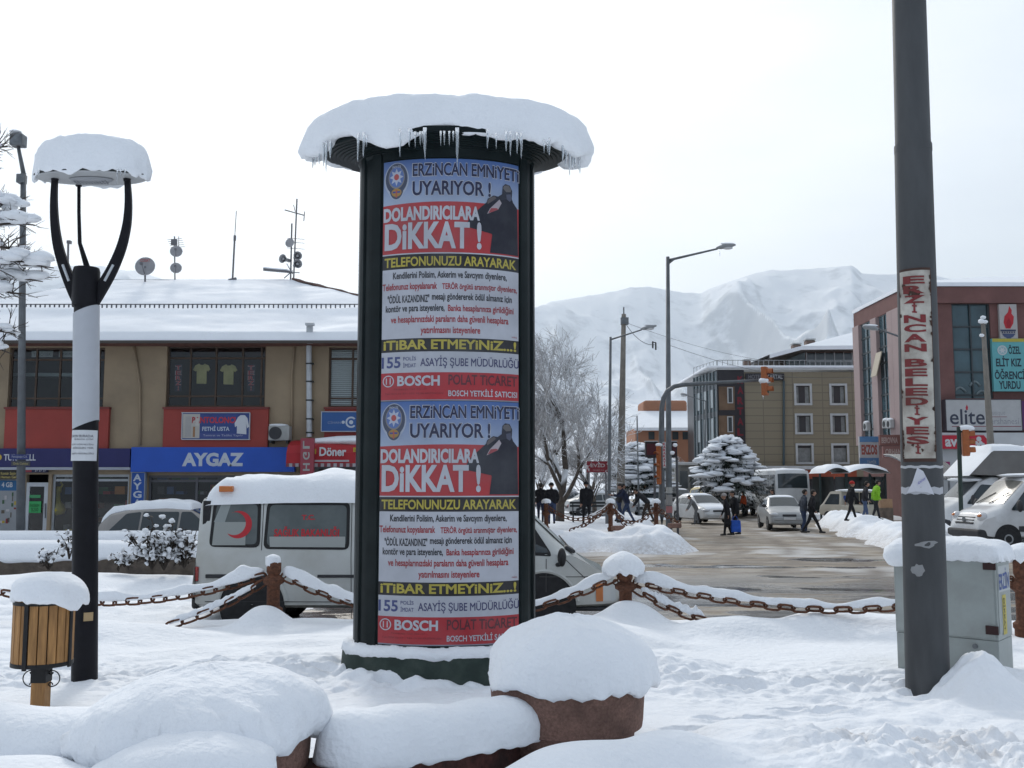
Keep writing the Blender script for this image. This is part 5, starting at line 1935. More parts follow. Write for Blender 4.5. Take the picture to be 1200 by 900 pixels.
mb.add(A, [(0, 1, 5, 4), (1, 2, 5), (2, 3, 4, 5), (3, 0, 4), (3, 2, 1, 0)])
rf = mb.build('roof', M('roof_tile', (0.14, 0.06, 0.045), 0.8, ns=5, na=0.3), bld)
mb = MB()
mb.b2(xe0, xe1, EY - 0.03, EY + 0.05, ez - 0.32, ez - 0.24)
mb.build('gutter', M('gutter_brown', (0.06, 0.05, 0.045), 0.6), rf)
NX, NY = 240, 70
def roof_snow():
 vs, fs = [], []
 for j in range(NY + 1):
  t = j / NY
  for i in range(NX + 1):
   s = i / NX
   xa = xe0 + (xr0 - xe0) * t
   xb = xe1 + (xr1 - xe1) * t
   x = xa + (xb - xa) * s
   y = EY + (RY - EY) * t
   z = ez - 0.28 + (rz_ - ez) * t
   th_ = 0.27 * min(1, (t / 0.018)) ** 0.5 if t > 0 else 0.0
   th_ *= min(1, (min(s, 1 - s) / 0.008)) ** 0.5
   nz = 0.07 * float(fbm(np.array(x * 0.5), np.array(y * 0.9), 4, 301))
   nz += 0.08 * math.exp(-((t - 0.36) / 0.05) ** 2) - 0.05 * math.exp(-((t - 0.44) / 0.05) ** 2)
   nz -= 0.12 * math.exp(-((x + 6.0) / 0.8) ** 2) * math.exp(-((t - 0.16) / 0.12) ** 2)
   nz *= min(1, t * 12)
   y2 = y - (0.06 * math.sin(min(1, t / 0.02) * math.pi) if t < 0.02 else 0)
   vs.append((x, y2 + 0.05 * float(vn(np.array(x * 1.1), np.array(3.0), 7)) * (1 - min(1, t * 15)), z + th_ + nz))
 for j in range(NY):
  for i in range(NX):
   a = j * (NX + 1) + i
   fs.append((a, a + 1, a + NX + 2, a + NX + 1))
 return vs, fs
mb = MB()
mb.smooth = True
mb.add(*roof_snow())
c0, c1, c2, c3 = (xe0, EY, ez), (xe1, EY, ez), (xe1, BYb, ez), (xe0, BYb, ez)
e0, e1 = (xr0, RY, rz_), (xr1, RY, rz_)
mb.smooth = False
mb.add([c1, c2, e1, c2, c3, e0, e1, c3, c0, e0], [(0, 1, 2), (3, 4, 5, 6), (7, 8, 9)])
mb.build('roof_snow', ROOFSNOW, rf)
tg = 0.40
gy = EY + (RY - EY) * tg
gz = ez - 0.28 + (rz_ - ez) * tg + 0.30
ga, gb = xe0 + (xr0 - xe0) * tg + 0.3, xe1 + (xr1 - xe1) * tg - 0.3
mb = MB()
mb.tube([(ga, gy, gz + 0.11), (gb, gy, gz + 0.11)], 0.018, 5)
x = ga
i = 0
while x < gb:
 mb.b2(x - 0.018, x + 0.018, gy - 0.02, gy + 0.02, gz - 0.05, gz + 0.11)
 x += 0.155
mb.build('snow_guard', M('guard_dark', (0.10, 0.10, 0.11), 0.7), rf)
mb = MB()
mb.smooth = True
hp0, hp1 = Vector(e1), Vector(c1)
pts = [hp0.lerp(hp1, t) + Vector((0, 0, 0.02)) for t in np.linspace(0, 0.9, 24)]
mb.tube(pts, [0.05 + 0.02 * math.sin(i * 2.1) for i in range(24)], 6)
mb.build('hip_ridge', M('ridge_tile', (0.13, 0.075, 0.06), 0.8, ns=6, na=0.4, snow_up=0.75), rf)
# signs on the building
def sign_board(name, lab, u0, v0, u1, v1, D, th, colr, texts=(), frame=None, extra=None, cat='sign', grp=None):
 m_ = MB()
 m_.pbox(u0, v0, u1, v1, D, th, colr)
 for q in texts:
  m_.ptext(q[0], q[1], q[2], q[3], q[4], D, q[5], q[6] if len(q) > 6 else 0.02)
 if extra:
  extra(m_, D)
 if frame:
  w_ = frame[1]
  for r in ((u0 - w_, v0 - w_, u1 + w_, v0), (u0 - w_, v1, u1 + w_, v1 + w_), (u0 - w_, v0, u0, v1), (u1, v0, u1 + w_, v1)):
   m_.pbox(*r, D - 0.02, th + 0.018, frame[0])
 return tag(m_.build(name, PRINT), lab, cat, grp)
def disc(m_, u, v, ru, D, colr, lift=0.006, rv=None, n=24, a0=0.0, a1=2 * math.pi):
 c = W(u, v, D)
 r_ = px(ru, D)
 r2 = px(rv or ru, D)
 if a1 - a0 > 6.2:
  m_.add([(c.x + r_ * math.cos(2 * math.pi * i / n), D - lift, c.z + r2 * math.sin(2 * math.pi * i / n)) for i in range(n)], [tuple(range(n))], colr)
def arcband(m_, u, v, r0, r1, D, colr, a0, a1, lift=0.008, n=24):
 c = W(u, v, D)
 vs = []
 for i in range(n + 1):
  a = a0 + (a1 - a0) * i / n
  for r_ in (px(r0, D), px(r1, D)):
   vs.append((c.x + r_ * math.cos(a), D - lift, c.z + r_ * math.sin(a)))
 m_.add(vs, [(2 * i, 2 * i + 1, 2 * i + 3, 2 * i + 2) for i in range(n)], colr)
SD = BYD - 0.22
NAVY = (0.022, 0.022, 0.10)
BLUE = (0.022, 0.085, 0.42)
LGT = (0.46, 0.50, 0.56)
def navy_extra(m_, D):
 m_.pbox(-120, 547.6, 152, 550.6, D - 0.03, 0.02, (0.33, 0.35, 0.40))
 disc(m_, -1.5, 536, 3.6, D, (0.5, 0.38, 0.05))
sign_board('shop_sign', 'long navy blue phone shop sign board on the left of the facade', -120, 525.5, 152, 547.4, SD, 0.2, NAVY, [('TURKCELL', 4.5, 532.2, 42, 539.8, (0.5, 0.52, 0.56), 0.02)], extra=navy_extra)
AYL = [('AYGAZ', 213.5, 530.5, 285.5, 546.5, LGT, 0.05)]
sign_board('shop_sign', 'long bright blue gas shop sign board with big pale letters', 153.5, 524, 345, 553, SD, 0.2, BLUE, AYL)
def vert_text(m_, word, u0, u1, v0, v1, D, colr, bold=0.02, lift=0.005):
 st = (v1 - v0) / len(word)
 for i, ch in enumerate(word):
  if ch == ' ':
   continue
  w_ = 0.12 if ch in 'Iİ' else 0.5
  uc = (u0 + u1) / 2
  hw = (u1 - u0) * w_
  m_.ptext(ch, uc - hw, v0 + st * i + st * 0.1, uc + hw, v0 + st * (i + 1) - st * 0.06, D, colr, bold, lift)
sign_board('shop_sign', 'narrow upright blue sign with stacked pale letters beside the shop window', 153.6, 554, 168.6, 605, SD + 0.05, 0.14, (0.02, 0.075, 0.30), extra=lambda m_, D: vert_text(m_, 'AYGAZ', 156, 166, 554.5, 604, D, LGT, 0.03), frame=((0.3, 0.33, 0.38), 0.7))
def banner_extra(m_, D):
 m_.pbox(214, 485, 234, 513.5, D - 0.004, 0.003, (0.40, 0.38, 0.35))
 m_.pbox(226, 500, 228.5, 512, D - 0.007, 0.002, (0.30, 0.16, 0.08))
 for a, b, c, d, cc in ((217, 488, 224, 512, (0.34, 0.33, 0.32)), (229, 490, 233, 499, (0.46, 0.44, 0.41))):
  m_.pbox(a, b, c, d, D - 0.007, 0.002, cc)
 sh = [(275, 496), (279, 489), (282, 486.5), (287, 486.5), (290, 490), (292, 500), (289.5, 502), (288.6, 496), (288.8, 509), (277.5, 508), (277.8, 499), (275.5, 500.5)]
 q = [W(u, v, D) for u, v in sh]
 m_.add([(p.x, D - 0.006, p.z) for p in q], [tuple(range(len(q)))], (0.52, 0.54, 0.58))
 m_.pbox(234, 507.5, 291, 513.5, D - 0.003, 0.002, (0.05, 0.07, 0.22))
sign_board('tailor_banner', 'dark blue tailor banner with red lettering on the red panel', 213.5, 484, 291.8, 514.5, BYD - 0.2, 0.055, (0.035, 0.06, 0.20),
  [('PANTOLONCU', 225, 488.5, 280, 496, (0.42, 0.035, 0.05), 0.035), ('FETHİ USTA', 237, 498.5, 269, 505, (0.42, 0.47, 0.55), 0.03), ('Tamirat ve Tadilat Yapılır', 238, 509, 285, 512, (0.36, 0.38, 0.46), 0.0)],
  frame=((0.42, 0.44, 0.48), 0.9), extra=banner_extra)
sign_board('shop_sign', 'blue framed sign with a white ring emblem above the red awning', 377, 483, 426, 505, BYD - 0.25, 0.12, (0.035, 0.10, 0.28),
  [('CİHAN', 384, 493, 399.5, 496.6, (0.25, 0.3, 0.4), 0.0)], frame=((0.40, 0.44, 0.5), 0.9),
  extra=lambda m_, D: (arcband(m_, 411.5, 494.8, 4.6, 6.6, D, LGT, RAD(42), RAD(318)), disc(m_, 411.5, 494.8, 2.4, D, LGT), disc(m_, 402.2, 494.8, 1.9, D, LGT), disc(m_, 419.6, 494.8, 1.9, D, LGT)))
aw = thing('awning', 'red doner shop awning with white lettering and snow along its top', 'awning', W(420, 540, BYD))
mb = MB()
n = 8
xa, xb = WX(345.5, 530, BYD), WX(560, 530, BYD)
prof = [(BYD - 0.05, WZ(516, BYD)), (BYD - 0.55, WZ(517.5, BYD - .5)), (BYD - 0.95, WZ(522, BYD - .9)), (BYD - 1.12, WZ(531, BYD - 1)), (BYD - 1.15, WZ(543, BYD - 1))]
vs = []
for y, z in prof:
 vs += [(xa, y, z), (xb, y, z)]
mb.add(vs, [(2 * i, 2 * i + 1, 2 * i + 3, 2 * i + 2) for i in range(4)], (0.36, 0.018, 0.025))
for x in (xa, xb):
 mb.add([(x, y, z) for y, z in prof] + [(x, BYD - 0.05, prof[-1][1])], [tuple(range(6))], (0.30, 0.018, 0.025))
mb.build('canvas', PRINT, aw)
mb = MB()
D = BYD - 1.16
mb.ptext('Döner', 374.5, 524, 406, 534.5, D, (0.52, 0.54, 0.56), 0.03, 0.03)
mb.pbox(367, 539, 409, 541.2, D - 0.01, 0.006, (0.40, 0.36, 0.38))
mb.pbox(414, 524.5, 424, 529.5, D - 0.01, 0.006, (0.42, 0.33, 0.03))
mb.ptext('İskender', 415, 525.5, 423.5, 528.6, D, (0.2, 0.02, 0.02), 0.0, 0.02)
mb.pbox(368, 526, 370.5, 532, D - 0.01, 0.006, (0.45, 0.33, 0.04))
mb.build('lettering', PRINT, aw)
mb = MB()
for k in range(60):
 x = xa + (xb - xa) * k / 60
 mb.b2(x, x + (xb - xa) / 61, D + 0.01, D + 0.03, WZ(547, D), WZ(543, D), (0.35, 0.33, 0.35) if k % 2 else (0.2, 0.05, 0.06))
mb.build('fringe', PRINT, aw)
mb = MB()
mb.smooth = True
mb.blob(((xa + xb) / 2 + 0.25, BYD - 0.5, WZ(518, BYD)), ((xb - xa) / 2 - 0.1, 0.5, 0.18), 60, 10, 0.08, 5, 3)
tag(mb.build('awning_snow', SNOW, aw), None)
def proj_sign(m_, D):
 pass
ps = thing('projecting_sign', 'upright pinkish red sign with stacked letters projecting beside the awning', 'sign', W(359, 530, BYD - 1.2))
mb = MB()
mb.pbox(352, 513.5, 367.5, 560, BYD - 1.35, 0.16, (0.30, 0.055, 0.075))
for ch, v in (('H', 547), ('G', 534), ('L', 521)):
 vv, ff = text2d(ch, 0.03)
 D = BYD - 1.355
 a, b = WX(355, v, D), WX(363, v, D)
 zc_ = WZ(v + 4.8, D)
 hh = px(9, D)
 mb.add([(a + (b - a) * p[1], D - 0.004, zc_ + hh * p[0] * 1.0) for p in vv], ff, (0.34, 0.34, 0.33))
mb.build('panel', PRINT, ps)
for u0, u1, lab in ((206, 212, 'left'), (291, 297.5, 'right')):
 m_ = MB()
 m_.pbox(u0 - 1.2, 427, u1 + 1.2, 458.5, BYD + 0.22, 0.01, (0.03, 0.03, 0.05))
 vert_text(m_, 'TERZİ', u0 - 0.6, u1 + 0.6, 427.8, 457.8, BYD + 0.215, (0.45, 0.42, 0.42), 0.05, 0.003)
 vert_text(m_, 'TERZİ', u0, u1, 427.8, 457.8, BYD + 0.21, (0.40, 0.02, 0.03), 0.02, 0.004)
 tag(m_.build('window_lettering', PRINT), 'stacked red tailor lettering in the %s end pane of the shirt window' % lab, 'lettering')
SHIRT = M('yellow_cloth', (0.50, 0.45, 0.20), 0.8, ns=4, na=0.15, bump=0.4, bs=9)
for k, (du, lab) in enumerate(((236.5, 'pale yellow T-shirt hanging on the left in the tailor window'), (268, 'pale yellow T-shirt hanging on the right in the tailor window'))):
 poly = [(-3.2, 0), (-8, 2.5), (-10.5, 7.5), (-7.2, 9.5), (-6, 8), (-5.8, 24), (6.2, 24.4), (6, 8), (7.4, 9.6), (10.2, 7), (8, 2.2), (3.2, 0), (1.6, 1.5), (-1.6, 1.5)]
 m_ = MB()
 s_ = px(1, BYD)
 m_.prism([(p[0] * s_, -p[1] * s_) for p in poly][::-1], W(du, 426 + k * 0.8, BYD + 0.26), (1, 0, 0), (0, 0, 1), 0.05)
 tag(m_.build('tshirt', SHIRT, bevel=0.015), lab, 'T-shirt')
m_ = MB()
m_.pbox(37, 411, 62, 418.5, BYD + 0.18, 0.01, (0.32, 0.34, 0.34))
m_.ptext('TERÖTEK', 39, 412.5, 60, 417, BYD + 0.18, (0.08, 0.1, 0.1), 0.0)
tag(m_.build('window_paper', PRINT), 'pale lettered strip at the top of the first upper window, left one', 'paper')
m_ = MB()
m_.pbox(69, 411, 88, 418.5, BYD + 0.18, 0.01, (0.32, 0.34, 0.34))
m_.ptext('ENERJİ', 71, 412.5, 87, 417, BYD + 0.18, (0.08, 0.1, 0.1), 0.0)
tag(m_.build('window_paper', PRINT), 'pale lettered strip at the top of the first upper window, beside the lamp sleeve', 'paper')
m_ = MB()
m_.pbox(12, 437, 112, 441, BYD + 1.2, 0.3, (0.30, 0.36, 0.37))
tag(m_.build('shelf', PRINT), 'pale shelf crossing the room behind the first upper window', 'shelf')
m_ = MB()
D = BYD + 0.06
m_.pbox(-60, 562, 20, 640, D, 0.01, (0.26, 0.27, 0.28))
m_.pbox(-60, 563, 20, 575, D - 0.004, 0.003, (0.03, 0.12, 0.26))
m_.ptext('4 GB', 2, 565, 15, 571, D - 0.004, (0.5, 0.52, 0.55), 0.03, 0.005)
rg = random.Random(3)
for i in range(40):
 u, v = rg.uniform(-20, 17), rg.uniform(576, 612)
 m_.pbox(u, v, u + rg.uniform(1, 4), v + rg.uniform(2, 6), D - 0.005 - i * 0.0002, 0.001, rg.choice([(0.03, 0.03, 0.04), (0.4, 0.3, 0.05), (0.42, 0.4, 0.4), (0.2, 0.03, 0.03), (0.1, 0.08, 0.06), (0.05, 0.1, 0.05)]))
tag(m_.build('window_poster', PRINT), 'blue topped phone poster in the shop window at the left edge', 'poster')
m_ = MB()
m_.pbox(-60, 551.5, 21, 561.5, SD + 0.06, 0.1, (0.03, 0.028, 0.025))
m_.ptext('Kontör Satılır', 1, 553, 19, 556.4, SD + 0.06, (0.45, 0.36, 0.12), 0.01)
m_.ptext('Hemen Gel', 1, 557.4, 19, 560.6, SD + 0.06, (0.45, 0.36, 0.12), 0.01)
tag(m_.build('shop_sign', PRINT), 'small dark strip with gold lettering over the poster at the left edge', 'sign')
m_ = MB()
m_.pbox(29, 548.5, 55, 553.8, SD + 0.07, 0.1, (0.03, 0.03, 0.07))
m_.pbox(30, 549.2, 37, 553.2, SD + 0.064, 0.005, (0.34, 0.06, 0.07))
m_.ptext('37 37 37', 41, 549.8, 54, 552.8, SD + 0.066, (0.45, 0.45, 0.5), 0.02)
tag(m_.build('shop_sign', PRINT), 'small dark number plate over the shop door', 'sign')
m_ = MB()
m_.pbox(33.5, 580, 47.5, 583.5, BYD + 0.03, 0.01, (0.05, 0.25, 0.10))
m_.pbox(33, 587.5, 48, 601, BYD + 0.03, 0.01, (0.04, 0.33, 0.10))
m_.ptext('İNDİRİM', 35, 590, 46, 594, BYD + 0.028, (0.02, 0.14, 0.04), 0.03)
m_.ptext('%50', 36, 595, 45, 599.5, BYD + 0.028, (0.02, 0.14, 0.04), 0.03)
tag(m_.build('door_notice', PRINT), 'bright green notice stuck on the glass shop door', 'notice')
mb = MB()
YEL = M('yellow_plastic', (0.42, 0.33, 0.03), 0.4, ns=6, na=0.2)
mb.smooth = True
p = W(67, 603, BYD + 0.35)
mb.lathe([(0.02, -0.02), (0.2, 0.02), (0.24, 0.15), (0.17, 0.3), (0.09, 0.42), (0.06, 0.62), (0.1, 0.7), (0.09, 0.8), (0.03, 0.85)], p, 20)
for s in (-1, 1):
 mb.tube([p + Vector((s * 0.05, 0, 0.78)), p + Vector((s * 0.13, 0, 0.9)), p + Vector((s * 0.06, 0, 0.98))], 0.03, 8)
tag(mb.build('toy_figure', YEL), 'yellow long necked toy figure standing in the shop window', 'toy')
mb = MB()
rg = random.Random(8)
pal = [(0.25, 0.03, 0.03), (0.4, 0.15, 0.03), (0.05, 0.09, 0.2), (0.2, 0.2, 0.2), (0.35, 0.35, 0.36), (0.04, 0.12, 0.05), (0.4, 0.3, 0.05), (0.06, 0.05, 0.05), (0.2, 0.08, 0.05)]
for (x0, x1, z0, z1) in (shops[2], shops[3], shops[4]):
 for sh in np.arange(0.45, 2.2, 0.42):
  x = x0 + 0.15
  while x < x1 - 0.2:
   w_ = rg.uniform(0.1, 0.4)
   h_ = rg.uniform(0.08, 0.34)
   if rg.random() < 0.8:
    mb.box((x + w_ / 2, BYD + rg.uniform(0.32, 0.9), sh + h_ / 2), (w_, 0.25, h_), rz=rg.uniform(-.3, .3), col=rg.choice(pal))
   x += w_ + 0.05
tag(mb.build('shop_goods', PRINT), kind='stuff')
ac = thing('air_conditioner', 'white air conditioner box on the beige wall beside the tailor panel', 'air conditioner', W(327, 517, BYD - 0.3))
mb = MB()
mb.pbox(314.5, 499, 339, 516, BYD - 0.42, 0.38)
mb.build('casing', M('ac_white', (0.34, 0.35, 0.34), 0.5, dirt=(0.2, 0.19, 0.17), dscale=4, damt=0.4), ac, bevel=0.02)
mb = MB()
c = W(322.5, 507.5, BYD - 0.43)
mb.lathe([(0.19, -0.012), (0.19, 0.012)], c, 28, axis='Y')
for k in range(5):
 mb.lathe([(0.03 + k * 0.035, -0.022), (0.036 + k * 0.035, -0.022), (0.036 + k * 0.035, -0.012), (0.03 + k * 0.035, -0.012)], c, 28, axis='Y', caps=False)
mb.build('fan_grille', M('ac_dark', (0.05, 0.05, 0.055), 0.6), ac)
mb = MB()
mb.pbox(316, 516.3, 318, 519.5, BYD - 0.40, 0.398)
mb.pbox(335, 516.3, 337, 519.5, BYD - 0.40, 0.398)
mb.build('bracket', METAL_DK, ac)
mb = MB()
mb.smooth = True
q = W(326.5, 498.5, BYD - 0.23)
mb.blob(q, (0.30, 0.18, 0.05), 20, 8, 0.1, 2, 4)
mb.build('ac_snow', SNOW, ac)
# aerials on the ridge
def dish(mb, c, r, face, n=24, depth=0.16):
 face = Vector(face).normalized()
 s = face.cross(Vector((0, 0, 1))).normalized()
 u = s.cross(face)
 vs, fs = [Vector(c) - face * depth * r], []
 rings = 5
 for j in range(1, rings + 1):
  rr = r * j / rings
  for k in range(n):
   a = 2 * math.pi * k / n
   vs.append(Vector(c) + (s * math.cos(a) + u * math.sin(a)) * rr - face * depth * r * (1 - (j / rings) ** 2))
 for k in range(n):
  fs.append((0, 1 + k, 1 + (k + 1) % n))
 for j in range(rings - 1):
  for k in range(n):
   a, b = 1 + j * n + k, 1 + j * n + (k + 1) % n
   fs.append((a, a + n, b + n, b))
 mb.add(vs, fs)
DISHM = M('dish_grey', (0.30, 0.30, 0.31), 0.5, 0.1, ns=4, na=0.15)
AERM = M('aerial_metal', (0.16, 0.16, 0.17), 0.5, 0.5)
def aerial(name, lab, u, vbase, D, grp=None):
 return thing(name, lab, 'antenna' if 'dish' not in name else 'satellite dish', W(u, vbase, D), 0, grp)
D = RY
t = aerial('satellite_dish', 'large single satellite dish with a red mark standing on the shop roof', 170, 328, D - 0.4)
mb = MB()
mb.smooth = True
dish(mb, W(170, 312, D - 0.5), px(11.5, D), (0.12, -1, 0.18))
b_ = mb.build('reflector', DISHM, t)
mb = MB()
mb.tube([W(170, 312, D - 0.45), W(170, 331, D - 0.3)], 0.035, 8)
mb.build('mast', AERM, t)
mb = MB()
c = W(170, 312, D - 0.5)
mb.tube([c + Vector((0, 0, -0.3)), c + Vector((0.03, -0.42, -0.02))], 0.015, 6)
mb.box(c + Vector((0.03, -0.44, 0)), (0.09, 0.12, 0.09))
mb.build('feed_arm', AERM, t)
mb = MB()
mb.ptext('COSAT', 164.5, 303.5, 176, 306.8, D - 0.52, (0.35, 0.06, 0.06), 0.02, 0.0)
mb.build('lettering', PRINT, b_)
t = aerial('dish_mast', 'mast with two stacked satellite dishes on the shop roof', 205, 328, D)
mb = MB()
mb.tube([W(205, 330, D), W(204.5, 277, D)], 0.025, 8)
mb.build('mast', AERM, t)
for v, r, du in ((294.5, 7.2, 1.5), (314, 6.7, 1.2)):
 mb = MB()
 mb.smooth = True
 c = W(205 + du, v, D - 0.18)
 dish(mb, c, px(r, D), (0.25, -1, 0.2))
 b_ = mb.build('reflector', DISHM, t)
 mb = MB()
 mb.tube([c + Vector((0, 0, -0.18)), c + Vector((0.08, -0.3, 0))], 0.012, 5)
 mb.box(c + Vector((0.08, -0.3, 0)), (0.07, 0.1, 0.07))
 mb.build('feed_arm', AERM, b_)
mb = MB()
mb.box(W(204, 284, D), (0.22, 0.2, 0.2), rz=0.3)
for k in range(5):
 mb.tube([W(196 + k, 281 + k * 2.2, D), W(213 + k, 279.5 + k * 2.4, D)], 0.008, 4)
mb.tube([W(209.5, 292, D), W(209.5, 277, D)], 0.012, 5)
mb.build('comb_aerial', AERM, t)
t = aerial('whip_antenna', 'thin upright whip antenna on the shop roof ridge', 273, 327, D)
mb = MB()
mb.tube([W(272.5, 328, D), W(275, 279, D)], 0.035, 8)
mb.tube([W(275, 279, D), W(277, 247, D)], 0.014, 6)
mb.tube([W(275, 282, D), W(275.3, 276, D)], 0.05, 8)
mb.build('rod', AERM, t)
mb = MB()
mb.tube([W(268, 328.5, D), W(277, 326.5, D)], 0.06, 8)
mb.build('foot', AERM, t)
t = aerial('loudspeaker_mast', 'twin masts with loudspeaker horns and television aerials on the shop roof', 343, 328, D)
mb = MB()
mb.tube([W(344, 330, D), W(348, 233, D)], 0.028, 8)
mb.build('mast', AERM, t)
mb = MB()
mb.tube([W(340.5, 329, D), W(342, 262, D)], 0.03, 8)
mb.build('mast', AERM, t)
for u, v, fx, r in ((331, 303, -0.5, 5.4), (349, 299.5, 0.5, 5.2), (349, 309, 0.55, 5.4)):
 mb = MB()
 mb.smooth = True
 c = W(u, v, D - 0.25)
 f = Vector((fx, -1, 0)).normalized()
 s = f.cross(Vector((0, 0, 1)))
 pts = [c - f * 0.40, c - f * 0.3, c - f * 0.15, c - f * 0.04, c]
 mb.tube(pts, [0.05, 0.055, 0.09, px(r * .75, D), px(r, D)], 18, caps=False)
 mb.tube([c - f * 0.12, c - f * 0.05], [0.03, 0.05], 10)
 mb.tube([c - f * 0.40, c - f * 0.30], 0.07, 10)
 mb.build('horn', DISHM, t, sharp=60)
mb = MB()
mb.smooth = True
dish(mb, W(339.5, 284.5, D - 0.15), px(5.6, D), (-0.2, -1, 0.1))
mb.build('reflector', DISHM, t)
mb = MB()
mb.tube([W(333.5, 246, D), W(357, 252.5, D)], 0.022, 6)
mb.tube([W(357, 248, D - .1), W(356, 259, D - .1)], 0.018, 5)
mb.tube([W(344, 240, D), W(346, 248, D)], 0.014, 5)
for k in range(6):
 mb.tube([W(334 + k * 4, 246 + k * 1.1, D - 0.35), W(335 + k * 4, 246.5 + k * 1.1, D + 0.35)], 0.008, 4)
for v in (279, 283.5, 290.5):
 mb.tube([W(336, v, D), W(357, v + 1.5, D)], 0.009, 4)
mb.build('comb_aerial', AERM, t)
mb = MB()
mb.smooth = True
mb.tube([W(309, 315, D), W(336, 317.5, D), W(341, 319, D)], [0.08, 0.075, 0.04], 8)
mb.tube([W(341, 319, D), W(351, 319.5, D)], 0.02, 6)
mb.tube([W(336, 309, D), W(343, 321, D)], 0.02, 6)
mb.tube([W(333, 326, D), W(343, 317, D)], 0.02, 6)
mb.build('yagi_aerial', M('aerial_snowy', (0.16, 0.16, 0.17), 0.6, snow_up=0.1), t)
t = aerial('floodlight_mast', 'small thin mast far behind the shop roof beside the lamp arm', 79, 325, 44)
mb = MB()
mb.tube([W(79, 345, 44), W(80, 284, 44)], 0.05, 6)
mb.build('mast', AERM, t)
mb = MB()
mb.pbox(78, 281.5, 82, 285, 44, 0.2)
mb.build('lamp_box', AERM, t)
# tall street light at the left edge
D = 26.0
sl_ = thing('street_light', 'tall grey street light with a boxy floodlight head at the left edge', 'street light', W(23, 640, D))
mb = MB()
mb.smooth = True
mb.tube([W(24, 650, D), W(26.5, 300, D), W(27.5, 203, D)], [0.115, 0.08, 0.07], 14)
mb.tube([W(27.5, 203, D), W(21, 170, D)], [0.06, 0.045], 10)
mb.build('pole', M('galvanised', (0.13, 0.14, 0.15), 0.55, 0.4, ns=3, na=0.2), sl_)
mb = MB()
mb.pbox(10.5, 155.5, 25.5, 169.5, D - 0.15, 0.32)
mb.build('floodlight', METAL_GR, sl_, bevel=0.03)
mb = MB()
mb.smooth = True
q = W(18, 154.5, D)
mb.blob(q, (0.17, 0.15, 0.04), 16, 8, 0.1, 2, 4)
mb.build('head_snow', SNOW, sl_)
mb = MB()
mb.b2(WX(24, 208, D) - .06, WX(30, 208, D), D - 0.12, D + 0.1, WZ(215, D), WZ(205, D))
mb.build('clamp', METAL_GR, sl_, bevel=0.01)
mb = MB()
mb.pbox(12, 532.5, 34, 538.5, D - 0.2, 0.03, (0.03, 0.04, 0.14))
mb.ptext('Fevzipaşa Cd.', 14, 533.8, 32, 537, D - 0.2, (0.35, 0.37, 0.45), 0.0)
tag(mb.build('street_sign', PRINT), 'blue street name plate on the street light pole, upper one', 'sign')
mb = MB()
mb.pbox(13, 540.5, 35, 546, D - 0.2, 0.03, (0.06, 0.06, 0.07))
mb.ptext('Ordu Caddesi', 15.5, 541.8, 33, 544.5, D - 0.2, (0.38, 0.33, 0.12), 0.0)
tag(mb.build('street_sign', PRINT), 'dark street name plate with yellow lettering on the street light pole, lower one', 'sign')
# low walls and the shrubs of the verge
WALLM = M('old_concrete', (0.13, 0.105, 0.085), 0.9, 0, 0.2, ns=3, na=0.35, dirt=(0.06, 0.05, 0.045), dscale=4, damt=0.6, bump=0.5, bs=20)
def low_wall(D, vtop, x0, x1, thick, vbot_face, lab, seed, snowh):
 zt_ = WZ(vbot_face, D)
 mb = MB()
 mb.b2(x0, x1, D, D + thick, -0.1, zt_)
 tag(mb.build('garden_wall', WALLM, bevel=0.02), lab, 'low wall')
 mb = MB()
 mb.smooth = True
 N, K = 160, 16
 vs = []
 zt2 = WZ(vtop, D + thick * 0.5)
 for i in range(N):
  x = x0 + (x1 - x0) * i / (N - 1)
  e = max(0.03, 1 - abs(2 * i / (N - 1) - 1) ** 60) ** 0.5
  for k in range(K):
   a = 2 * math.pi * k / K
   ca, sa = math.cos(a), math.sin(a)
   nz = 0.05 * float(fbm(np.array(x * 0.9), np.array(a * 0.5 + seed), 3, seed))
   yy = D + thick / 2 + math.copysign(abs(ca) ** 0.6, ca) * (thick / 2 + 0.10 + nz) * e
   zz = zt_ + (zt2 - zt_) * e * (sa ** 0.7) * (1 + nz * 0.7) if sa > 0 else zt_ - 0.10 * e * abs(sa) * (1 + 2.0 * float(vn(np.array(x * 2.5), np.array(seed * 1.0), seed)))
   vs.append((x, yy, zz))
 fs = []
 for i in range(N - 1):
  for k in range(K):
   a, b = i * K + k, i * K + (k + 1) % K
   fs.append((a, b, b + K, a + K))
 fs += [tuple(range(K))[::-1], tuple(range((N - 1) * K, N * K))]
 mb.add(vs, fs)
 tag(mb.build('snow_ridge', SNOW), 'thick snow ridge on the ' + lab.split(' with')[0].replace('low', 'low'), 'snow')
low_wall(20.0, 633, WX(-90, 640, 20), WX(262, 640, 20), 0.9, 652, 'low brown garden wall nearer the ambulance with snow on top', 3, 0.2)
low_wall(23.2, 622, WX(-120, 640, 23), WX(300, 640, 23), 0.7, 640, 'low brown garden wall nearer the shops with snow on top', 7, 0.2)
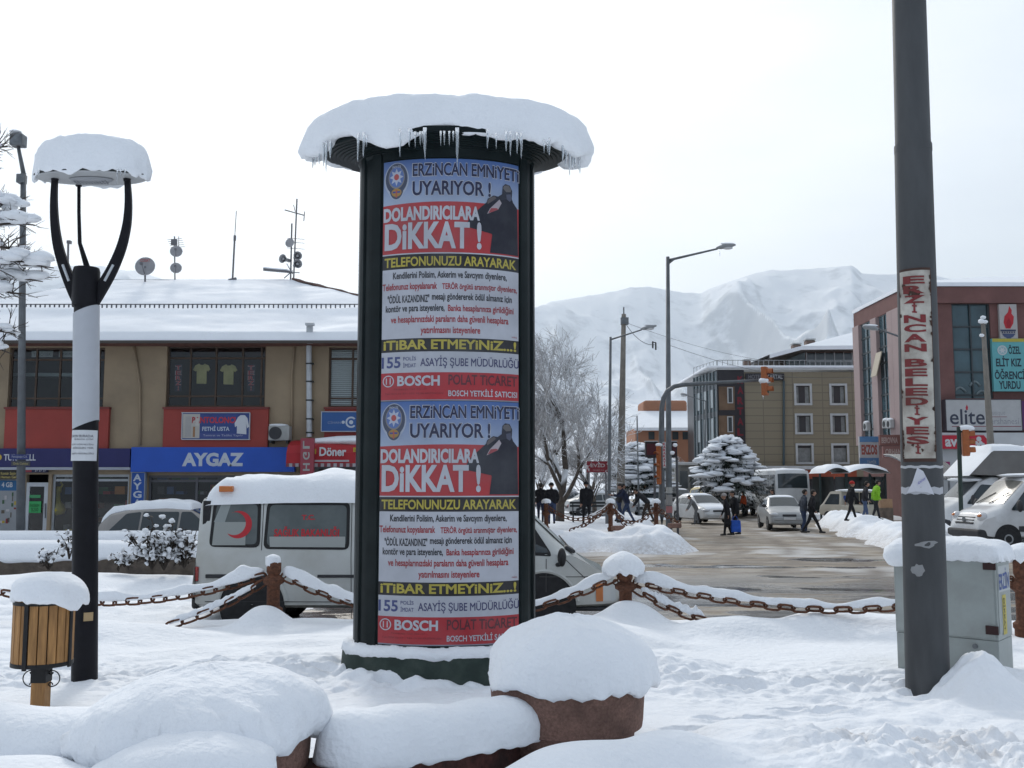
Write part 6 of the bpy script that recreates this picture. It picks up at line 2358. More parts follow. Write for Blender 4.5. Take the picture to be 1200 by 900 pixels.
def shrub(u, v, D, h, w, lab, seed, nst=12):
 rg = random.Random(seed)
 base = W(u, v, D)
 t = thing('shrub', lab, 'shrub', base, 0, 'snowy shrubs on the verge')
 mb = MB()
 ms = MB()
 ms.smooth = True
 for s in range(nst):
  a = rg.uniform(0, 2 * math.pi)
  tip = base + Vector((math.cos(a) * w * rg.uniform(0.1, 1), math.sin(a) * w * 0.7 * rg.random(), h * rg.uniform(0.45, 1)))
  md = base.lerp(tip, 0.5) + Vector((rg.uniform(-.05, .05), 0, 0.04))
  mb.tube([base, md, tip], [0.016, 0.012, 0.006], 5)
  for k in range(14):
   q = rg.uniform(0.3, 1)
   p_ = base.lerp(tip, q) + Vector((rg.uniform(-.09, .09), rg.uniform(-.09, .09), rg.uniform(-.05, .06)))
   d = Vector((rg.uniform(-1, 1), rg.uniform(-1, 1), rg.uniform(-0.8, 0.5))).normalized()
   s_ = d.cross(Vector((0, 0, 1))).normalized() * 0.03
   l_ = d * 0.12
   mb.add([p_, p_ + l_ * 0.5 + s_, p_ + l_, p_ + l_ * 0.5 - s_], [(0, 1, 2, 3)])
   if k % 3 == 0:
    ms.blob(p_ + Vector((0, 0, 0.02)), (rg.uniform(0.03, 0.06), 0.045, rg.uniform(0.022, 0.055)), 8, 6, 0.4, 2, rg.randint(0, 99))
 mb.build('twigs', M('twig_dark', (0.045, 0.035, 0.028), 0.9, ns=8, na=0.4), t)
 ms.build('shrub_snow', SNOW, t)
for q in ((178, 667, 18.2, 0.75, 0.5, 'low snow laden shrub before the garden wall, furthest left of three', 3, 14), (192, 668, 18.3, 1.0, 0.4, 'tallest snow laden shrub with an upright spike before the garden wall', 5, 14), (216, 666, 18.4, 0.78, 0.45, 'snow laden shrub close to the rear of the ambulance', 9, 16),
  (57, 668, 18.0, 0.5, 0.25, 'small bare stem with snow left of the park lamp', 12, 4), (146, 664, 18.5, 0.35, 0.35, 'low snowy tuft just right of the park lamp', 15, 7), (81, 655, 18.3, 0.7, 0.2, 'thin stem with snow just behind the park lamp', 17, 3)):
 shrub(*q)
# vehicles
def veh_fns(st):
 xs = np.array([s[0] for s in st])
 cols = [np.array([s[i] for s in st]) for i in range(1, 7)]
 def at(x):
  return [float(np.interp(x, xs, c)) for c in cols]
 def side_y(x, z):
  zb, zs, zt, wb, ws, wt = at(x)
  if z <= zs:
   t = (z - zb) / max(zs - zb, 1e-6)
   return wb + (ws - wb) * max(0, min(1, t)) ** 0.6
  t = (z - zs) / max(zt - zs, 1e-6)
  return ws + (wt - ws) * max(0, min(1, t))
 return at, side_y
CROWN = 0.04
def veh_body(mb, st, n=56, crown=CROWN, edge=0.07):
 at, side_y = veh_fns(st)
 x0, x1 = st[0][0], st[-1][0]
 base = sorted(set([s[0] for s in st] + [x0 + (x1 - x0) * i / n for i in range(n + 1)]))
 K = 0
 vs = []
 for x in base:
  zb, zs, zt, wb, ws, wt = at(x)
  e = min(edge, (zt - zs) * 0.45)
  half = [(wb * 0.9, zb), (wb, zb + 0.05)]
  for q in (0.3, 0.6, 1.0):
   z = zb + 0.05 + (zs - zb - 0.05) * q
   half.append((side_y(x, z), z))
  half += [(side_y(x, zt - e), zt - e), (wt - e * 0.25, zt - e * 0.3), (wt - e * 1.1, zt + crown * 0.1)]
  half += [(wt * 0.6, zt + crown * 0.7), (wt * 0.25, zt + crown)]
  ring = [(x, y, z) for y, z in half] + [(x, -y, z) for y, z in half[::-1]]
  K = len(ring)
  vs += ring
 fs = []
 N = len(base)
 for i in range(N - 1):
  for k in range(K):
   a, b = i * K + k, i * K + (k + 1) % K
   fs.append((a, b, b + K, a + K))
 fs += [tuple(range(K)), tuple(range((N - 1) * K, N * K))[::-1]]
 mb.add(vs, fs)
 return at, side_y
def rpoly(pts, r=0.06, n=4):
 """round the corners of a polygon"""
 out = []
 N = len(pts)
 for i in range(N):
  p, a, b = Vector(pts[i]), Vector(pts[i - 1]), Vector(pts[(i + 1) % N])
  da, db = (a - p), (b - p)
  rr = min(r, da.length * 0.45, db.length * 0.45)
  s, e_ = p + da.normalized() * rr, p + db.normalized() * rr
  for k in range(n + 1):
   t = k / n
   q = (s * (1 - t) + p * t) * (1 - t) + (p * (1 - t) + e_ * t) * t
   out.append((q.x, q.y))
 return out
def side_poly(mb, pts, side_y, sgn, lift=0.006, th=0.0):
 vs = [(x, sgn * (side_y(x, z) + lift), z) for x, z in pts]
 n = len(vs)
 c = (sum(v[0] for v in vs) / n, 0, sum(v[2] for v in vs) / n)
 c = (c[0], sgn * (side_y(c[0], c[2]) + lift), c[2])
 fs = [(i, (i + 1) % n, n) if sgn < 0 else ((i + 1) % n, i, n) for i in range(n)]
 mb.add(vs + [c], fs)
def over_grid(mb, at, xa, xb, kw=0.86, lift=0.012, crown=CROWN, n=8, m=8, w0=None, w1=None):
 vs = []
 for i in range(n + 1):
  x = xa + (xb - xa) * i / n
  zb, zs, zt, wb, ws, wt = at(x)
  zt2 = at(x + 0.02)[2]
  sl = (zt2 - zt) / 0.02
  nl = math.sqrt(1 + sl * sl)
  w_ = wt * kw
  if w0:
   w_ = w0 + (w1 - w0) * i / n
  for k in range(m + 1):
   y = -w_ + 2 * w_ * k / m
   z = zt + crown * (1 - (y / wt) ** 2)
   vs.append((x - sl / nl * lift, y, z + lift / nl))
 fs = [(i * (m + 1) + k, i * (m + 1) + k + 1, (i + 1) * (m + 1) + k + 1, (i + 1) * (m + 1) + k) for i in range(n) for k in range(m)]
 mb.add(vs, fs)
RIM = M('wheel_rim', (0.30, 0.31, 0.32), 0.45, 0.5, ns=6, na=0.2)
def wheel(parent, x, y, sgn, r, w_=0.2):
 mb = MB()
 mb.smooth = True
 mb.lathe([(r * 0.6, -w_ * .5), (r * 0.93, -w_ * 0.5), (r, -w_ * 0.3), (r, w_ * 0.3), (r * 0.93, w_ * 0.5), (r * 0.6, w_ * 0.5)], (x, y, r), 24, axis='Y')
 w = mb.build('wheel', BLACK, parent, local=True, sharp=40)
 mb = MB()
 yo = sgn * w_ * 0.5
 mb.lathe([(0.02, yo - sgn * 0.03), (r * 0.35, yo + sgn * 0.004), (r * 0.55, yo - sgn * 0.004), (r * 0.62, yo - sgn * 0.02)] if sgn > 0 else
   [(0.02, yo + 0.03), (r * 0.35, yo - 0.004), (r * 0.55, yo + 0.004), (r * 0.62, yo + 0.02)], (x, y, r), 20, axis='Y')
 mb.build('rim', RIM, w, local=True, sharp=40)
 return w
def snow_patch(parent, at, xa, xb, kw, h, seed, name='roof_snow', crown=CROWN, n=40, m=20):
 mb = MB()
 mb.smooth = True
 vs = []
 for i in range(n + 1):
  for k in range(m + 1):
   a, b = i / n, k / m
   x = xa + (xb - xa) * a
   zb, zs, zt, wb, ws, wt = at(x)
   y = (-1 + 2 * b) * wt * kw
   e = max(0, (1 - abs(2 * a - 1) ** 9) * (1 - abs(2 * b - 1) ** 6)) ** 0.4
   z = zt + crown * (1 - (min(1, abs(y) / wt)) ** 2) - 0.02 + (h + 0.02) * e * (1 + 0.45 * float(fbm(np.array(x * 1.6), np.array(y * 1.6), 3, seed)))
   vs.append((x, y, z))
 mb.add(vs, [(i * (m + 1) + k, i * (m + 1) + k + 1, (i + 1) * (m + 1) + k + 1, (i + 1) * (m + 1) + k) for i in range(n) for k in range(m)])
 return mb.build(name, SNOW, parent, local=True)
LAMPW = M('headlamp', (0.55, 0.56, 0.58), 0.1, 0, 0.8, coat=0.5)
LAMPR = M('tail_lamp', (0.30, 0.02, 0.018), 0.2, 0, 0.6)
LAMPO = M('amber_lamp', (0.50, 0.14, 0.02), 0.25, 0, 0.6)
BUMP = M('bumper_dark', (0.035, 0.036, 0.04), 0.65, ns=6, na=0.25)
PLATEM = M('number_plate', (0.55, 0.55, 0.55), 0.5)
def norm_style(style, Lc, Wc, H):
 """stations (x forward, zb, zs, zt, wb, ws, wt) for a kind of car"""
 w = Wc / 2
 h = Lc / 2
 S = {
  'sedan': [(-1.0, .30, .44, .50, .84, .86, .80), (-.965, .2, .50, .62, .93, .95, .86), (-.80, .16, .62, .70, .97, 1, .84), (-.72, .15, .63, .73, .97, 1, .82), (-.48, .14, .64, .955, .97, 1, .70), (-.15, .14, .635, 1.0, .97, 1, .70), (.12, .14, .63, .965, .97, 1, .71),
    (.44, .14, .61, .69, .97, 1, .86), (.50, .14, .60, .655, .97, 1, .88), (.82, .15, .53, .575, .96, .99, .86), (.93, .17, .47, .52, .92, .95, .82), (.985, .2, .40, .44, .86, .88, .76), (1.0, .24, .34, .37, .80, .82, .70)],
  'hatch': [(-1.0, .28, .50, .60, .84, .86, .78), (-.97, .2, .58, .70, .92, .95, .82), (-.86, .15, .63, .88, .96, .99, .74), (-.62, .14, .635, .965, .97, 1, .70), (-.2, .14, .635, 1.0, .97, 1, .70), (.1, .14, .63, .965, .97, 1, .71),
    (.44, .14, .60, .69, .97, 1, .86), (.52, .14, .59, .64, .97, 1, .88), (.82, .15, .52, .565, .96, .99, .86), (.94, .17, .46, .5, .91, .94, .8), (1.0, .22, .34, .38, .80, .82, .70)],
  'suv': [(-1.0, .25, .50, .72, .9, .92, .84), (-.96, .2, .60, .92, .96, .98, .80), (-.7, .18, .62, .985, .97, 1, .78), (-.1, .18, .62, 1.0, .97, 1, .78), (.12, .18, .615, .97, .97, 1, .78), (.40, .18, .60, .69, .97, 1, .9), (.5, .18, .59, .65, .97, 1, .92), (.9, .2, .55, .60, .94, .97, .88), (1.0, .24, .42, .48, .86, .88, .8)],
  'van': [(-1.0, .20, .48, .93, .95, .97, .86), (-.97, .17, .5, .985, .97, 1, .88), (-.3, .15, .5, 1.0, .97, 1, .88), (.35, .15, .5, .985, .97, 1, .87), (.48, .15, .5, .94, .97, 1, .85), (.72, .15, .52, .62, .97, 1, .88), (.78, .15, .5, .565, .96, .99, .88), (.93, .17, .44, .48, .92, .95, .84), (1.0, .21, .34, .38, .84, .86, .76)],
  'bus': [(-1.0, .14, .45, .95, .95, .97, .90), (-.98, .12, .45, .985, .98, 1, .92), (0, .12, .45, 1.0, .98, 1, .92), (.93, .12, .45, .99, .98, 1, .92), (.965, .12, .42, .93, .97, .99, .92), (.99, .13, .40, .60, .95, .97, .93), (1.0, .16, .34, .42, .92, .94, .9)],
 }[style]
 return [(x * h, zb * H, zs * H, zt * H, wb * w, ws * w, wt * w) for x, zb, zs, zt, wb, ws, wt in S]
def make_vehicle(name, lab, cat, loc, rz, style, Lc, Wc, H, paint, snow=0.0, grp=None, seed=1, plate=True, low=True, hood_snow=0.0, sidewin=None, wtop=0.075, belt=1.0, wheels=(0.62, -0.62), wr=0.30):
 t = thing(name, lab, cat, loc, rz, grp)
 st = [(s[0], s[1], s[2] * belt) + s[3:] for s in norm_style(style, Lc, Wc, H)]
 mb = MB()
 at, sy = veh_body(mb, st, crown=0.03)
 mb.build('body', paint, t, local=True, sharp=38)
 h = Lc / 2
 ws_rng = {'sedan': (.12, .44), 'hatch': (.1, .44), 'suv': (.12, .40), 'van': (.48, .72), 'bus': (.965, .99)}[style]
 rw = {'sedan': (-.72, -.48), 'hatch': (-.96, -.66), 'suv': (-.995, -.95), 'van': (-.999, -.975), 'bus': (-.999, -.982)}[style]
 m2 = MB()
 m2.smooth = True
 over_grid(m2, at, (ws_rng[1] - (.015 if style != 'bus' else .001)) * h, (ws_rng[0] + (.02 if style != 'bus' else .001)) * h, 0.88, crown=0.03)
 m2.build('windscreen', CARGLASS, t, local=True)
 m2 = MB()
 m2.smooth = True
 over_grid(m2, at, (rw[0] + .01) * h, (rw[1] - .01) * h, 0.85, crown=0.03, n=4)
 m2.build('rear_window', CARGLASS, t, local=True)
 zs_, zt_ = at(0)[1], at(0)[2]
 za, zb_ = zs_ + 0.03 * H, zt_ - wtop * H
 if sidewin is None:
  sidewin = {'sedan': [[(.36, 0), (.02, 0), (.02, 1), (.12, .98)], [(-.01, 0), (-.36, 0), (-.40, .9), (-.01, 1)], [(-.39, 0), (-.58, 0), (-.46, .8), (-.42, .9)]],
    'hatch': [[(.36, 0), (.02, 0), (.02, 1), (.10, .98)], [(-.01, 0), (-.42, 0), (-.46, .9), (-.01, 1)], [(-.46, 0), (-.78, 0), (-.68, .75), (-.5, .88)]],
    'suv': [[(.32, 0), (.02, 0), (.02, 1), (.10, .98)], [(-.01, 0), (-.40, 0), (-.40, .95), (-.01, 1)], [(-.44, 0), (-.85, 0), (-.82, .85), (-.44, .95)]],
    'van': [[(.62, .05), (.34, .05), (.34, .95), (.44, .95)], [(.28, .05), (-.28, .05), (-.28, .95), (.28, .95)], [(-.34, .05), (-.9, .05), (-.88, .95), (-.34, .95)]],
    'bus': [[(.90, .02), (.62, .02), (.62, .95), (.90, .95)], [(.59, .02), (.2, .02), (.2, .95), (.59, .95)], [(.17, .02), (-.25, .02), (-.25, .95), (.17, .95)], [(-.28, .02), (-.92, .02), (-.92, .95), (-.28, .95)]]}[style]
 for sgn in (-1, 1):
  for poly in sidewin:
   m2 = MB()
   side_poly(m2, rpoly([(x * h, za + (zb_ - za) * q) for x, q in poly], 0.05), sy, sgn, 0.007)
   m2.build('side_window', CARGLASS, t, local=True)
  for wx in wheels:
   m2 = MB()
   yb_ = sy(wx * h, wr * 1.2)
   m2.lathe([(wr * 1.18, sgn * (yb_ - 0.1)), (wr * 1.18, sgn * (yb_ + 0.004)), (0.02, sgn * (yb_ + 0.004))], (wx * h, 0, wr * 1.02), 28, axis='Y', caps=False)
   m2.build('wheel_arch', BLACK, t, local=True)
   wheel(t, wx * h, sgn * (yb_ - 0.085), sgn, wr, 0.21)
 xf = st[-1][0]
 zn0, zn1 = at(xf)[0], at(xf)[2]
 wN = at(xf)[4]
 zl = (0.48 if style in ('sedan', 'hatch') else 0.50 if style == 'suv' else 0.38 if style == 'van' else 0.27) * H
 xl = xf - (0.012 if style != 'bus' else 0.0) * Lc
 for sgn in (-1, 1):
  m2 = MB()
  m2.smooth = True
  lw, lh = (0.19, 0.085) if style != 'bus' else (0.14, 0.1)
  yl = sgn * (at(xl)[4] - lw * 0.65)
  m2.blob((xl - 0.03, yl, zl * 0.98), (0.09, lw, lh), 16, 10, 0.02, 1, 2)
  m2.build('headlight', LAMPW, t, local=True)
  m2 = MB()
  xr = st[0][0]
  m2.box((xr + 0.02, sgn * (at(xr + 0.03)[4] - 0.12), at(xr)[1] * (0.98 if style != 'van' else 1.0)), (0.06, 0.2, 0.16))
  m2.build('tail_light', LAMPR, t, local=True, bevel=0.015)
  m2 = MB()
  m2.smooth = True
  xm = (ws_rng[1] - .06) * h if style != 'bus' else .97 * h
  zm = za + 0.03
  m2.blob((xm, sgn * (sy(xm, zm) + 0.11), zm + 0.05), (0.05, 0.10, 0.075 if style != 'bus' else 0.16), 12, 8, 0.02, 1, 1)
  m2.tube([(xm, sgn * (sy(xm, zm) - 0.02), zm), (xm, sgn * (sy(xm, zm) + 0.08), zm + 0.03)], 0.02, 6)
  m2.build('mirror', BUMP, t, local=True)
 m2 = MB()
 m2.box((xf - 0.005, 0, zl * 0.93), (0.05, wN * 0.85, 0.09))
 m2.build('grille', BUMP, t, local=True, bevel=0.02)
 m2 = MB()
 m2.box((xf - 0.03, 0, zn0 + 0.14), (0.16, wN * 1.95, 0.17))
 m2.build('bumper', BUMP if low else paint, t, local=True, bevel=0.05)
 m2 = MB()
 m2.box((st[0][0] + 0.03, 0, st[0][1] + 0.12), (0.16, at(st[0][0])[4] * 1.95, 0.17))
 m2.build('bumper', BUMP if low else paint, t, local=True, bevel=0.05)
 if plate:
  for xx in (xf + 0.056, st[0][0] - 0.056):
   m2 = MB()
   m2.box((xx, 0, zn0 + 0.16), (0.01, 0.50, 0.11))
   m2.build('number_plate', PLATEM, t, local=True)
 if snow:
  ra, rb_ = {'sedan': (-.50, .13), 'hatch': (-.64, .11), 'suv': (-.9, .14), 'van': (-.96, .45), 'bus': (-.97, .94)}[style]
  snow_patch(t, at, ra * h, rb_ * h, 0.92, snow, seed, crown=0.03)
 if hood_snow:
  ra, rb_ = {'sedan': (.47, .94), 'hatch': (.47, .94), 'suv': (.44, .92), 'van': (.74, .94), 'bus': (.9, .95)}[style]
  snow_patch(t, at, ra * h, rb_ * h, 0.9, hood_snow, seed + 1, 'bonnet_snow', crown=0.03)
 return t
def paint(name, col, rough=0.3):
 return M('paint_' + name, col, rough, 0.0, 0.5, ns=1.5, na=0.06, coat=0.3, dirt=tuple(c * 0.5 + 0.06 for c in col), dscale=2, damt=0.4)
P_WHITE = paint('white', (0.60, 0.61, 0.61))
P_SILVER = paint('silver', (0.32, 0.33, 0.335), 0.35)
P_DARK = paint('dark_blue', (0.03, 0.035, 0.05))
P_TAXI = paint('taxi_yellow', (0.5, 0.36, 0.06))
P_CHAMP = paint('champagne', (0.27, 0.255, 0.24), 0.25)
P_GREYV = paint('grey_van', (0.2, 0.22, 0.24))
P_CREAM = paint('cream', (0.48, 0.44, 0.36))
# the white ambulance van in the middle, side on
AY = 14.0
aw_ = 0.98
amb = thing('ambulance_van', 'white snow topped ambulance van with a red crescent standing behind the chain', 'ambulance', (0, AY + aw_, 0))
X = lambda u, v=640: WX(u, v, AY)
Z = lambda v: WZ(v, AY)
zg_ = Z(582)
st = [(X(228, 700), .42, .95, Z(700), .90, .92, .9), (X(229), .36, 1.0, Z(590), .95, .97, .80), (X(232), .34, 1.0, zg_ - 0.03, .965, .98, .83), (X(240), .33, 1.0, zg_, .97, .98, .85), (X(330), .32, 1.0, zg_ + 0.03, .97, .98, .85), (X(520), .32, 1.0, zg_ + 0.03, .97, .98, .85),
 (X(585), .32, 1.0, zg_ - 0.02, .97, .98, .84), (X(608), .32, 1.02, Z(592), .97, .98, .81), (X(640), .32, 1.06, Z(622), .97, .98, .80), (X(667), .32, 1.05, Z(648), .97, .98, .82), (X(674), .32, 1.03, Z(654), .965, .975, .84), (X(700), .33, .86, Z(675), .95, .96, .82), (X(716), .34, .78, Z(688), .91, .92, .78), (X(724), .36, .66, Z(700), .84, .85, .70), (X(727), .40, .50, Z(712), .78, .79, .66)]
mb = MB()
at, sy = veh_body(mb, st, 70, crown=0.05, edge=0.09)
AMBW = M('ambulance_white', (0.53, 0.545, 0.53), 0.35, 0, 0.5, ns=1.2, na=0.05, coat=0.15, dirt=(0.34, 0.33, 0.28), dscale=1.6, damt=0.45)
mb.build('body', AMBW, amb, local=True, sharp=38)
def amb_win(pts, name='side_window', tint=None, r=0.09):
 for sgn in (-1, 1):
  P2_ = [(X(u, v), Z(v)) for u, v in pts]
  m2 = MB()
  side_poly(m2, rpoly(P2_, r), sy, sgn, 0.006)
  w_ = m2.build(name, M('window_rubber', (0.012, 0.012, 0.013), 0.6), amb, local=True)
  cx_ = sum(p[0] for p in P2_) / 4
  cz_ = sum(p[1] for p in P2_) / 4
  dx, dz = 0.045, 0.045
  in_ = [(p[0] + (dx if p[0] < cx_ else -dx), p[1] + (dz if p[1] < cz_ else -dz)) for p in P2_]
  m3 = MB()
  side_poly(m3, rpoly(in_, r * 0.8), sy, sgn, 0.010)
  m3.build('pane', tint, w_, local=True)
FROST = M('ambulance_glass', (0.10, 0.115, 0.115), 0.12, 0, 0.5, ns=0.9, na=0.5, dirt=(0.06, 0.075, 0.075), dscale=1.0, damt=0.8)
amb_win([(244, 641), (304, 642), (304, 587), (248, 586.5)], tint=FROST)
amb_win([(308, 643.5), (409, 644.5), (409, 588.5), (311, 588)], tint=FROST)
amb_win([(418, 644), (520, 644), (520, 589), (418, 589)], tint=FROST)
amb_win([(560, 648), (646, 652), (645, 647), (612, 597)], tint=CARGLASS, r=0.06)
for pts, colr in (([(258, 588.5), (269, 588.5), (262, 612), (249, 612)], (0.27, 0.30, 0.30)), ([(250, 612), (287, 612), (287, 639), (248, 639)], (0.30, 0.32, 0.31)), ([(315, 629), (404, 629), (404, 641.5), (316, 641)], (0.34, 0.36, 0.35))):
 m2 = MB()
 side_poly(m2, [(X(u, v), Z(v)) for u, v in pts], sy, -1, 0.0115)
 m2.build('curtain', M('curtain_%d' % int(colr[0] * 100), colr, 0.5), amb, local=True)
REDL = M('red_film', (0.46, 0.02, 0.03), 0.45)
m2 = MB()
n = 30
cx_, cz_ = X(278, 615), Z(615)
R1_, R2_ = px(15.8, AY), px(14.2, AY)
oc = [(cx_ + R1_ * math.cos(a), cz_ + R1_ * math.sin(a)) for a in np.linspace(RAD(125), RAD(-140), n)]
ic = [(cx_ - px(4.6, AY) + R2_ * 0.93 * math.cos(a), cz_ + px(1.2, AY) + R2_ * 0.93 * math.sin(a)) for a in np.linspace(RAD(104), RAD(-116), n)]
vs = [(x, -(sy(x, z) + 0.0125), z) for x, z in oc] + [(x, -(sy(x, z) + 0.0125), z) for x, z in ic]
m2.add(vs, [(i, i + 1, n + i + 1, n + i) for i in range(n - 1)])
m2.build('crescent', REDL, amb, local=True)
for s, u0, v0, u1, v1 in (('T.C.', 352, 603.5, 368, 609.5), ('SAĞLIK BAKANLIĞI', 320.5, 617, 397, 629)):
 v_, f_ = text2d(s, 0.03)
 m2 = MB()
 m2.add([(X(u0 + (u1 - u0) * p[0], 620), -(sy(0, Z(v1)) + 0.0135 if False else sy(X(350), Z(v1 + (v0 - v1) * p[1])) + 0.0135), Z(v1 + (v0 - v1) * p[1])) for p in v_], f_)
 m2.build('lettering', REDL, amb, local=True)
for nm, u0, v0, u1, v1, m_, th in (('tail_vent', 236, 587, 245, 615, BLACK, 0.02), ('marker_light', 255, 569.5, 271, 576.5, LAMPO, 0.06), ('tail_light', 229.5, 664, 233, 681, LAMPR, 0.03), ('rub_strip', 241, 673, 317, 677.5, BUMP, 0.02), ('rub_strip', 372, 673.5, 415, 677, BUMP, 0.02)):
 m2 = MB()
 xa, xb = X(u0, v0), X(u1, v0)
 za, zb_ = Z(v1), Z(v0)
 yy = -(sy(max((xa + xb) / 2, X(232)), (za + zb_) / 2))
 if nm == 'marker_light':
  yy = -0.86
 m2.b2(xa, xb, yy - th, yy + 0.03, za, zb_)
 m2.build(nm, m_, amb, local=True, bevel=0.008)
for pts in ([(411, 584), (411.6, 725)], [(240, 705), (420, 705.5)], [(640, 655), (640, 694)], [(632, 676), (690, 676)], [(662, 655), (686, 678)], [(236, 584), (424, 585.5)], [(307, 586), (306, 645)]):
 m2 = MB()
 P_ = [(X(u, v), Z(v)) for u, v in pts]
 vs = []
 k = 12
 for i in range(k + 1):
  x = P_[0][0] + (P_[1][0] - P_[0][0]) * i / k
  z = P_[0][1] + (P_[1][1] - P_[0][1]) * i / k
  vs.append((x, -(sy(x, min(z, at(x)[2] - 0.05)) + 0.002), z))
 m2.tube(vs, 0.0055, 5)
 m2.build('panel_seam', M('seam', (0.08, 0.08, 0.08), 0.8), amb, local=True)
m2 = MB()
m2.smooth = True
over_grid(m2, at, X(667), X(606), 0.9, crown=0.05, n=10)
m2.build('windscreen', M('frosty_windscreen', (0.26, 0.31, 0.31), 0.2, 0, 0.5, ns=2, na=0.25), amb, local=True)
m2 = MB()
xw = X(660)
for yy in (-0.55, 0.0, 0.5):
 m2.tube([(X(669), yy - 0.1, at(X(669))[2] + 0.07), (X(662), yy + 0.25, at(X(662))[2] + 0.09)], 0.012, 5)
m2.build('wiper', BLACK, amb, local=True)
m2 = MB()
m2.box((X(669), -0.55, at(X(669))[2] + 0.055), (0.16, 0.55, 0.05), ry=0.5)
m2.build('cowl', BUMP, amb, local=True, bevel=0.02)
for sgn in (-1, 1):
 m2 = MB()
 m2.smooth = True
 xm, zm = X(656), Z(652)
 m2.blob((xm + 0.02, sgn * (0.98 + 0.16), zm), (0.06, 0.10, 0.13), 14, 10, 0.03, 1, 2)
 m2.tube([(xm - 0.04, sgn * 0.95, zm - 0.12), (xm, sgn * 1.1, zm - 0.10)], 0.03, 8)
 m2.build('mirror', BLACK, amb, local=True)
 for nm, u0, u1, m_ in (('indicator', 698, 706.5, LAMPO), ('headlight', 706.5, 722, M('lamp_clear', (0.5, 0.53, 0.54), 0.15, 0, 0.7, coat=0.4))):
  m2 = MB()
  nn = 8
  vs = []
  for i in range(nn + 1):
   u = u0 + (u1 - u0) * i / nn
   x = X(u)
   for v in (705, 684 if u < 715 else 684 + (u - 715) * 1.0):
    vs.append((x, sgn * (sy(x, min(Z(v), at(x)[2] - 0.02)) + 0.012), Z(v)))
  m2.add(vs, [(2 * i, 2 * i + 2, 2 * i + 3, 2 * i + 1) for i in range(nn)])
  m2.build(nm, m_, amb, local=True)
 for wx, wr in ((X(297), 0.33), (X(637), 0.33)):
  m2 = MB()
  yb_ = sy(wx, 0.5)
  m2.lathe([(0.45, sgn * (yb_ - 0.12)), (0.45, sgn * (yb_ + 0.005)), (0.02, sgn * (yb_ + 0.005))], (wx, 0, 0.36), 36, axis='Y', caps=False)
  m2.build('wheel_arch', BLACK, amb, local=True)
  m2 = MB()
  m2.tube([(wx + 0.475 * math.cos(a), sgn * (yb_ + 0.003), 0.36 + 0.475 * math.sin(a)) for a in np.linspace(RAD(8), RAD(172), 26)], 0.03, 6)
  m2.build('arch_lip', AMBW, amb, local=True)
  wheel(amb, wx, sgn * (yb_ - 0.12), sgn, wr, 0.22)
m2 = MB()
m2.b2(X(650), X(729), -0.93, 0.93, 0.28, Z(712))
m2.build('bumper', BUMP, amb, local=True, bevel=0.07, segs=3)
m2 = MB()
m2.b2(X(224), X(233), -0.93, 0.93, 0.3, 0.55)
m2.build('bumper', BUMP, amb, local=True, bevel=0.05)
mb = MB()
mb.smooth = True
n, m = 120, 40
xa, xb = X(235), X(604)
vs = []
for i in range(n + 1):
 for k in range(m + 1):
  a, b = i / n, k / m
  x = xa + (xb - xa) * a
  zb0, zs0, zt0, wb0, ws0, wt0 = at(x)
  yy = (-1 + 2 * b)
  y = yy * (wt0 + 0.06)
  ea = min(1, a / 0.05) ** 0.45 * min(1, (1 - a) / 0.06) ** 0.45 if 0 < a < 1 else 0
  eb = max(0, 1 - abs(yy) ** 5) ** 0.42
  zbase = zt0 - 0.10 * abs(yy) ** 8
  h = 0.30 * ea * eb * (1 + 0.22 * float(fbm(np.array(x * 1.1), np.array(y * 1.2), 4, 91)))
  h += 0.10 * math.exp(-((x - X(380)) / 0.32) ** 2) * math.exp(-(y / 0.5) ** 2) * 1.2
  h += 0.02 * float(vn(np.array(x * 7), np.array(z * 5.0 if False else y * 7), 93)) * eb
  vs.append((x, y * (1 + 0.03 * float(vn(np.array(x * 2.2), np.array(b * 3), 95))), zbase - 0.02 + h))
mb.add(vs, [(i * (m + 1) + k, i * (m + 1) + k + 1, (i + 1) * (m + 1) + k + 1, (i + 1) * (m + 1) + k) for i in range(n) for k in range(m)])
mb.build('roof_snow', SNOW, amb, local=True)
# silver hatchback under snow by the shops
D = 25.2
cxh = (WX(118, 620, D) + WX(300, 620, D)) / 2
hb = make_vehicle('parked_car', 'silver hatchback buried in snow, parked between the garden walls and the shops', 'car', (cxh, D + 0.85, 0.14), 0.0, 'hatch', px(195, D), 1.72, 1.28, P_CHAMP, snow=0.17, hood_snow=0.15, seed=5, wr=0.29, wtop=0.05, belt=0.8,
    sidewin=[[(.42, 0), (.0, 0), (.0, 1), (.12, 1)], [(-.025, 0), (-.46, 0), (-.46, 1), (-.025, 1)], [(-.485, 0), (-.84, 0.05), (-.66, .9), (-.485, 1)]])
at_, sy_ = veh_fns(norm_style('hatch', px(195, D), 1.72, 1.28))
mb = MB()
hL = px(195, D) / 2
snow_patch(hb, at_, -0.985 * hL, -0.6 * hL, 0.85, 0.16, 9, 'rear_snow', crown=0.03)
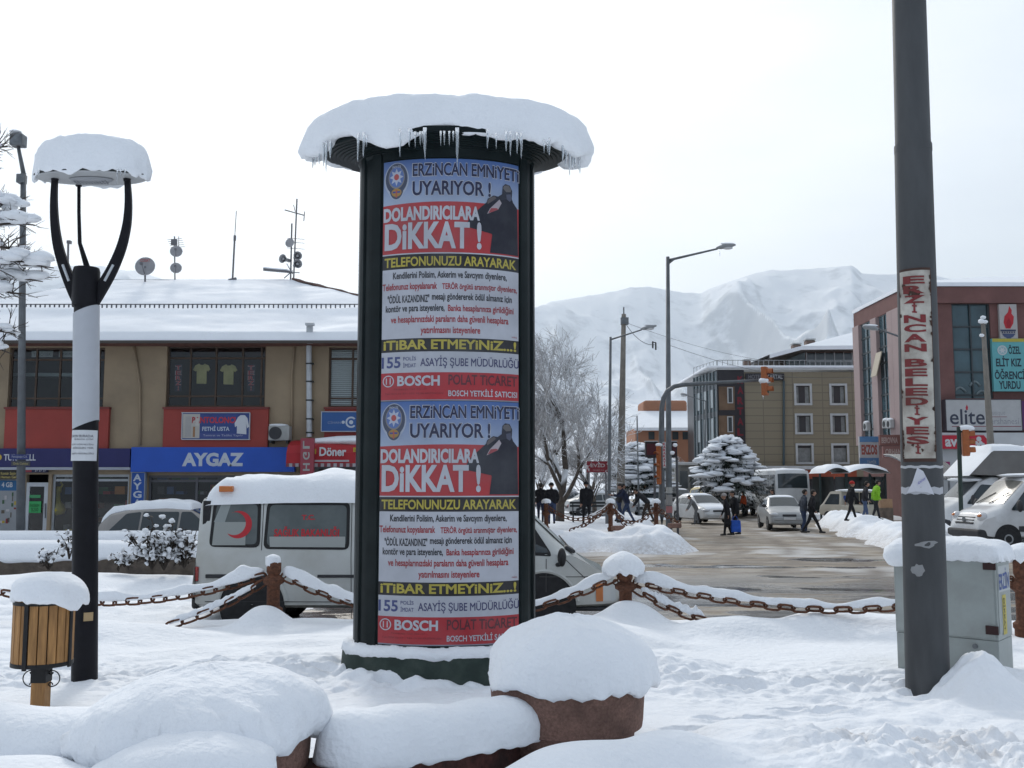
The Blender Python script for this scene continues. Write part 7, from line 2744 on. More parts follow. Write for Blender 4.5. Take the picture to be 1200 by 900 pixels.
# cars and buses round the crossing
HY = -math.pi / 2     # heading towards the lens
def gz_road(u, v, D):
 return WX(u, v, D)
make_vehicle('car', 'silver sedan facing the lens in the slushy road beside two walking men', 'car', (WX(916, 610, 45.2), 45.2, 0.03), HY - 0.10, 'sedan', 4.15, 1.68, 1.42, P_SILVER, snow=0.03, grp='cars about the crossing', low=False)
make_vehicle('car', 'white snow dusted car facing the lens left of the road', 'car', (WX(822, 608, 51.5), 51.5, 0.04), HY + 0.25, 'hatch', 4.0, 1.70, 1.42, P_WHITE, snow=0.06, hood_snow=0.03, grp='cars about the crossing', low=False, seed=7)
make_vehicle('minibus', 'white midibus facing the lens with a tall dark windscreen and snow on its roof', 'bus', (WX(930, 595, 58), 61.6, 0.05), HY, 'bus', 7.2, 2.1, 2.75, P_WHITE, snow=0.10, seed=11, wr=0.4, low=False,
   sidewin=[[(.94, .05), (.62, .05), (.62, .95), (.94, .95)], [(.59, .05), (.2, .05), (.2, .95), (.59, .95)], [(.17, .05), (-.25, .05), (-.25, .95), (.17, .95)], [(-.28, .05), (-.92, .05), (-.92, .95), (-.28, .95)]])
make_vehicle('van', 'white high roofed passenger van parked left of the midibus', 'van', (WX(873, 590, 66), 66, 0.05), HY - 0.25, 'van', 5.2, 1.9, 2.35, P_WHITE, snow=0.06, seed=13)
make_vehicle('dark_car', 'dark grey people carrier parked behind the white car', 'car', (WX(850, 590, 63), 63, 0.05), HY + 0.1, 'suv', 4.4, 1.8, 1.75, P_GREYV, snow=0.05, seed=15)
make_vehicle('taxi', 'yellow taxi with snow on its roof behind the white car', 'taxi', (WX(832, 590, 66), 66, 0.05), HY + 0.1, 'suv', 4.2, 1.75, 1.75, P_TAXI, snow=0.06, seed=17)
make_vehicle('dark_car', 'dark blue car parked just right of the tall lamp post', 'car', (WX(794, 592, 64), 64, 0.05), HY, 'suv', 4.3, 1.75, 1.6, P_DARK, snow=0.04, seed=19)
make_vehicle('parked_car', 'white snowed over car parked behind the leaning walker', 'car', (WX(765, 590, 62), 62, 0.08), HY - 0.3, 'hatch', 4.1, 1.7, 1.45, P_WHITE, snow=0.14, hood_snow=0.1, seed=21)
make_vehicle('parked_car', 'snowed over car parked behind the bare tree, left of its trunk', 'car', (WX(668, 590, 64), 64, 0.1), 0.3, 'hatch', 4.2, 1.7, 1.45, P_GREYV, snow=0.2, hood_snow=0.15, seed=23)
make_vehicle('parked_car', 'grey snowed over car parked between the bare tree and the concrete pole', 'car', (WX(702, 590, 60), 60, 0.1), 0.2, 'sedan', 4.2, 1.7, 1.4, P_SILVER, snow=0.15, hood_snow=0.1, seed=25)
D = 52.0
pk = thing('pickup_truck', 'small cream pick-up with an open back standing before the bus shelter', 'pick-up truck', (WX(996, 600, D), D, 0.12), math.pi * 0.72)
pk.scale = (0.84, 0.84, 0.84)
st = [(-1.7, .4, .7, .95, .72, .74, .72), (-1.68, .32, .72, .98, .75, .76, .74), (.1, .32, .72, .98, .75, .76, .74), (.14, .32, .9, 1.74, .75, .77, .66), (.3, .32, .92, 1.8, .75, .77, .66), (.95, .32, .92, 1.76, .75, .77, .64), (1.45, .32, .92, 1.05, .75, .77, .70), (1.62, .34, .8, .92, .74, .75, .68), (1.7, .4, .6, .7, .68, .7, .62)]
mb = MB()
a2, s2 = veh_body(mb, st, 30, crown=0.02)
mb.build('body', P_CREAM, pk, local=True, sharp=38)
m2 = MB()
over_grid(m2, a2, 1.42, 0.98, 0.9, crown=0.02)
m2.build('windscreen', CARGLASS, pk, local=True)
for sgn in (-1, 1):
 m2 = MB()
 side_poly(m2, rpoly([(1.3, 0.98), (0.25, 0.98), (0.25, 1.62), (0.9, 1.62)], 0.06), s2, sgn, 0.007)
 m2.build('side_window', CARGLASS, pk, local=True)
 for wx in (1.05, -1.0):
  wheel(pk, wx, sgn * 0.68, sgn, 0.29, 0.2)
m2 = MB()
m2.box((-1.0, 0, 1.75), (1.5, 1.3, 0.05))
for sx_ in (-1.65, -0.3):
 for sgn in (-1, 1):
  m2.tube([(sx_, sgn * 0.62, 0.97), (sx_, sgn * 0.62, 1.75)], 0.03, 6)
m2.build('canopy_frame', P_CREAM, pk, local=True)
m2 = MB()
m2.smooth = True
m2.blob((-0.5, 0, 1.83), (1.4, 0.72, 0.10), 24, 10, 0.08, 1.5, 3)
m2.build('roof_snow', SNOW, pk, local=True)
mb = MB()
mb.smooth = True
q = Vector((WX(987, 585, D - 0.2), D + 0.1, 1.25))
mb.blob(q, (0.36, 0.3, 0.36), 16, 10, 0.15, 1.6, 5)
tag(mb.build('sack', M('sack_blue', (0.03, 0.07, 0.30), 0.7, ns=4, na=0.3)), 'bright blue sack lying in the back of the cream pick-up', 'sack')
# vans parked on the right
VX = WX(1150, 600, 31)
P_TR = paint('van_white', (0.62, 0.63, 0.64), 0.28)
tv = thing('delivery_van', 'clean white van with a slatted grille parked in front of the box truck', 'van', (WX(1139, 600, 30.8) + 2.6, 31.7, 0.02), math.pi + RAD(6))
st = [(-2.6, .5, 1.0, 2.0, .93, .95, .84), (-2.55, .4, 1.05, 2.2, .96, .98, .86), (.2, .36, 1.05, 2.26, .96, .98, .86), (.75, .36, 1.05, 2.2, .96, .98, .84), (1.0, .36, 1.08, 2.08, .96, .98, .83), (1.75, .36, 1.12, 1.36, .96, .98, .84), (1.85, .36, 1.1, 1.28, .96, .98, .86), (2.2, .36, 1.0, 1.16, .94, .96, .84), (2.42, .38, .92, 1.04, .89, .91, .78), (2.55, .42, .74, .84, .82, .84, .72), (2.6, .46, .6, .66, .76, .78, .68)]
mb = MB()
a3, s3 = veh_body(mb, st, 60, crown=0.05)
mb.build('body', P_TR, tv, local=True, sharp=38)
m2 = MB()
m2.smooth = True
over_grid(m2, a3, 1.73, 1.02, 0.9, crown=0.05)
m2.build('windscreen', M('van_screen', (0.22, 0.21, 0.18), 0.12, 0, 0.7, ns=1.5, na=0.4), tv, local=True)
for sgn in (-1, 1):
 m2 = MB()
 side_poly(m2, rpoly([(1.62, 1.2), (0.55, 1.16), (0.55, 1.92), (0.95, 1.95)], 0.08), s3, sgn, 0.008)
 m2.build('side_window', CARGLASS, tv, local=True)
 m2 = MB()
 m2.smooth = True
 m2.blob((1.45, sgn * 1.16, 1.34), (0.08, 0.12, 0.19), 14, 10, 0.03, 1, 2)
 m2.build('mirror', BUMP, tv, local=True)
 m2 = MB()
 m2.smooth = True
 m2.blob((2.40, sgn * 0.70, 0.98), (0.14, 0.20, 0.17), 16, 12, 0.02, 1, 2)
 hl_ = m2.build('headlight', LAMPW, tv, local=True)
 m3 = MB()
 m3.smooth = True
 m3.blob((2.47, sgn * 0.72, 1.03), (0.09, 0.12, 0.06), 12, 8, 0.02, 1, 2)
 m3.build('indicator', LAMPO, hl_, local=True)
 m2 = MB()
 for x in np.linspace(-2.2, 2.3, 3):
  pass
 m2.b2(-2.3, 1.4, sgn * 0.955, sgn * 0.99, 0.55, 0.72)
 m2.build('rub_strip', BUMP, tv, local=True, bevel=0.01)
 for wx in (1.75, -1.55):
  m2 = MB()
  m2.lathe([(0.42, sgn * 0.85), (0.42, sgn * 0.975), (0.02, sgn * 0.975)], (wx, 0, 0.36), 28, axis='Y', caps=False)
  m2.build('wheel_arch', BLACK, tv, local=True)
  wheel(tv, wx, sgn * 0.88, sgn, 0.33, 0.22)
for k in range(3):
 m2 = MB()
 m2.box((2.575 - k * 0.05, 0, 0.80 + k * 0.085), (0.06, 1.0 - 0.03 * k, 0.045), ry=0.3)
 m2.build('grille_slat', BUMP, tv, local=True, bevel=0.012)
m2 = MB()
m2.lathe([(0.09, 0.0), (0.09, 0.02)], (2.58, 0, 0.90), 18, axis='X')
m2.build('badge', METAL_GR, tv, local=True)
m2 = MB()
m2.b2(2.0, 2.66, -0.9, 0.9, 0.30, 0.62)
m2.build('bumper', BUMP, tv, local=True, bevel=0.06)
m2 = MB()
m2.smooth = True
m2.blob((-0.6, 0, 2.27), (1.95, 0.82, 0.09), 30, 10, 0.05, 2, 5)
m2.build('roof_snow', SNOW, tv, local=True)
for yy in (-0.35, 0.35):
 m2 = MB()
 m2.tube([(1.8, yy - 0.25, a3(1.8)[2] + 0.075), (1.45, yy + 0.3, a3(1.45)[2] + 0.085)], 0.012, 5)
 m2.build('wiper', BLACK, tv, local=True)
tk = thing('box_truck', 'grey box truck with a white cab and deep snow on its box', 'truck', (WX(1101, 600, 38) + 3.3, 38.9, 0.02), math.pi + RAD(2))
st = [(.2, .55, 1.1, 2.2, .92, .94, .86), (1.3, .5, 1.12, 2.26, .94, .96, .86), (1.75, .48, 1.15, 2.1, .94, .96, .83), (2.5, .46, 1.16, 1.42, .94, .96, .84), (2.62, .46, 1.12, 1.32, .93, .95, .85), (3.1, .46, .95, 1.1, .88, .9, .8), (3.3, .5, .75, .85, .8, .82, .7)]
mb = MB()
a4, s4 = veh_body(mb, st, 40, crown=0.05)
mb.build('cab', P_TR, tk, local=True, sharp=38)
m2 = MB()
m2.smooth = True
over_grid(m2, a4, 2.48, 1.78, 0.9, crown=0.05)
m2.build('windscreen', CARGLASS, tk, local=True)
for sgn in (-1, 1):
 m2 = MB()
 side_poly(m2, rpoly([(2.35, 1.24), (1.25, 1.2), (1.25, 1.95), (1.72, 1.98)], 0.08), s4, sgn, 0.008)
 m2.build('side_window', CARGLASS, tk, local=True)
 m2 = MB()
 m2.smooth = True
 m2.blob((2.2, sgn * 1.16, 1.4), (0.08, 0.11, 0.2), 14, 10, 0.03, 1, 2)
 m2.build('mirror', BUMP, tk, local=True)
 m2 = MB()
 m2.smooth = True
 m2.blob((3.1, sgn * 0.66, 0.92), (0.14, 0.18, 0.13), 14, 10, 0.02, 1, 2)
 m2.build('headlight', LAMPW, tk, local=True)
 for wx in (2.4, -1.9):
  m2 = MB()
  m2.lathe([(0.45, sgn * 0.85), (0.45, sgn * 0.955), (0.02, sgn * 0.955)], (wx, 0, 0.4), 28, axis='Y', caps=False)
  m2.build('wheel_arch', BLACK, tk, local=True)
  wheel(tk, wx, sgn * 0.88, sgn, 0.37, 0.24)
BOXG = M('box_grey', (0.16, 0.155, 0.15), 0.6, 0, 0.4, ns=1.0, na=0.15, dirt=(0.1, 0.09, 0.08), dscale=1.5, damt=0.4)
mb = MB()
poly = [(-3.6, .95), (1.0, .95), (1.05, 2.30), (2.25, 2.36), (1.35, 3.25), (-3.6, 3.25)]
mb.prism(poly, (0, 1.08, 0), (1, 0, 0), (0, 0, 1), -2.16 if False else 2.16)
for i, v in enumerate(mb.v):
 pass
mb.v = [(x, y if y < 1.09 else y, z) for x, y, z in mb.v]
ys_ = [v[1] for v in mb.v]
cy_ = (max(ys_) + min(ys_)) / 2
mb.v = [(x, y - cy_, z) for x, y, z in mb.v]
mb.build('cargo_box', BOXG, tk, local=True, bevel=0.03)
mb = MB()
mb.smooth = True
nn, mm = 60, 20
vs = []
for i in range(nn + 1):
 for k in range(mm + 1):
  a, b = i / nn, k / mm
  x = -3.65 + (2.30 + 3.65) * a
  zt_ = 3.25 if x < 1.35 else 3.25 - (x - 1.35) * 0.99
  yy = -1 + 2 * b
  e = max(0, (1 - abs(2 * a - 1) ** 14) * (1 - abs(yy) ** 8)) ** 0.4
  h = (0.22 if x < 1.35 else 0.05) * e * (1 + 0.6 * float(fbm(np.array(x * 1.5), np.array(yy * 2), 3, 55)))
  vs.append((x, yy * 1.12, zt_ - 0.01 + h))
mb.add(vs, [(i * (mm + 1) + k, i * (mm + 1) + k + 1, (i + 1) * (mm + 1) + k + 1, (i + 1) * (mm + 1) + k) for i in range(nn) for k in range(mm)])
mb.build('roof_snow', SNOW, tk, local=True)
m2 = MB()
m2.smooth = True
m2.blob((1.85, 0, 2.16), (0.62, 0.8, 0.10), 24, 10, 0.08, 2, 5)
m2.build('cab_snow', SNOW, tk, local=True)
m2 = MB()
m2.b2(2.9, 3.36, -0.9, 0.9, 0.4, 0.68)
m2.build('bumper', BUMP, tk, local=True, bevel=0.05)
# khaki hotel
HD = 80.0
KHAKI = bpy.data.materials.new('khaki_cladding')
KHAKI.use_nodes = True
nt = KHAKI.node_tree
p_ = nt.nodes['Principled BSDF']
p_.inputs['Roughness'].default_value = 0.6
tc = nt.nodes.new('ShaderNodeTexCoord')
sx = nt.nodes.new('ShaderNodeSeparateXYZ')
cx3 = nt.nodes.new('ShaderNodeCombineXYZ')
nt.links.new(tc.outputs['Object'], sx.inputs[0])
nt.links.new(sx.outputs['X'], cx3.inputs['X'])
nt.links.new(sx.outputs['Z'], cx3.inputs['Y'])
br = nt.nodes.new('ShaderNodeTexBrick')
br.offset = 0.0
br.inputs['Color1'].default_value = (0.235, 0.20, 0.135, 1)
br.inputs['Color2'].default_value = (0.225, 0.19, 0.13, 1)
br.inputs['Mortar'].default_value = (0.16, 0.135, 0.095, 1)
br.inputs['Scale'].default_value = 1.0
br.inputs['Brick Width'].default_value = 2.4
br.inputs['Row Height'].default_value = 0.62
br.inputs['Mortar Size'].default_value = 0.035
nt.links.new(cx3.outputs[0], br.inputs['Vector'])
nt.links.new(br.outputs['Color'], p_.inputs['Base Color'])
WHITEF = M('white_frame', (0.45, 0.46, 0.46), 0.5, ns=2, na=0.1)
DKCLAD = M('dark_cladding', (0.018, 0.016, 0.02), 0.35, 0, 0.5, ns=1, na=0.2)
TIMB = M('brown_cladding', (0.14, 0.085, 0.05), 0.6, ns=1.2, na=0.25)
CURT = M('curtain_wall', (0.06, 0.085, 0.095), 0.05, 0.0, 0.8)
PANEG = M('grey_pane', (0.05, 0.06, 0.065), 0.08, 0, 0.7)
NETC = M('net_curtain', (0.24, 0.25, 0.245), 0.6, ns=3, na=0.25)
hx0, hx1 = WX(842, 500, HD), WX(1018, 500, HD)
hz = WZ(436, HD)
hot = thing('hotel', 'khaki clad hotel with a glass corner, black sign strip and roof terrace', 'building', ((hx0 + hx1) / 2, HD, 0))
kx0 = WX(873, 500, HD)
wr_ = []
for v0, v1 in ((450, 474.5), (485, 508.5), (520, 543.5)):
 for u0, u1 in ((932, 952), (973.5, 993.5)):
  wr_.append((WX(u0 + 2, 500, HD), WX(u1 - 2, 500, HD), WZ(v1 - 2, HD), WZ(v0 + 2, HD)))
mb = MB()
mb.wall(kx0, hx1, -0.3, hz, HD, wr_, 0.25)
mb.add([(hx1, HD, -.3), (hx1, HD + 14, -.3), (hx1, HD + 14, hz), (hx1, HD, hz)], [(0, 1, 2, 3)])
mb.build('wall', KHAKI, hot)
for i, (a, b, c, d) in enumerate(wr_):
 mb = MB()
 f_ = 0.17
 for q in ((a - f_, b + f_, d, d + f_), (a - f_, b + f_, c - f_, c), (a - f_, a, c, d), (b, b + f_, c, d)):
  mb.b2(q[0], q[1], HD - 0.08, HD - 0.004, q[2], q[3])
 w_ = mb.build('window', WHITEF, hot)
 mb = MB()
 mb.add([(a, HD + .2, c), (b, HD + .2, c), (b, HD + .2, d), (a, HD + .2, d)], [(0, 1, 2, 3)])
 mb.build('pane', PANEG, w_)
 mb = MB()
 hh = (0.9, 0.75, 0.4)[i // 2]
 for s0, s1 in ((0.04, 0.22), (0.70, 0.97)) if i < 4 else ((0.02, 0.98),):
  mb.add([(a + (b - a) * s0, HD + .19, c), (a + (b - a) * s1, HD + .19, c), (a + (b - a) * s1, HD + .19, d - (d - c) * (0.05 if i < 4 else 0.15)), (a + (b - a) * s0, HD + .19, d - (d - c) * (0.05 if i < 4 else .15))], [(0, 1, 2, 3)])
 mb.build('curtain', NETC, w_)
mb = MB()
mb.b2(hx0, kx0 - 0.003, HD - 0.1, HD + 14, WZ(560, HD), hz + 0.15)
mb.build('corner_cladding', DKCLAD, hot)
for v0, v1 in ((453, 480.5), (487, 520)):
 mb = MB()
 mb.pbox(842.5, v0, 861, v1, HD - 0.16, 0.05)
 mb.build('timber_panel', TIMB, hot)
 mb = MB()
 mb.pbox(852.5, v0 + 0.8, 859, v0 + 19.5, HD - 0.22, 0.055)
 w_ = mb.build('window', WHITEF, hot)
 mb = MB()
 mb.pbox(853.7, v0 + 2, 857.8, v0 + 18.5, HD - 0.226, 0.004)
 mb.build('pane', PANEG, w_)
mb = MB()
st_ = 12.2
for i, ch in enumerate('KARTALAN'[:7]):
 vv, ff = text2d(ch, 0.04)
 v0 = 441 + st_ * i
 a, b = WX(863.6, v0, HD), WX(870.5, v0, HD)
 z0_, z1_ = WZ(v0 + 8.6, HD), WZ(v0, HD)
 mb.add([(a + (b - a) * p[0], HD - 0.13, z0_ + (z1_ - z0_) * p[1]) for p in vv], ff, (0.17, 0.02, 0.03))
tag(mb.build('hotel_sign', PRINT), 'upright dark red letters on the black corner strip of the khaki hotel', 'sign')
sxa, sxb = hx0 - 0.05, hx0 - 0.05 - 0.9
sy0, sy1 = HD - 0.05, HD + 5.2
mb = MB()
mb.add([(sxa, sy0, -.3), (sxb, sy1, -.3), (sxb, sy1, hz + .1), (sxa, sy0, hz + .1)], [(0, 1, 2, 3)])
mb.add([(sxb, sy1, -.3), (kx0, sy1, -.3), (kx0, sy1, hz + .1), (sxb, sy1, hz + .1)], [(0, 1, 2, 3)])
gw = mb.build('glass_front', CURT, hot)
NM = 7
for i in range(NM + 1):
 t_ = i / NM
 mb = MB()
 x, y = sxa + (sxb - sxa) * t_, sy0 + (sy1 - sy0) * t_
 mb.b2(x - 0.09, x - 0.01, y - 0.05, y + 0.05, 0, hz + 0.1)
 mb.build('mullion', M('mullion_grey', (0.16, 0.18, 0.19), 0.5), gw)
for v0, v1 in ((458, 479), (491, 517)):
 for i in (1, 3, 5):
  mb = MB()
  ta, tb = (i + 0.05) / NM, (i + 0.95) / NM
  za, zb_ = WZ(v1, HD + 2), WZ(v0, HD + 2)
  q = [(sxa + (sxb - sxa) * t_ - 0.02, sy0 + (sy1 - sy0) * t_, zz) for t_, zz in ((ta, za), (tb, za), (tb, zb_), (ta, zb_))]
  mb.add(q, [(0, 1, 2, 3)])
  mb.build('blind', M('blind_pale', (0.42, 0.46, 0.47), 0.5), gw)
for v in (452, 484):
 mb = MB()
 za, zb_ = WZ(v + 6, HD + 2), WZ(v, HD + 2)
 mb.add([(sxa - 0.012, sy0, za), (sxb - 0.012, sy1, za), (sxb - 0.012, sy1, zb_), (sxa - 0.012, sy0, zb_)], [(0, 1, 2, 3)])
 mb.build('spandrel', M('spandrel_grey', (0.09, 0.10, 0.11), 0.4), gw)
mb = MB()
mb.pbox(874, 437.5, 919, 445.5, HD - 0.25, 0.2, (0.03, 0.028, 0.032))
mb.ptext('HOTEL', 877, 439, 893, 444, HD - 0.25, (0.15, 0.15, 0.16), 0.02)
mb.ptext('KARTAL', 899, 439, 917, 444, HD - 0.25, (0.3, 0.31, 0.32), 0.02)
tag(mb.build('hotel_sign', PRINT), 'long black name board along the roof edge of the khaki hotel', 'sign')
mb = MB()
mb.tube([W(918.5, 446, HD - .1), W(918.5, 545, HD - .1)], 0.09, 8)
mb.build('downpipe', M('downpipe_teal', (0.05, 0.075, 0.085), 0.5), hot)
mb = MB()
mb.b2(hx0 - 0.1, hx1, HD - 0.25, HD + 14, hz + 0.16, hz + 0.30)
mb.build('roof_slab', WHITEF, hot)
mb = MB()
mb.smooth = True
mb.b2(hx0 - 0.95, hx1, HD - 0.2, HD + 13.8, hz + 0.303, hz + 0.52)
mb.build('roof_snow', ROOFSNOW, hot, bevel=0.08)
mb = MB()
for k in range(30):
 x = hx0 + (hx1 - hx0) * k / 29
 mb.b2(x - .02, x + .02, HD - 0.05, HD - 0.01, hz + 0.3, hz + 0.95)
mb.b2(hx0, hx1, HD - 0.05, HD - 0.01, hz + 0.93, hz + 0.98)
for k in range(8):
 t_ = k / 7
 x, y = sxa + (sxb - sxa) * t_, sy0 + (sy1 - sy0) * t_
 mb.b2(x - .02, x + .02, y - .02, y + .02, hz + 0.3, hz + 0.95)
mb.tube([(sxa, sy0, hz + .95), (sxb, sy1, hz + .95)], 0.025, 5)
mb.build('railing', M('railing_grey', (0.3, 0.31, 0.32), 0.5), hot)
mb = MB()
mb.b2(WX(944, 430, HD + 2), hx1, HD + 2, HD + 11, hz + 0.3, WZ(412, HD + 2))
tr = mb.build('terrace_room', M('terrace_wood', (0.12, 0.06, 0.045), 0.6), hot)
mb = MB()
mb.pbox(945.5, 413.5, 999, 434, HD + 1.95, 0.02)
mb.build('glazing', PANEG, tr)
mb = MB()
for u in (945.5, 956, 967, 978, 989, 999):
 mb.pbox(u - 0.5, 413, u + 0.5, 435, HD + 1.9, 0.04)
mb.pbox(945, 423.5, 999, 424.3, HD + 1.9, 0.04)
mb.build('glazing_bars', WHITEF, tr)
mb = MB()
mb.add([(WX(944, 430, HD + 2), HD + 2, hz + .4), (WX(921, 430, HD + 6), HD + 6, hz + .4), (WX(921, 430, HD + 6), HD + 6, WZ(416, HD + 5)), (WX(944, 430, HD + 2), HD + 2, WZ(413, HD + 2))], [(0, 1, 2, 3)])
mb.build('side_glazing', M('pale_glazing', (0.25, 0.3, 0.32), 0.15, 0, 0.6), tr)
mb = MB()
xe_, ye_ = WX(900.5, 420, HD + 1), HD + 0.6
q = [(xe_, ye_, WZ(420.5, HD + 1)), (WX(937, 410, HD + 1), HD + 0.4, WZ(411, HD + 1)), (hx1 + 3, HD + .4, WZ(410, HD + 1)), (hx1 + 3, HD + 11, WZ(410, HD + 1) + .2), (xe_, HD + 11, WZ(418, HD + 1)), (WX(1006, 390, HD + 6), HD + 6, WZ(392, HD + 6)), (hx1 + 3, HD + 6, WZ(391, HD + 6))]
mb.add(q, [(0, 1, 5, 4), (1, 2, 6, 5), (6, 3, 4, 5), (0, 1, 2, 3, 4)])
q2 = [(x, y, z + 0.32) for x, y, z in q]
mb2 = MB()
mb2.add(q + q2, [(7, 8, 12, 11), (8, 9, 13, 12), (13, 10, 11, 12), (0, 1, 8, 7), (1, 2, 9, 8)])
rt_ = mb.build('terrace_roof', M('terrace_eave', (0.10, 0.075, 0.06), 0.7), tr)
mb2.build('terrace_snow', ROOFSNOW, rt_)
for u0, u1, v0, v1, D in ((929.5, 939, 401.5, 409, HD + 5), (945, 955.5, 396.5, 405, HD + 6), (872.5, 880, 420.5, 435, HD + 4), (854.5, 859, 427.5, 434.5, HD + 3)):
 mb = MB()
 mb.pbox(u0, v0 + 2.5, u1, v1 + 6, D, 0.7)
 ch_ = mb.build('chimney', M('chimney_brick', (0.17, 0.12, 0.10), 0.8, ns=3, na=0.3), hot)
 mb = MB()
 mb.pbox(u0 - 0.8, v0, u1 + 0.8, v0 + 1.6, D - 0.1, 0.9)
 mb.build('chimney_pot', WHITEF, ch_, bevel=0.03)
mb = MB()
mb.pbox(842, 546, 1004, 550, HD - 1.4, 1.35)
mb.build('canopy', WHITEF, hot)
mb = MB()
mb.pbox(842, 550.3, 1004, 561, HD - 1.3, 0.25)
mb.build('shop_band', M('orange_band', (0.30, 0.06, 0.025), 0.6, ns=0.6, na=0.4), hot)
mb = MB()
for u in range(845, 1000, 13):
 mb.pbox(u, 561.5, u + 11, 590, HD - 0.15, 0.1)
mb.build('shopfront', PANEG, hot)
# orange house far behind
D = 100.0
ORG = M('orange_render', (0.36, 0.17, 0.10), 0.85, ns=0.4, na=0.15, dirt=(0.28, 0.14, 0.09), dscale=0.4, damt=0.4)
oh = thing('orange_house', 'low orange rendered house with a snowy roof left of the khaki hotel', 'building', W(785, 566, D))
mb = MB()
mb.pbox(745, 501.5, 822, 575, D, 8)
mb.build('wall', ORG, oh)
mb = MB()
mb.pbox(754, 469, 805.5, 483, D + 6, 5)
mb.build('upper_storey', ORG, oh, bevel=0.3)
mb = MB()
ya, yb_ = D - 0.6, D + 6.0
q = [(WX(743, 500, ya), ya, WZ(501, ya)), (WX(826, 500, ya), ya, WZ(501, ya)), (WX(822, 480, yb_), yb_, WZ(481.5, yb_)), (WX(748, 480, yb_), yb_, WZ(481.5, yb_))]
mb.add(q + [(x, y, z - .3) for x, y, z in q], [(0, 1, 2, 3), (4, 5, 1, 0), (5, 6, 2, 1), (7, 4, 0, 3)])
mb.build('roof_snow', ROOFSNOW, oh)
for u in (760, 788, 800):
 mb = MB()
 mb.pbox(u, 506, u + 7, 515, D - 0.05, 0.045)
 mb.build('window', PANEG, oh)
# brick red school block on the right
RD = 55.0
BRICK = M('brick_red', (0.165, 0.078, 0.07), 0.8, ns=1.2, na=0.15, dirt=(0.12, 0.06, 0.055), dscale=0.5, damt=0.4, bump=0.1, bs=8)
PINK = M('pink_pilaster', (0.36, 0.27, 0.26), 0.7, ns=0.8, na=0.1, dirt=(0.28, 0.2, 0.2), dscale=0.8, damt=0.3)
sb = thing('school_block', 'brick red school block with tall glass strips and signs at the right edge', 'building', W(1140, 566, RD))
bx0 = WX(1072, 450, RD)
bx1 = bx0 + 24
bz = WZ(337, RD)
gw_ = (WX(1117, 410, RD), WX(1162, 410, RD), WZ(467, RD), WZ(356, RD))
mb = MB()
mb.wall(bx0, bx1, -0.3, bz, RD, [gw_], 0.3)
mb.add([(bx0, RD, -.3), (bx0, RD + 8.6, -.3), (bx0, RD + 8.6, bz), (bx0, RD, bz)], [(3, 2, 1, 0)])
mb.add([(bx1, RD, -.3), (bx1, RD + 8.6, -.3), (bx1, RD + 8.6, bz), (bx1, RD, bz)], [(0, 1, 2, 3)])
mb.add([(bx0, RD + 8.6, -.3), (bx1, RD + 8.6, -.3), (bx1, RD + 8.6, bz), (bx0, RD + 8.6, bz)], [(0, 1, 2, 3)])
mb.build('wall', BRICK, sb)
mb = MB()
mb.b2(bx0 - 0.25, bx1, RD - 0.25, RD + 8.75, WZ(356, RD), bz + 0.02)
mb.build('parapet', BRICK, sb, bevel=0.03)
a, b, c, d = gw_
mb = MB()
mb.add([(a, RD + .2, c), (b, RD + .2, c), (b, RD + .2, d), (a, RD + .2, d)], [(0, 1, 2, 3)])
TEALG = M('teal_glass', (0.035, 0.075, 0.09), 0.06, 0, 0.7, ns=0.5, na=0.4)
gl_ = mb.build('glass_strip', TEALG, sb)
mb = MB()
for t_ in (0.0, 0.48, 0.96):
 x = a + (b - a) * t_
 mb.b2(x, x + 0.09, RD + 0.1, RD + 0.19, c, d)
for k in range(5):
 z_ = c + (d - c) * (0.04 + 0.24 * k)
 mb.b2(a, b, RD + 0.12, RD + 0.185, z_ - 0.05, z_ + 0.05)
mb.build('glazing_bars', M('bars_dark', (0.04, 0.05, 0.055), 0.5), gl_)
for z0_, u0, u1 in ((WZ(459, RD), 1119, 1133), (WZ(452, RD), 1138, 1150), (WZ(463, RD), 1145, 1158)):
 mb = MB()
 mb.smooth = True
 xx0, xx1 = WX(u0, 450, RD), WX(u1, 450, RD)
 mb.tube([(xx0 + (xx1 - xx0) * t_, RD + 0.17, z0_ + 0.25 * math.sin(t_ * math.pi)) for t_ in np.linspace(0, 1, 7)], 0.07, 6)
 mb.build('window_motif', M('motif', (0.16, 0.2, 0.21), 0.6), gl_)
mb = MB()
mb.smooth = True
q = [(bx0 - 0.3, RD - 0.3, bz + .02), (bx1, RD - 0.3, bz + .02), (bx1, RD + 8.8, bz + .02), (bx0 - 0.3, RD + 8.8, bz + .02)]
r0, r1 = (bx0 + 6, RD + 4.3, bz + 1.5), (bx1 + 2, RD + 4.3, bz + 1.6)
q2 = [(x, y, z + 0.22) for x, y, z in q]
mb.smooth = False
mb.add(q + q2 + [r0, r1], [(0, 1, 5, 4), (3, 0, 4, 7), (4, 5, 9, 8), (5, 6, 9), (6, 7, 8, 9), (7, 4, 8)])
mb.build('roof_snow', ROOFSNOW, sb)
lx0, ly0, ly1 = bx0 - 0.28, RD + 0.3, RD + 8.5
SEG = [(0.02, 0.14, 'p'), (0.14, 0.36, 'w'), (0.36, 0.46, 'p'), (0.46, 0.78, 'w'), (0.78, 0.9, 'p'), (0.9, 1.0, 'w')]
us = [(1098, 1052, 'p'), (1052, 1046, 'p'), (1046, 1033, 'w'), (1033, 1026, 'p'), (1026, 1012, 'w'), (1012, 1004, 'p')]
def y_at(u):
 a_ = (u - 600) / FPX
 return lx0 / a_
zb2 = WZ(520, RD + 5)
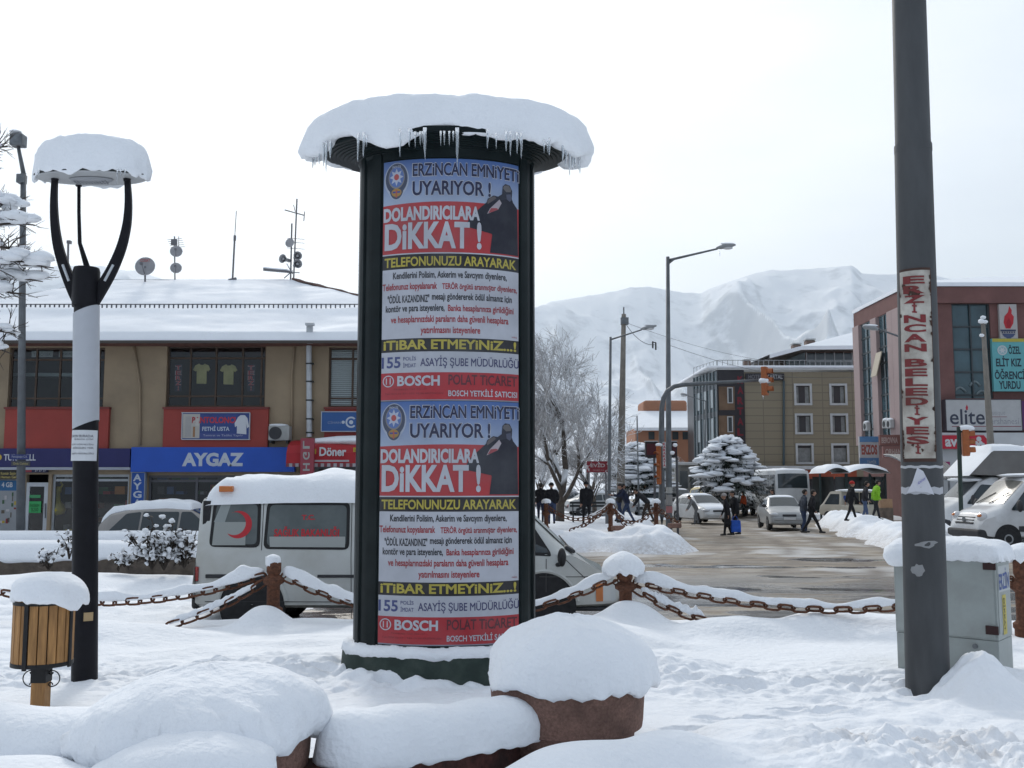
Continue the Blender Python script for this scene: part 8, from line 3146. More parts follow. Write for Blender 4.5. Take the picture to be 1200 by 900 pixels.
for u1, u0, k in us:
 y0_, y1_ = max(RD + 0.02, min(y_at(u1), RD + 8.5)), max(RD + .02, min(y_at(u0), RD + 8.6))
 if y1_ - y0_ < 0.05:
  continue
 if k == 'p':
  mb = MB()
  mb.b2(lx0 - 0.12, bx0 - 0.003, y0_, y1_, zb2, WZ(356, RD) - 0.01)
  mb.build('pilaster', PINK, sb, bevel=0.02)
 else:
  mb = MB()
  mb.b2(lx0 + 0.1, bx0 - 0.003, y0_ + 0.003, y1_ - 0.003, zb2, WZ(356, RD) - 0.02)
  w_ = mb.build('glass_strip', TEALG, sb)
  mb = MB()
  for z_ in np.linspace(zb2, WZ(356, RD), 9):
   mb.b2(lx0 + 0.06, lx0 + 0.098, y0_ + .005, y1_ - .005, z_ - 0.05, z_ + 0.05)
  ym = (y0_ + y1_) / 2
  mb.b2(lx0 + 0.05, lx0 + 0.097, ym - .05, ym + .05, zb2, WZ(357, RD))
  mb.build('glazing_bars', M('bars_dark', (0.04, 0.05, 0.055), 0.5), w_)
yt = y_at(1036)
mb = MB()
mb.box((lx0 - 0.3, yt, WZ(427, yt)), (0.06, 0.9, 1.5), ry=0.25)
mb.build('open_sash', M('sash_cream', (0.42, 0.36, 0.27), 0.5), sb)
for u, v in ((1021, 500), (1044, 497), (1049, 497)):
 yt = y_at(u)
 t = thing('air_conditioner', {1021: 'snow topped air conditioner furthest from the steel pole on the school wall', 1044: 'middle air conditioner of the three on the school wall', 1049: 'air conditioner nearest the steel pole on the school wall'}[u], 'air conditioner', (lx0 - 0.5, yt, WZ(v + 4, yt)))
 mb = MB()
 mb.box((lx0 - 0.26, yt, WZ(v, yt)), (0.26, 0.62, 0.48))
 mb.build('casing', WHITEF, t, bevel=0.03)
 mb = MB()
 mb.lathe([(0.18, -0.02), (0.18, 0.0)], (lx0 - 0.392, yt, WZ(v, yt)), 20, axis='X')
 mb.build('fan_grille', METAL_DK, t)
 mb = MB()
 mb.smooth = True
 mb.blob((lx0 - 0.26, yt, WZ(v, yt) + 0.27), (0.16, 0.34, 0.09), 14, 8, 0.1, 2, u)
 mb.build('ac_snow', SNOW, t)
mb = MB()
mb.pbox(1104, 507, 1300, 526, RD - 0.9, 0.85)
mb.build('fascia', M('fascia_white', (0.50, 0.51, 0.52), 0.5, ns=0.8, na=0.08), sb)
mb = MB()
mb.pbox(1104, 526.5, 1124, 590, RD - 0.5, 0.45)
mb.build('white_pier', M('fascia_white'), sb)
mb = MB()
mb.pbox(1126, 526.5, 1300, 592, RD - 0.2, 0.19)
mb.build('shopfront', PANEG, sb)
mb = MB()
mb.pbox(1108, 541, 1113.5, 557, RD - 0.53, 0.02, (0.35, 0.05, 0.16))
tag(mb.build('poster', PRINT), 'small pink poster on the white pier below the red logo board', 'poster')
def torch(m_, D):
 m_.pbox(1172.5, 386.2, 1190.5, 388.2, D - 0.02, 0.015, (0.04, 0.05, 0.10))
 for k in range(6):
  m_.pbox(1174 + k * 2.8, 388.6, 1175.6 + k * 2.8, 390.2, D - 0.02, 0.015, (0.04, 0.05, 0.10))
 cup = [(1174, 391), (1190, 391), (1187.5, 394.5), (1184.5, 396), (1184, 399.5), (1180, 399.5), (1179.5, 396), (1176.5, 394.5)]
 q = [W(u, v, D) for u, v in cup]
 m_.add([(p.x, D - 0.012, p.z) for p in q], [tuple(range(8))], (0.06, 0.08, 0.16))
 fl = [(1178.5, 385), (1176, 378), (1177, 370.5), (1181, 366), (1182.5, 358.5), (1185.5, 363.5), (1185.2, 367.5), (1188, 371), (1187.3, 379), (1184, 385)]
 q = [W(u, v, D) for u, v in fl]
 m_.add([(p.x, D - 0.012, p.z) for p in q], [tuple(range(10))], (0.42, 0.025, 0.035))
 f2 = [(1180.5, 384), (1179, 378), (1182, 372), (1184, 376), (1185, 380), (1183, 384.5)]
 q = [W(u, v, D) for u, v in f2]
 m_.add([(p.x, D - 0.018, p.z) for p in q], [tuple(range(6))], (0.30, 0.015, 0.025))
sign_board('emblem_panel', 'pale panel with a red torch flame emblem high on the brick red school', 1171.5, 356.5, 1192, 396.6, RD - 0.2, 0.18, (0.40, 0.38, 0.37), extra=torch)
def seal(m_, D):
 disc(m_, 1174.5, 410.5, 5.8, D, (0.5, 0.52, 0.53), 0.01, None, 24)
 disc(m_, 1174.5, 410.5, 4.6, D, (0.28, 0.42, 0.45), 0.014, None, 20)
 q = []
 c = W(1174.5, 410.5, D)
 for i in range(12):
  a = 2 * math.pi * i / 12
  r_ = px(4.4 if i % 2 == 0 else 1.8, D)
  q.append((c.x + r_ * math.cos(a), D - 0.018, c.z + r_ * math.sin(a)))
 m_.add(q, [tuple(range(12))], (0.52, 0.54, 0.55))
 m_.pbox(1163, 396.8, 1260, 400.6, D - 0.012, 0.01, (0.42, 0.36, 0.06))
DKT = (0.02, 0.03, 0.045)
sign_board('dormitory_sign', 'turquoise dormitory sign with dark lettering on the brick red school', 1163.5, 396.7, 1260, 458.5, RD - 0.25, 0.2, (0.12, 0.36, 0.38),
  [('ÖZEL', 1181.5, 404, 1196, 415, DKT, 0.03), ('ELİT KIZ', 1167, 417, 1197, 429.5, DKT, 0.03), ('ÖĞRENCİ', 1165.5, 432, 1201, 444.5, DKT, 0.03), ('YURDU', 1170.5, 446.5, 1196, 456, DKT, 0.03)], extra=seal)
def elite_ex(m_, D):
 m_.pbox(1115.5, 499.3, 1197, 500.1, D - 0.01, 0.008, (0.22, 0.05, 0.07))
 m_.pbox(1155, 488.2, 1180, 488.8, D - 0.01, 0.008, (0.22, 0.05, 0.07))
 fl = [(1132, 480.5), (1131.4, 477.6), (1133, 474), (1134.4, 477.4), (1134, 480.5)]
 q = [W(u, v, D) for u, v in fl]
 m_.add([(p.x, D - 0.01, p.z) for p in q], [tuple(range(5))], (0.4, 0.03, 0.05))
 m_.pbox(1197.5, 470, 1240, 503, D - 0.01, 0.009, (0.10, 0.03, 0.11))
sign_board('school_sign', 'wide pale grey school name board above the white fascia', 1109, 468.5, 1197.2, 504.5, RD - 0.55, 0.45, (0.42, 0.42, 0.42),
  [('elite', 1113, 479.5, 1154, 497.5, (0.045, 0.05, 0.075), 0.01), ('boutique', 1156, 481, 1178, 487.6, (0.30, 0.30, 0.31), 0.0), ('dershanesi', 1156, 490, 1194, 497, (0.26, 0.26, 0.28), 0.0)], extra=elite_ex, frame=((0.06, 0.05, 0.06), 0.8))
def avea_ex(m_, D):
 q = [W(u, v, D) for u, v in ((1104, 510), (1153, 510), (1166, 526), (1104, 526))]
 m_.add([(p.x, D, p.z) for p in q], [(0, 1, 2, 3)], (0.44, 0.02, 0.04))
 m_.pbox(1104, 510.5, 1150, 525.5, D + 0.01, 0.1, (0.44, 0.02, 0.04))
 m_.ptext('avea', 1107.5, 514.5, 1136, 523.5, D, (0.55, 0.56, 0.57), 0.035, 0.006)
 disc(m_, 1147, 514.5, 3.0, D, (0.52, 0.53, 0.54), 0.01, None, 14)
 for k in range(4):
  disc(m_, 1144 + k * 2.6, 519 + (k % 2) * 2, 2.2, D, (0.52, 0.53, 0.54), 0.012 + k * 0.001, None, 12)
mb = MB()
avea_ex(mb, RD - 1.05)
tag(mb.build('logo_board', PRINT), 'red phone company board with white letters on the white fascia', 'sign')
sign_board('shop_sign', 'blue and white shop board with red letters left of the steel pole', 1007.5, 511.5, 1030, 545.5, RD + 3.0, 0.2, (0.45, 0.45, 0.46), [('EKZOS', 1009.5, 521, 1028, 533, (0.32, 0.09, 0.07), 0.05), ('TAMİR', 1016, 538.5, 1027, 543.5, (0.35, 0.4, 0.45), 0.02)],
  extra=lambda m_, D: (m_.pbox(1007.5, 511.5, 1030, 518, D - 0.02, 0.018, (0.10, 0.22, 0.40)), m_.pbox(1007.5, 536.5, 1030, 545.5, D - 0.002, 0.001, (0.10, 0.20, 0.38))))
sign_board('shop_sign', 'upper of two brown lettered shop boards beside the blue and white board', 1031, 509.5, 1056, 522, RD + 1.0, 0.2, (0.20, 0.09, 0.075), [('BEROVNA', 1033, 512.5, 1052, 519.5, (0.40, 0.30, 0.27), 0.03)])
sign_board('shop_sign', 'lower of two brown lettered shop boards beside the blue and white board', 1035, 523, 1060, 536, RD + 0.5, 0.2, (0.22, 0.10, 0.085), [('ORHAN', 1037.5, 526, 1056, 533, (0.40, 0.30, 0.26), 0.03)])
# bus shelter and market stall
D = 54.0
sh = thing('bus_shelter', 'dark framed glass bus shelter with two arched roofs under snow', 'bus shelter', W(1000, 596, D + 1))
SHM = M('shelter_green', (0.02, 0.035, 0.035), 0.5, 0.2)
ga_ = glass_mat('shelter_glass', (0.45, 0.52, 0.52), 0.12)
for u in (961, 991, 992.5, 1019, 1037.5):
 for y in (D, D + 2.0):
  mb = MB()
  p0 = W(u, 560, y)
  mb.tube([(p0.x, y, 0.1), (p0.x, y, 2.55)], 0.055, 8)
  mb.build('post', SHM, sh)
for u0, u1 in ((965, 991), (992.5, 1038)):
 mb = MB()
 mb.add([(WX(u0, 560, D), D + 2.0, 0.4), (WX(u1, 560, D), D + 2.0, 0.4), (WX(u1, 560, D), D + 2.0, 2.4), (WX(u0, 560, D), D + 2.0, 2.4)], [(0, 1, 2, 3)])
 mb.build('back_glass', M('shelter_back', (0.03, 0.035, 0.035), 0.1, 0, 0.6), sh)
 mb = MB()
 mb.smooth = True
 xa, xb = WX(u0 - 2, 550, D), WX(u1 + 1, 550, D)
 vs = []
 n = 16
 for y in (D - 0.5, D + 2.3):
  for i in range(n + 1):
   t_ = i / n
   vs.append((xa + (xb - xa) * t_, y, 2.5 + 0.38 * math.sin(math.pi * (0.08 + 0.84 * t_))))
 mb.add(vs, [(i, i + 1, n + 2 + i, n + 1 + i) for i in range(n)])
 rf_ = mb.build('roof', SHM, sh)
 mb = MB()
 mb.smooth = True
 vs = []
 m = 12
 for j in range(m + 1):
  for i in range(n + 1):
   t_, q = i / n, j / m
   e = max(0, (1 - abs(2 * t_ - 1) ** 8) * (1 - abs(2 * q - 1) ** 6)) ** 0.4
   vs.append((xa - 0.03 + (xb - xa + .06) * t_, D - 0.55 + 2.9 * q, 2.48 + 0.38 * math.sin(math.pi * (0.08 + 0.84 * t_)) + 0.20 * e * (1 + 0.3 * float(vn(np.array(t_ * 5), np.array(q * 4.0), 5)))))
 mb.add(vs, [(j * (n + 1) + i, j * (n + 1) + i + 1, (j + 1) * (n + 1) + i + 1, (j + 1) * (n + 1) + i) for j in range(m) for i in range(n)])
 mb.build('roof_snow', SNOW, rf_)
for u in (1005.7, 1028.5):
 pass
mb = MB()
xa = WX(1037.5, 560, D)
mb.add([(xa, D, 0.4), (xa, D + 2, 0.4), (xa, D + 2, 2.4), (xa, D, 2.4)], [(0, 1, 2, 3)])
mb.build('side_glass', ga_, sh)
mb = MB()
mb.smooth = True
x0_ = WX(1028.5, 560, D)
for s in (-1, 1):
 mb.tube([(x0_, D - .02, 1.3), (x0_ + s * .06, D - .02, 1.9), (x0_ + s * 0.42, D - .02, 2.5)], 0.035, 6)
mb.tube([(x0_, D - .02, .1), (x0_, D - .02, 1.35)], 0.035, 6)
mb.build('brace', SHM, sh)
mb = MB()
mb.b2(WX(966, 590, D), WX(1015, 590, D), D + 1.4, D + 1.8, 0.5, 0.55)
mb.build('bench', SHM, sh)
D = 50.0
mk = thing('market_canopy', 'curved ribbed canopy loaded with snow right of the bus shelter', 'canopy', W(1060, 590, D + 3))
mb = MB()
xa, xb = WX(1037, 560, D + 5), WX(1130, 560, D)
n, m = 14, 16
vs = []
for j in range(m + 1):
 for i in range(n + 1):
  t_, q = i / n, j / m
  vs.append((xa + (xb - xa) * t_, D + 5 * q, 2.15 + 1.35 * math.sin(q * math.pi * 0.5) + 0.05 * abs(math.sin(i * math.pi / 2))))
mb.add(vs, [(j * (n + 1) + i, j * (n + 1) + i + 1, (j + 1) * (n + 1) + i + 1, (j + 1) * (n + 1) + i) for j in range(m) for i in range(n)])
mb.build('roof_sheet', M('canopy_sheet', (0.50, 0.53, 0.56), 0.6, ns=2, na=0.25), mk)
for i in range(0, n + 1, 1):
 mb = MB()
 mb.tube([(xa + (xb - xa) * i / n, D + 5 * q - 0.02, 2.17 + 1.35 * math.sin(q * math.pi * 0.5) + 0.08) for q in np.linspace(0, 1, 9)], 0.05, 6)
 mb.build('rib', METAL_GR, mk)
mb = MB()
for x in np.linspace(xa + .1, xb - .1, 4):
 mb2 = MB()
 mb2.tube([(x, D + .1, 0), (x, D + .1, 2.15)], 0.06, 8)
 mb2.build('post', METAL_GR, mk)
mb = MB()
mb.b2(xa + 0.2, xb, D + 0.6, D + 1.4, 0.1, 1.0)
mb.build('counter', M('counter_brown', (0.12, 0.09, 0.07), 0.8, ns=3, na=0.4), mk, bevel=0.03)
mb = MB()
mb.smooth = True
mb.blob(((xa + xb) / 2, D + 0.9, 1.05), ((xb - xa) / 2, 0.5, 0.16), 40, 8, 0.08, 3, 5)
mb.build('counter_snow', SNOW, mk)
D = 74.0
kk = thing('kiosk', 'pale flat roofed kiosk behind the tall lamp post', 'kiosk', W(812, 575, D))
mb = MB()
mb.pbox(792, 541.5, 824, 545, D - 0.5, 4)
mb.build('roof', WHITEF, kk, bevel=0.05)
mb = MB()
mb.pbox(795, 545.3, 821, 590, D, 3)
mb.build('wall', M('kiosk_wall', (0.20, 0.20, 0.19), 0.7, ns=0.8, na=0.4), kk)
mb = MB()
mb.pbox(797, 552, 806, 572, D - 0.03, 0.02)
mb.pbox(809, 552, 819, 572, D - 0.03, 0.02)
mb.build('window', PANEG, kk)
# poles, lamps and signals
GALV = M('galvanised', (0.13, 0.14, 0.15))
CONC = M('concrete_pole', (0.22, 0.20, 0.175), 0.85, ns=2, na=0.2, dirt=(0.14, 0.13, 0.115), dscale=1.5, damt=0.5)
def lamp_post(lab, base, top, arm, D, rb, rt, head=True, mat=None, name='lamp_post', snow=True):
 t = thing(name, lab, 'street light', (W(*base, D).x, D, 0.0))
 mb = MB()
 mb.smooth = True
 b_ = W(*base, D)
 mb.tube([(b_.x, D, -0.1), b_, W(*top, D)], [rb, rb, rt], 12)
 mb.build('pole', mat or GALV, t)
 if arm:
  mb = MB()
  mb.smooth = True
  a0, a1 = W(*arm[0], D), W(*arm[1], D)
  mb.tube([a0, a0.lerp(a1, 0.5) + Vector((0, 0, 0.0)), a1], [rt * 0.75, rt * 0.6, rt * 0.5], 8)
  am = mb.build('arm', mat or GALV, t)
  d = (a1 - a0).normalized()
  mb = MB()
  mb.smooth = True
  L_ = 0.75 if rt > 0.05 else 0.5
  mb.tube([a1 - d * 0.05, a1 + d * 0.12, a1 + d * L_ * 0.7, a1 + d * L_], [0.05, 0.11, 0.12, 0.05], 12)
  mb.v = [(x, y, a1.z + (z - a1.z) * 0.75 + 0.04) for x, y, z in mb.v]
  lh = mb.build('luminaire', M('luminaire_grey', (0.26, 0.27, 0.28), 0.5, ns=4, na=0.1), am)
  mb = MB()
  mb.smooth = True
  c = a1 + d * L_ * 0.55
  mb.blob(c + Vector((0, 0, -0.06)), (0.22, 0.1, 0.07), 14, 8, 0.02, 1, 1)
  mb.build('lens', LAMPW, lh)
  if snow:
   mb = MB()
   mb.smooth = True
   mb.blob(c + Vector((0, 0, 0.11)), (0.28, 0.1, 0.045), 14, 8, 0.1, 2, 3)
   mb.build('lamp_snow', SNOW, lh)
 return t
tl = lamp_post('tall street lamp with a long arm to the right, beside the far chain posts', (784, 607), (782.5, 301), ((783, 305), (841, 291.5)), 40.0, 0.13, 0.075)
mb = MB()
mb.smooth = True
mb.tube([W(783, 309, 40), W(790, 303.5, 40)], 0.05, 6)
mb.build('arm_brace', GALV, tl)
mb = MB()
mb.smooth = True
mb.tube([W(843.5, 295, 40), W(843.5, 300, 40)], [0.02, 0.003], 5)
mb.build('icicle', ICE, tl)
for i, (v0, v1, cc, lab) in enumerate(((571, 578, (0.42, 0.42, 0.40), 'upper pale bill pasted on the tall street lamp'), (580, 592, (0.30, 0.29, 0.28), 'grey bill pasted halfway up the foot of the tall street lamp'), (593, 601, (0.38, 0.16, 0.16), 'reddish bill pasted low on the tall street lamp'))):
 mb = MB()
 c = W(784, v0, 40)
 vs = []
 for k in range(9):
  a = RAD(-70 + 140 * k / 8)
  for v in (v1, v0):
   vs.append((c.x + 0.138 * math.sin(a), 40 - 0.138 * math.cos(a), WZ(v, 40)))
 mb.add(vs, [(2 * k, 2 * k + 2, 2 * k + 3, 2 * k + 1) for k in range(8)], cc)
 tag(mb.build('pasted_bill', PRINT), lab, 'poster')
lamp_post('slimmer street lamp before the bare tree with its arm over the concrete pole', (713.5, 600), (715.5, 395), ((715.5, 398), (752, 386.5)), 48.0, 0.085, 0.06)
lamp_post('thin street lamp before the hotel glass corner with its arm to the left', (826, 590), (827, 470), ((827, 470), (806, 464)), 66.0, 0.07, 0.045, snow=False)
lamp_post('very thin dark pole before the second conifer', (748.5, 596), (746.5, 487), None, 60.0, 0.06, 0.04)
up = thing('utility_pole', 'pale concrete utility pole carrying wires before the bare tree', 'pole', (W(727, 600, 50).x, 50.0, 0))
mb = MB()
b_, t_ = W(726.5, 603, 50), W(731, 368, 50)
mb.tube([(b_.x, 50, -0.1), t_], [0.22, 0.11], 4)
mb.build('shaft', CONC, up)
mb = MB()
mb.tube([t_ - Vector((0, 0, 0.1)), t_ + Vector((0, 0, 0.35))], 0.035, 6)
mb.build('insulator_pin', METAL_GR, up)
mb = MB()
mb.b2(t_.x - 0.16, t_.x + 0.22, 49.8, 50.1, t_.z - 0.55, t_.z - 0.2)
mb.build('bracket', METAL_GR, up)
def wire(lab, a, b, sag, r=0.009):
 a, b = Vector(a), Vector(b)
 mb = MB()
 mb.tube([a.lerp(b, t_) - Vector((0, 0, sag * 4 * t_ * (1 - t_))) for t_ in np.linspace(0, 1, 30)], r, 5)
 tag(mb.build('overhead_wire', M('wire_black', (0.12, 0.12, 0.125), 0.7)), lab, 'wire')
wire('overhead wire running right from the concrete pole before the mountain, upper one', t_ - Vector((0, 0, .4)), W(1010, 425, 70), 0.9)
wire('overhead wire running right from the tall street lamp before the mountain, lower one', W(783, 404, 40), W(1010, 440, 70), 0.7)
wire('short slack wire hanging from the concrete pole', t_ - Vector((0, 0, .35)), W(767, 404, 50), 0.35, 0.015)
mb = MB()
for u, v0, v1 in ((765, 400, 408), (768.5, 402, 410)):
 mb.tube([W(u, v0, 50), W(u, v1, 50)], 0.04, 6)
mb.tube([W(764, 401, 50), W(769, 401.5, 50)], 0.025, 5)
tag(mb.build('wire_spacer', METAL_DK), 'small dark spacer hanging in the wires right of the concrete pole', 'fitting')
D = 39.0
ORS = M('signal_orange', (0.34, 0.10, 0.03), 0.5, ns=6, na=0.2)
sg = thing('signal_gantry', 'curved grey traffic signal gantry reaching right over the road', 'traffic signal', (W(775, 600, D).x, D, 0))
pts = [(775.5, 600), (775.3, 500), (775.6, 478), (777.5, 467), (782, 458.5), (790, 453), (800, 451), (830, 449), (862, 447.2), (891, 445.6)]
mb = MB()
mb.smooth = True
P_ = [W(u, v, D) for u, v in pts]
mb.tube([(P_[0].x, D, -0.1)] + P_, [0.12, 0.12, 0.11, 0.10, 0.10, 0.095, 0.09, 0.085, 0.075, 0.06, 0.05], 12)
mb.build('mast', GALV, sg)
D2 = D - 0.3
def signal_head(name, lab, u, v, D, w_, h_, yaw, par=None):
 t = thing(name, lab, 'traffic light', W(u, v + 10, D), 0)
 c = W(u, v, D)
 mb = MB()
 mb.box(c, (w_, 0.22, h_), rz=yaw)
 hd_ = mb.build('housing', ORS, t, bevel=0.03)
 R_ = Matrix.Rotation(yaw, 3, 'Z')
 for k in (-1, 0, 1):
  mb = MB()
  mb.smooth = True
  o = c + R_ @ Vector((0, -0.11, k * h_ * 0.31))
  d = R_ @ Vector((0, -1, 0))
  mb.tube([o, o + d * 0.02], w_ * 0.36, 16)
  mb.build('lens', M('signal_lens_%s' % ('r', 'a', 'g')[k + 1], ((0.02, 0.06, 0.04), (0.12, 0.07, 0.015), (0.13, 0.015, 0.015))[k + 1], 0.2), hd_)
  mb = MB()
  vs = []
  s_ = R_ @ Vector((1, 0, 0))
  for i in range(11):
   a = RAD(-20 + 220 * i / 10)
   q = o + s_ * math.cos(a) * w_ * 0.40 + Vector((0, 0, math.sin(a) * w_ * 0.40))
   vs += [q, q + d * 0.20]
  mb.add(vs, [(2 * i, 2 * i + 1, 2 * i + 3, 2 * i + 2) for i in range(10)])
  mb.build('hood', ORS, hd_)
 return t, c
t, c = signal_head('traffic_light', 'orange traffic light hanging at the end of the gantry arm over the road', 896.3, 446.5, D - 0.1, 0.36, 1.12, RD * 0 + RAD(62))
mb = MB()
mb.smooth = True
mb.blob(c + Vector((-0.02, -0.05, 0.0)), (0.22, 0.2, 0.13), 16, 8, 0.15, 2, 3)
mb.build('signal_snow', SNOW, t)
mb = MB()
mb.smooth = True
mb.tube([c + Vector((-.08, 0, -.55)), c + Vector((-.08, 0, -.75))], [0.02, 0.002], 5)
mb.build('icicle', ICE, t)
t, c = signal_head('traffic_light', 'orange and black traffic light on the near right post behind the steel pole', 1131.5, 519, 36.0, 0.36, 0.95, RAD(75))
mb = MB()
mb.smooth = True
mb.blob(c + Vector((0.05, 0, 0.52)), (0.28, 0.2, 0.13), 16, 8, 0.12, 2, 3)
mb.build('signal_snow', SNOW, t)
sp = thing('signal_post', 'dark green traffic signal post with an orange light behind the steel pole', 'post', (W(1124, 560, 36).x, 36.0, 0))
mb = MB()
mb.tube([(W(1124, 560, 36).x, 36, 0), W(1123.5, 500, 36)], 0.075, 12)
mb.build('shaft', M('post_green', (0.02, 0.035, 0.03), 0.5), sp)
mb = MB()
mb.tube([W(1123.5, 506, 36), W(1131, 506, 36)], 0.03, 6)
mb.build('bracket', METAL_DK, sp)
t, c = signal_head('traffic_light', 'orange traffic light low on the gantry mast with a snowy top', 772.8, 545, D - 0.05, 0.17, 1.5, RAD(-40))
mb = MB()
mb.smooth = True
mb.blob(c + Vector((0, 0, 0.78)), (0.15, 0.13, 0.08), 14, 8, 0.12, 2, 6)
mb.build('signal_snow', SNOW, t)
for u0, u1, lab in ((756.5, 771, 'dark display board left of the gantry mast'), (786.5, 793.5, 'dark narrow display board right of the tall street lamp')):
 mb = MB()
 mb.pbox(u0, 517.5, u1, 536, D + 1.2, 0.25, (0.03, 0.025, 0.03))
 mb.pbox(u0 + 1.5, 520, u1 - 1.5, 533, D + 1.18, 0.01, (0.07, 0.012, 0.018))
 mb.pbox(u0 - .3, 516.6, u1 + .3, 517.4, D + 1.15, 0.35, (0.5, 0.51, 0.53))
 mb.tube([W((u0 + u1) / 2 + 3, 536, D + 1.3), (W((u0 + u1) / 2 + 3, 536, D + 1.3).x, D + 1.3, 0)], 0.05, 6, True, (0.1, 0.1, 0.11))
 tag(mb.build('display_board', PRINT), lab, 'sign')
mb = MB()
mb.pbox(776.8, 518, 780.4, 548, D - 0.35, 0.03, (0.48, 0.48, 0.48))
vert_text(mb, 'KARAKAYA', 777, 780.2, 518.5, 547, D - 0.35, (0.36, 0.03, 0.04), 0.03)
tag(mb.build('pole_banner', PRINT), 'narrow white banner with stacked red letters between the gantry mast and the tall lamp', 'banner')
for q, (uu, vv_) in enumerate(((791, 521.5), (788, 531))):
 mb = MB()
 mb.smooth = True
 mb.blob(W(uu, vv_, D - 0.4), (0.09, 0.09, 0.07), 14, 8, 0.25, 2, q)
 tag(mb.build('snow_clump', SNOW), ('upper' if q == 0 else 'lower') + ' clump of snow sticking to the display board by the tall lamp', 'snow')
lp = thing('concrete_pole', 'slim concrete pole leaning before the school block at the right', 'pole', (W(1163, 560, 42).x, 42.0, 0))
mb = MB()
a_, b_ = W(1165, 575, 42), W(1152, 378, 42)
mb.tube([a_ - Vector((0, 0, 1.6)), b_], [0.19, 0.09], 8)
mb.build('shaft', CONC, lp)
mb = MB()
mb.tube([W(1149, 379, 42), W(1156, 380, 42)], 0.04, 6)
mb.tube([W(1152, 380, 42), W(1152, 371, 42)], 0.03, 6)
mb.tube([W(1150, 393.5, 42), W(1154, 393.5, 42)], 0.04, 6)
mb.build('crossbar', METAL_GR, lp)
mb = MB()
mb.smooth = True
for u, v, r in ((1152, 372, .1), (1150, 376.5, .12), (1154.5, 377, .1), (1150.5, 393, .09)):
 mb.blob(W(u, v, 41.9), (r * 1.2, r, r * 0.8), 10, 8, 0.1, 2, int(u))
mb.build('pole_snow', SNOW, lp)
al = thing('street_lamp', 'snowy street lamp arm reaching left from behind the steel pole before the school', 'street light', (W(1086, 560, 40).x, 40.0, 0))
mb = MB()
mb.smooth = True
mb.tube([(W(1086, 560, 40).x, 40, 0), W(1084, 402, 40)], [0.10, 0.07], 10)
mb.build('pole', GALV, al)
mb = MB()
mb.smooth = True
mb.tube([W(1084, 404, 40), W(1050, 393, 40), W(1026, 384.5, 40)], [0.05, 0.04, 0.035], 8)
am = mb.build('arm', GALV, al)
mb = MB()
mb.smooth = True
mb.tube([W(1029, 386, 40), W(1024, 384.5, 40), W(1014, 382.8, 40), W(1011, 382.5, 40)], [0.05, 0.1, 0.1, 0.04], 10)
mb.build('luminaire', M('luminaire_grey'), am)
mb = MB()
mb.smooth = True
mb.blob(W(1020, 381.5, 40), (0.3, 0.12, 0.05), 14, 8, 0.1, 2, 3)
mb.build('lamp_snow', SNOW, am)
mb = MB()
mb.pbox(688, 540.5, 712, 553.5, 49.2, 0.25, (0.22, 0.025, 0.035))
mb.ptext('EVİD', 692, 542, 709, 547.5, 49.2, (0.42, 0.36, 0.36), 0.03)
mb.ptext('1', 689.5, 549, 691, 552.5, 49.2, (0.42, 0.36, 0.36), 0.03)
mb.ptext('MOBİLYA', 695, 549.5, 708, 552, 49.2, (0.36, 0.2, 0.2), 0.01)
mb.tube([W(690, 553, 49.3), (W(690, 553, 49.3).x, 49.3, 0)], 0.05, 6, True, (0.15, 0.15, 0.16))
mb.tube([W(710, 553, 49.3), (W(710, 553, 49.3).x, 49.3, 0)], 0.05, 6, True, (0.15, 0.15, 0.16))
tag(mb.build('shop_board', PRINT), 'dark red shop board on two legs beside the slimmer street lamp', 'sign')
FP = [(640, 604, 36.0), (715.5, 604, 35.0), (769, 604, 36.5)]
IZ = 0.36
fps = []
for i, (u, v, D) in enumerate(FP):
 x = WX(u, v, D)
 iron_post(x, D, IZ - 0.05, WZ(588 if i else 590, D), ['far rusty chain post half hidden by the column', 'far rusty chain post on the traffic island with a snowy top', 'far rusty chain post nearest the tall street lamp'][i], 'far chain posts on the traffic island')
 fps.append(Vector((x, D, WZ(592, D))))
 p = Vector((x, D, WZ(588, D)))
 mb = lump_cap(MB(), p, 0.17, 0.12, under=0.05, n=20, seed=80 + i, amp=0.06, bamp=0.03, flatpow=1.8)
 tag(mb.build('heaped_snow', SNOW), ['snow on the far chain post half hidden by the column', 'snow on the middle far chain post of the island', 'snow on the far chain post nearest the tall lamp'][i], 'snow')
g_ = 'far chains on the traffic island'
ff = dict(wire=0.02, ll=0.24)
chain(fps[1], fps[0] + Vector((0, 0, .0)), 0.5, 'far chain sagging left from the middle island post', snow=(0.0, 0.35, 0.10), seed=3, grp=g_, **ff)
chain(fps[1], fps[2], 0.62, 'far chain sagging between the middle and right island posts', snow=(0.0, 0.4, 0.12), seed=5, grp=g_, **ff)
chain(fps[1] + Vector((0.05, -.1, 0)), (WX(748, 620, 33.5), 33.5, WZ(619.5, 33.5)), 0.25, 'far chain dropped right to the snow from the middle island post', grp=g_, **ff)
chain(fps[1] + Vector((-0.05, -.1, 0)), (WX(668, 621, 33.5), 33.5, WZ(621, 33.5)), 0.15, 'far chain dropped left to the snow from the middle island post', grp=g_, **ff)
chain(fps[2], (WX(797, 613, 35), 35.0, WZ(613, 35)), 0.1, 'far chain dropped right to the snow from the right island post', grp=g_, **ff)
for u, v, D, lab in ((725, 619, 33.2, 'reddish stone block in the snow below the middle island post'), (791, 616, 34.5, 'reddish stone block in the snow below the right island post')):
 mb = MB()
 c = W(u, v, D)
 mb.box((c.x, D + .1, c.z), (0.42, 0.3, 0.16), rz=0.3)
 tag(mb.build('stone_block', PLANT, bevel=0.04), lab, 'stone')
pb_ = thing('park_bench', 'dark iron park bench in the snow beside the bare tree', 'bench', W(692, 604, 50))
mb = MB()
c = W(692, 600, 50)
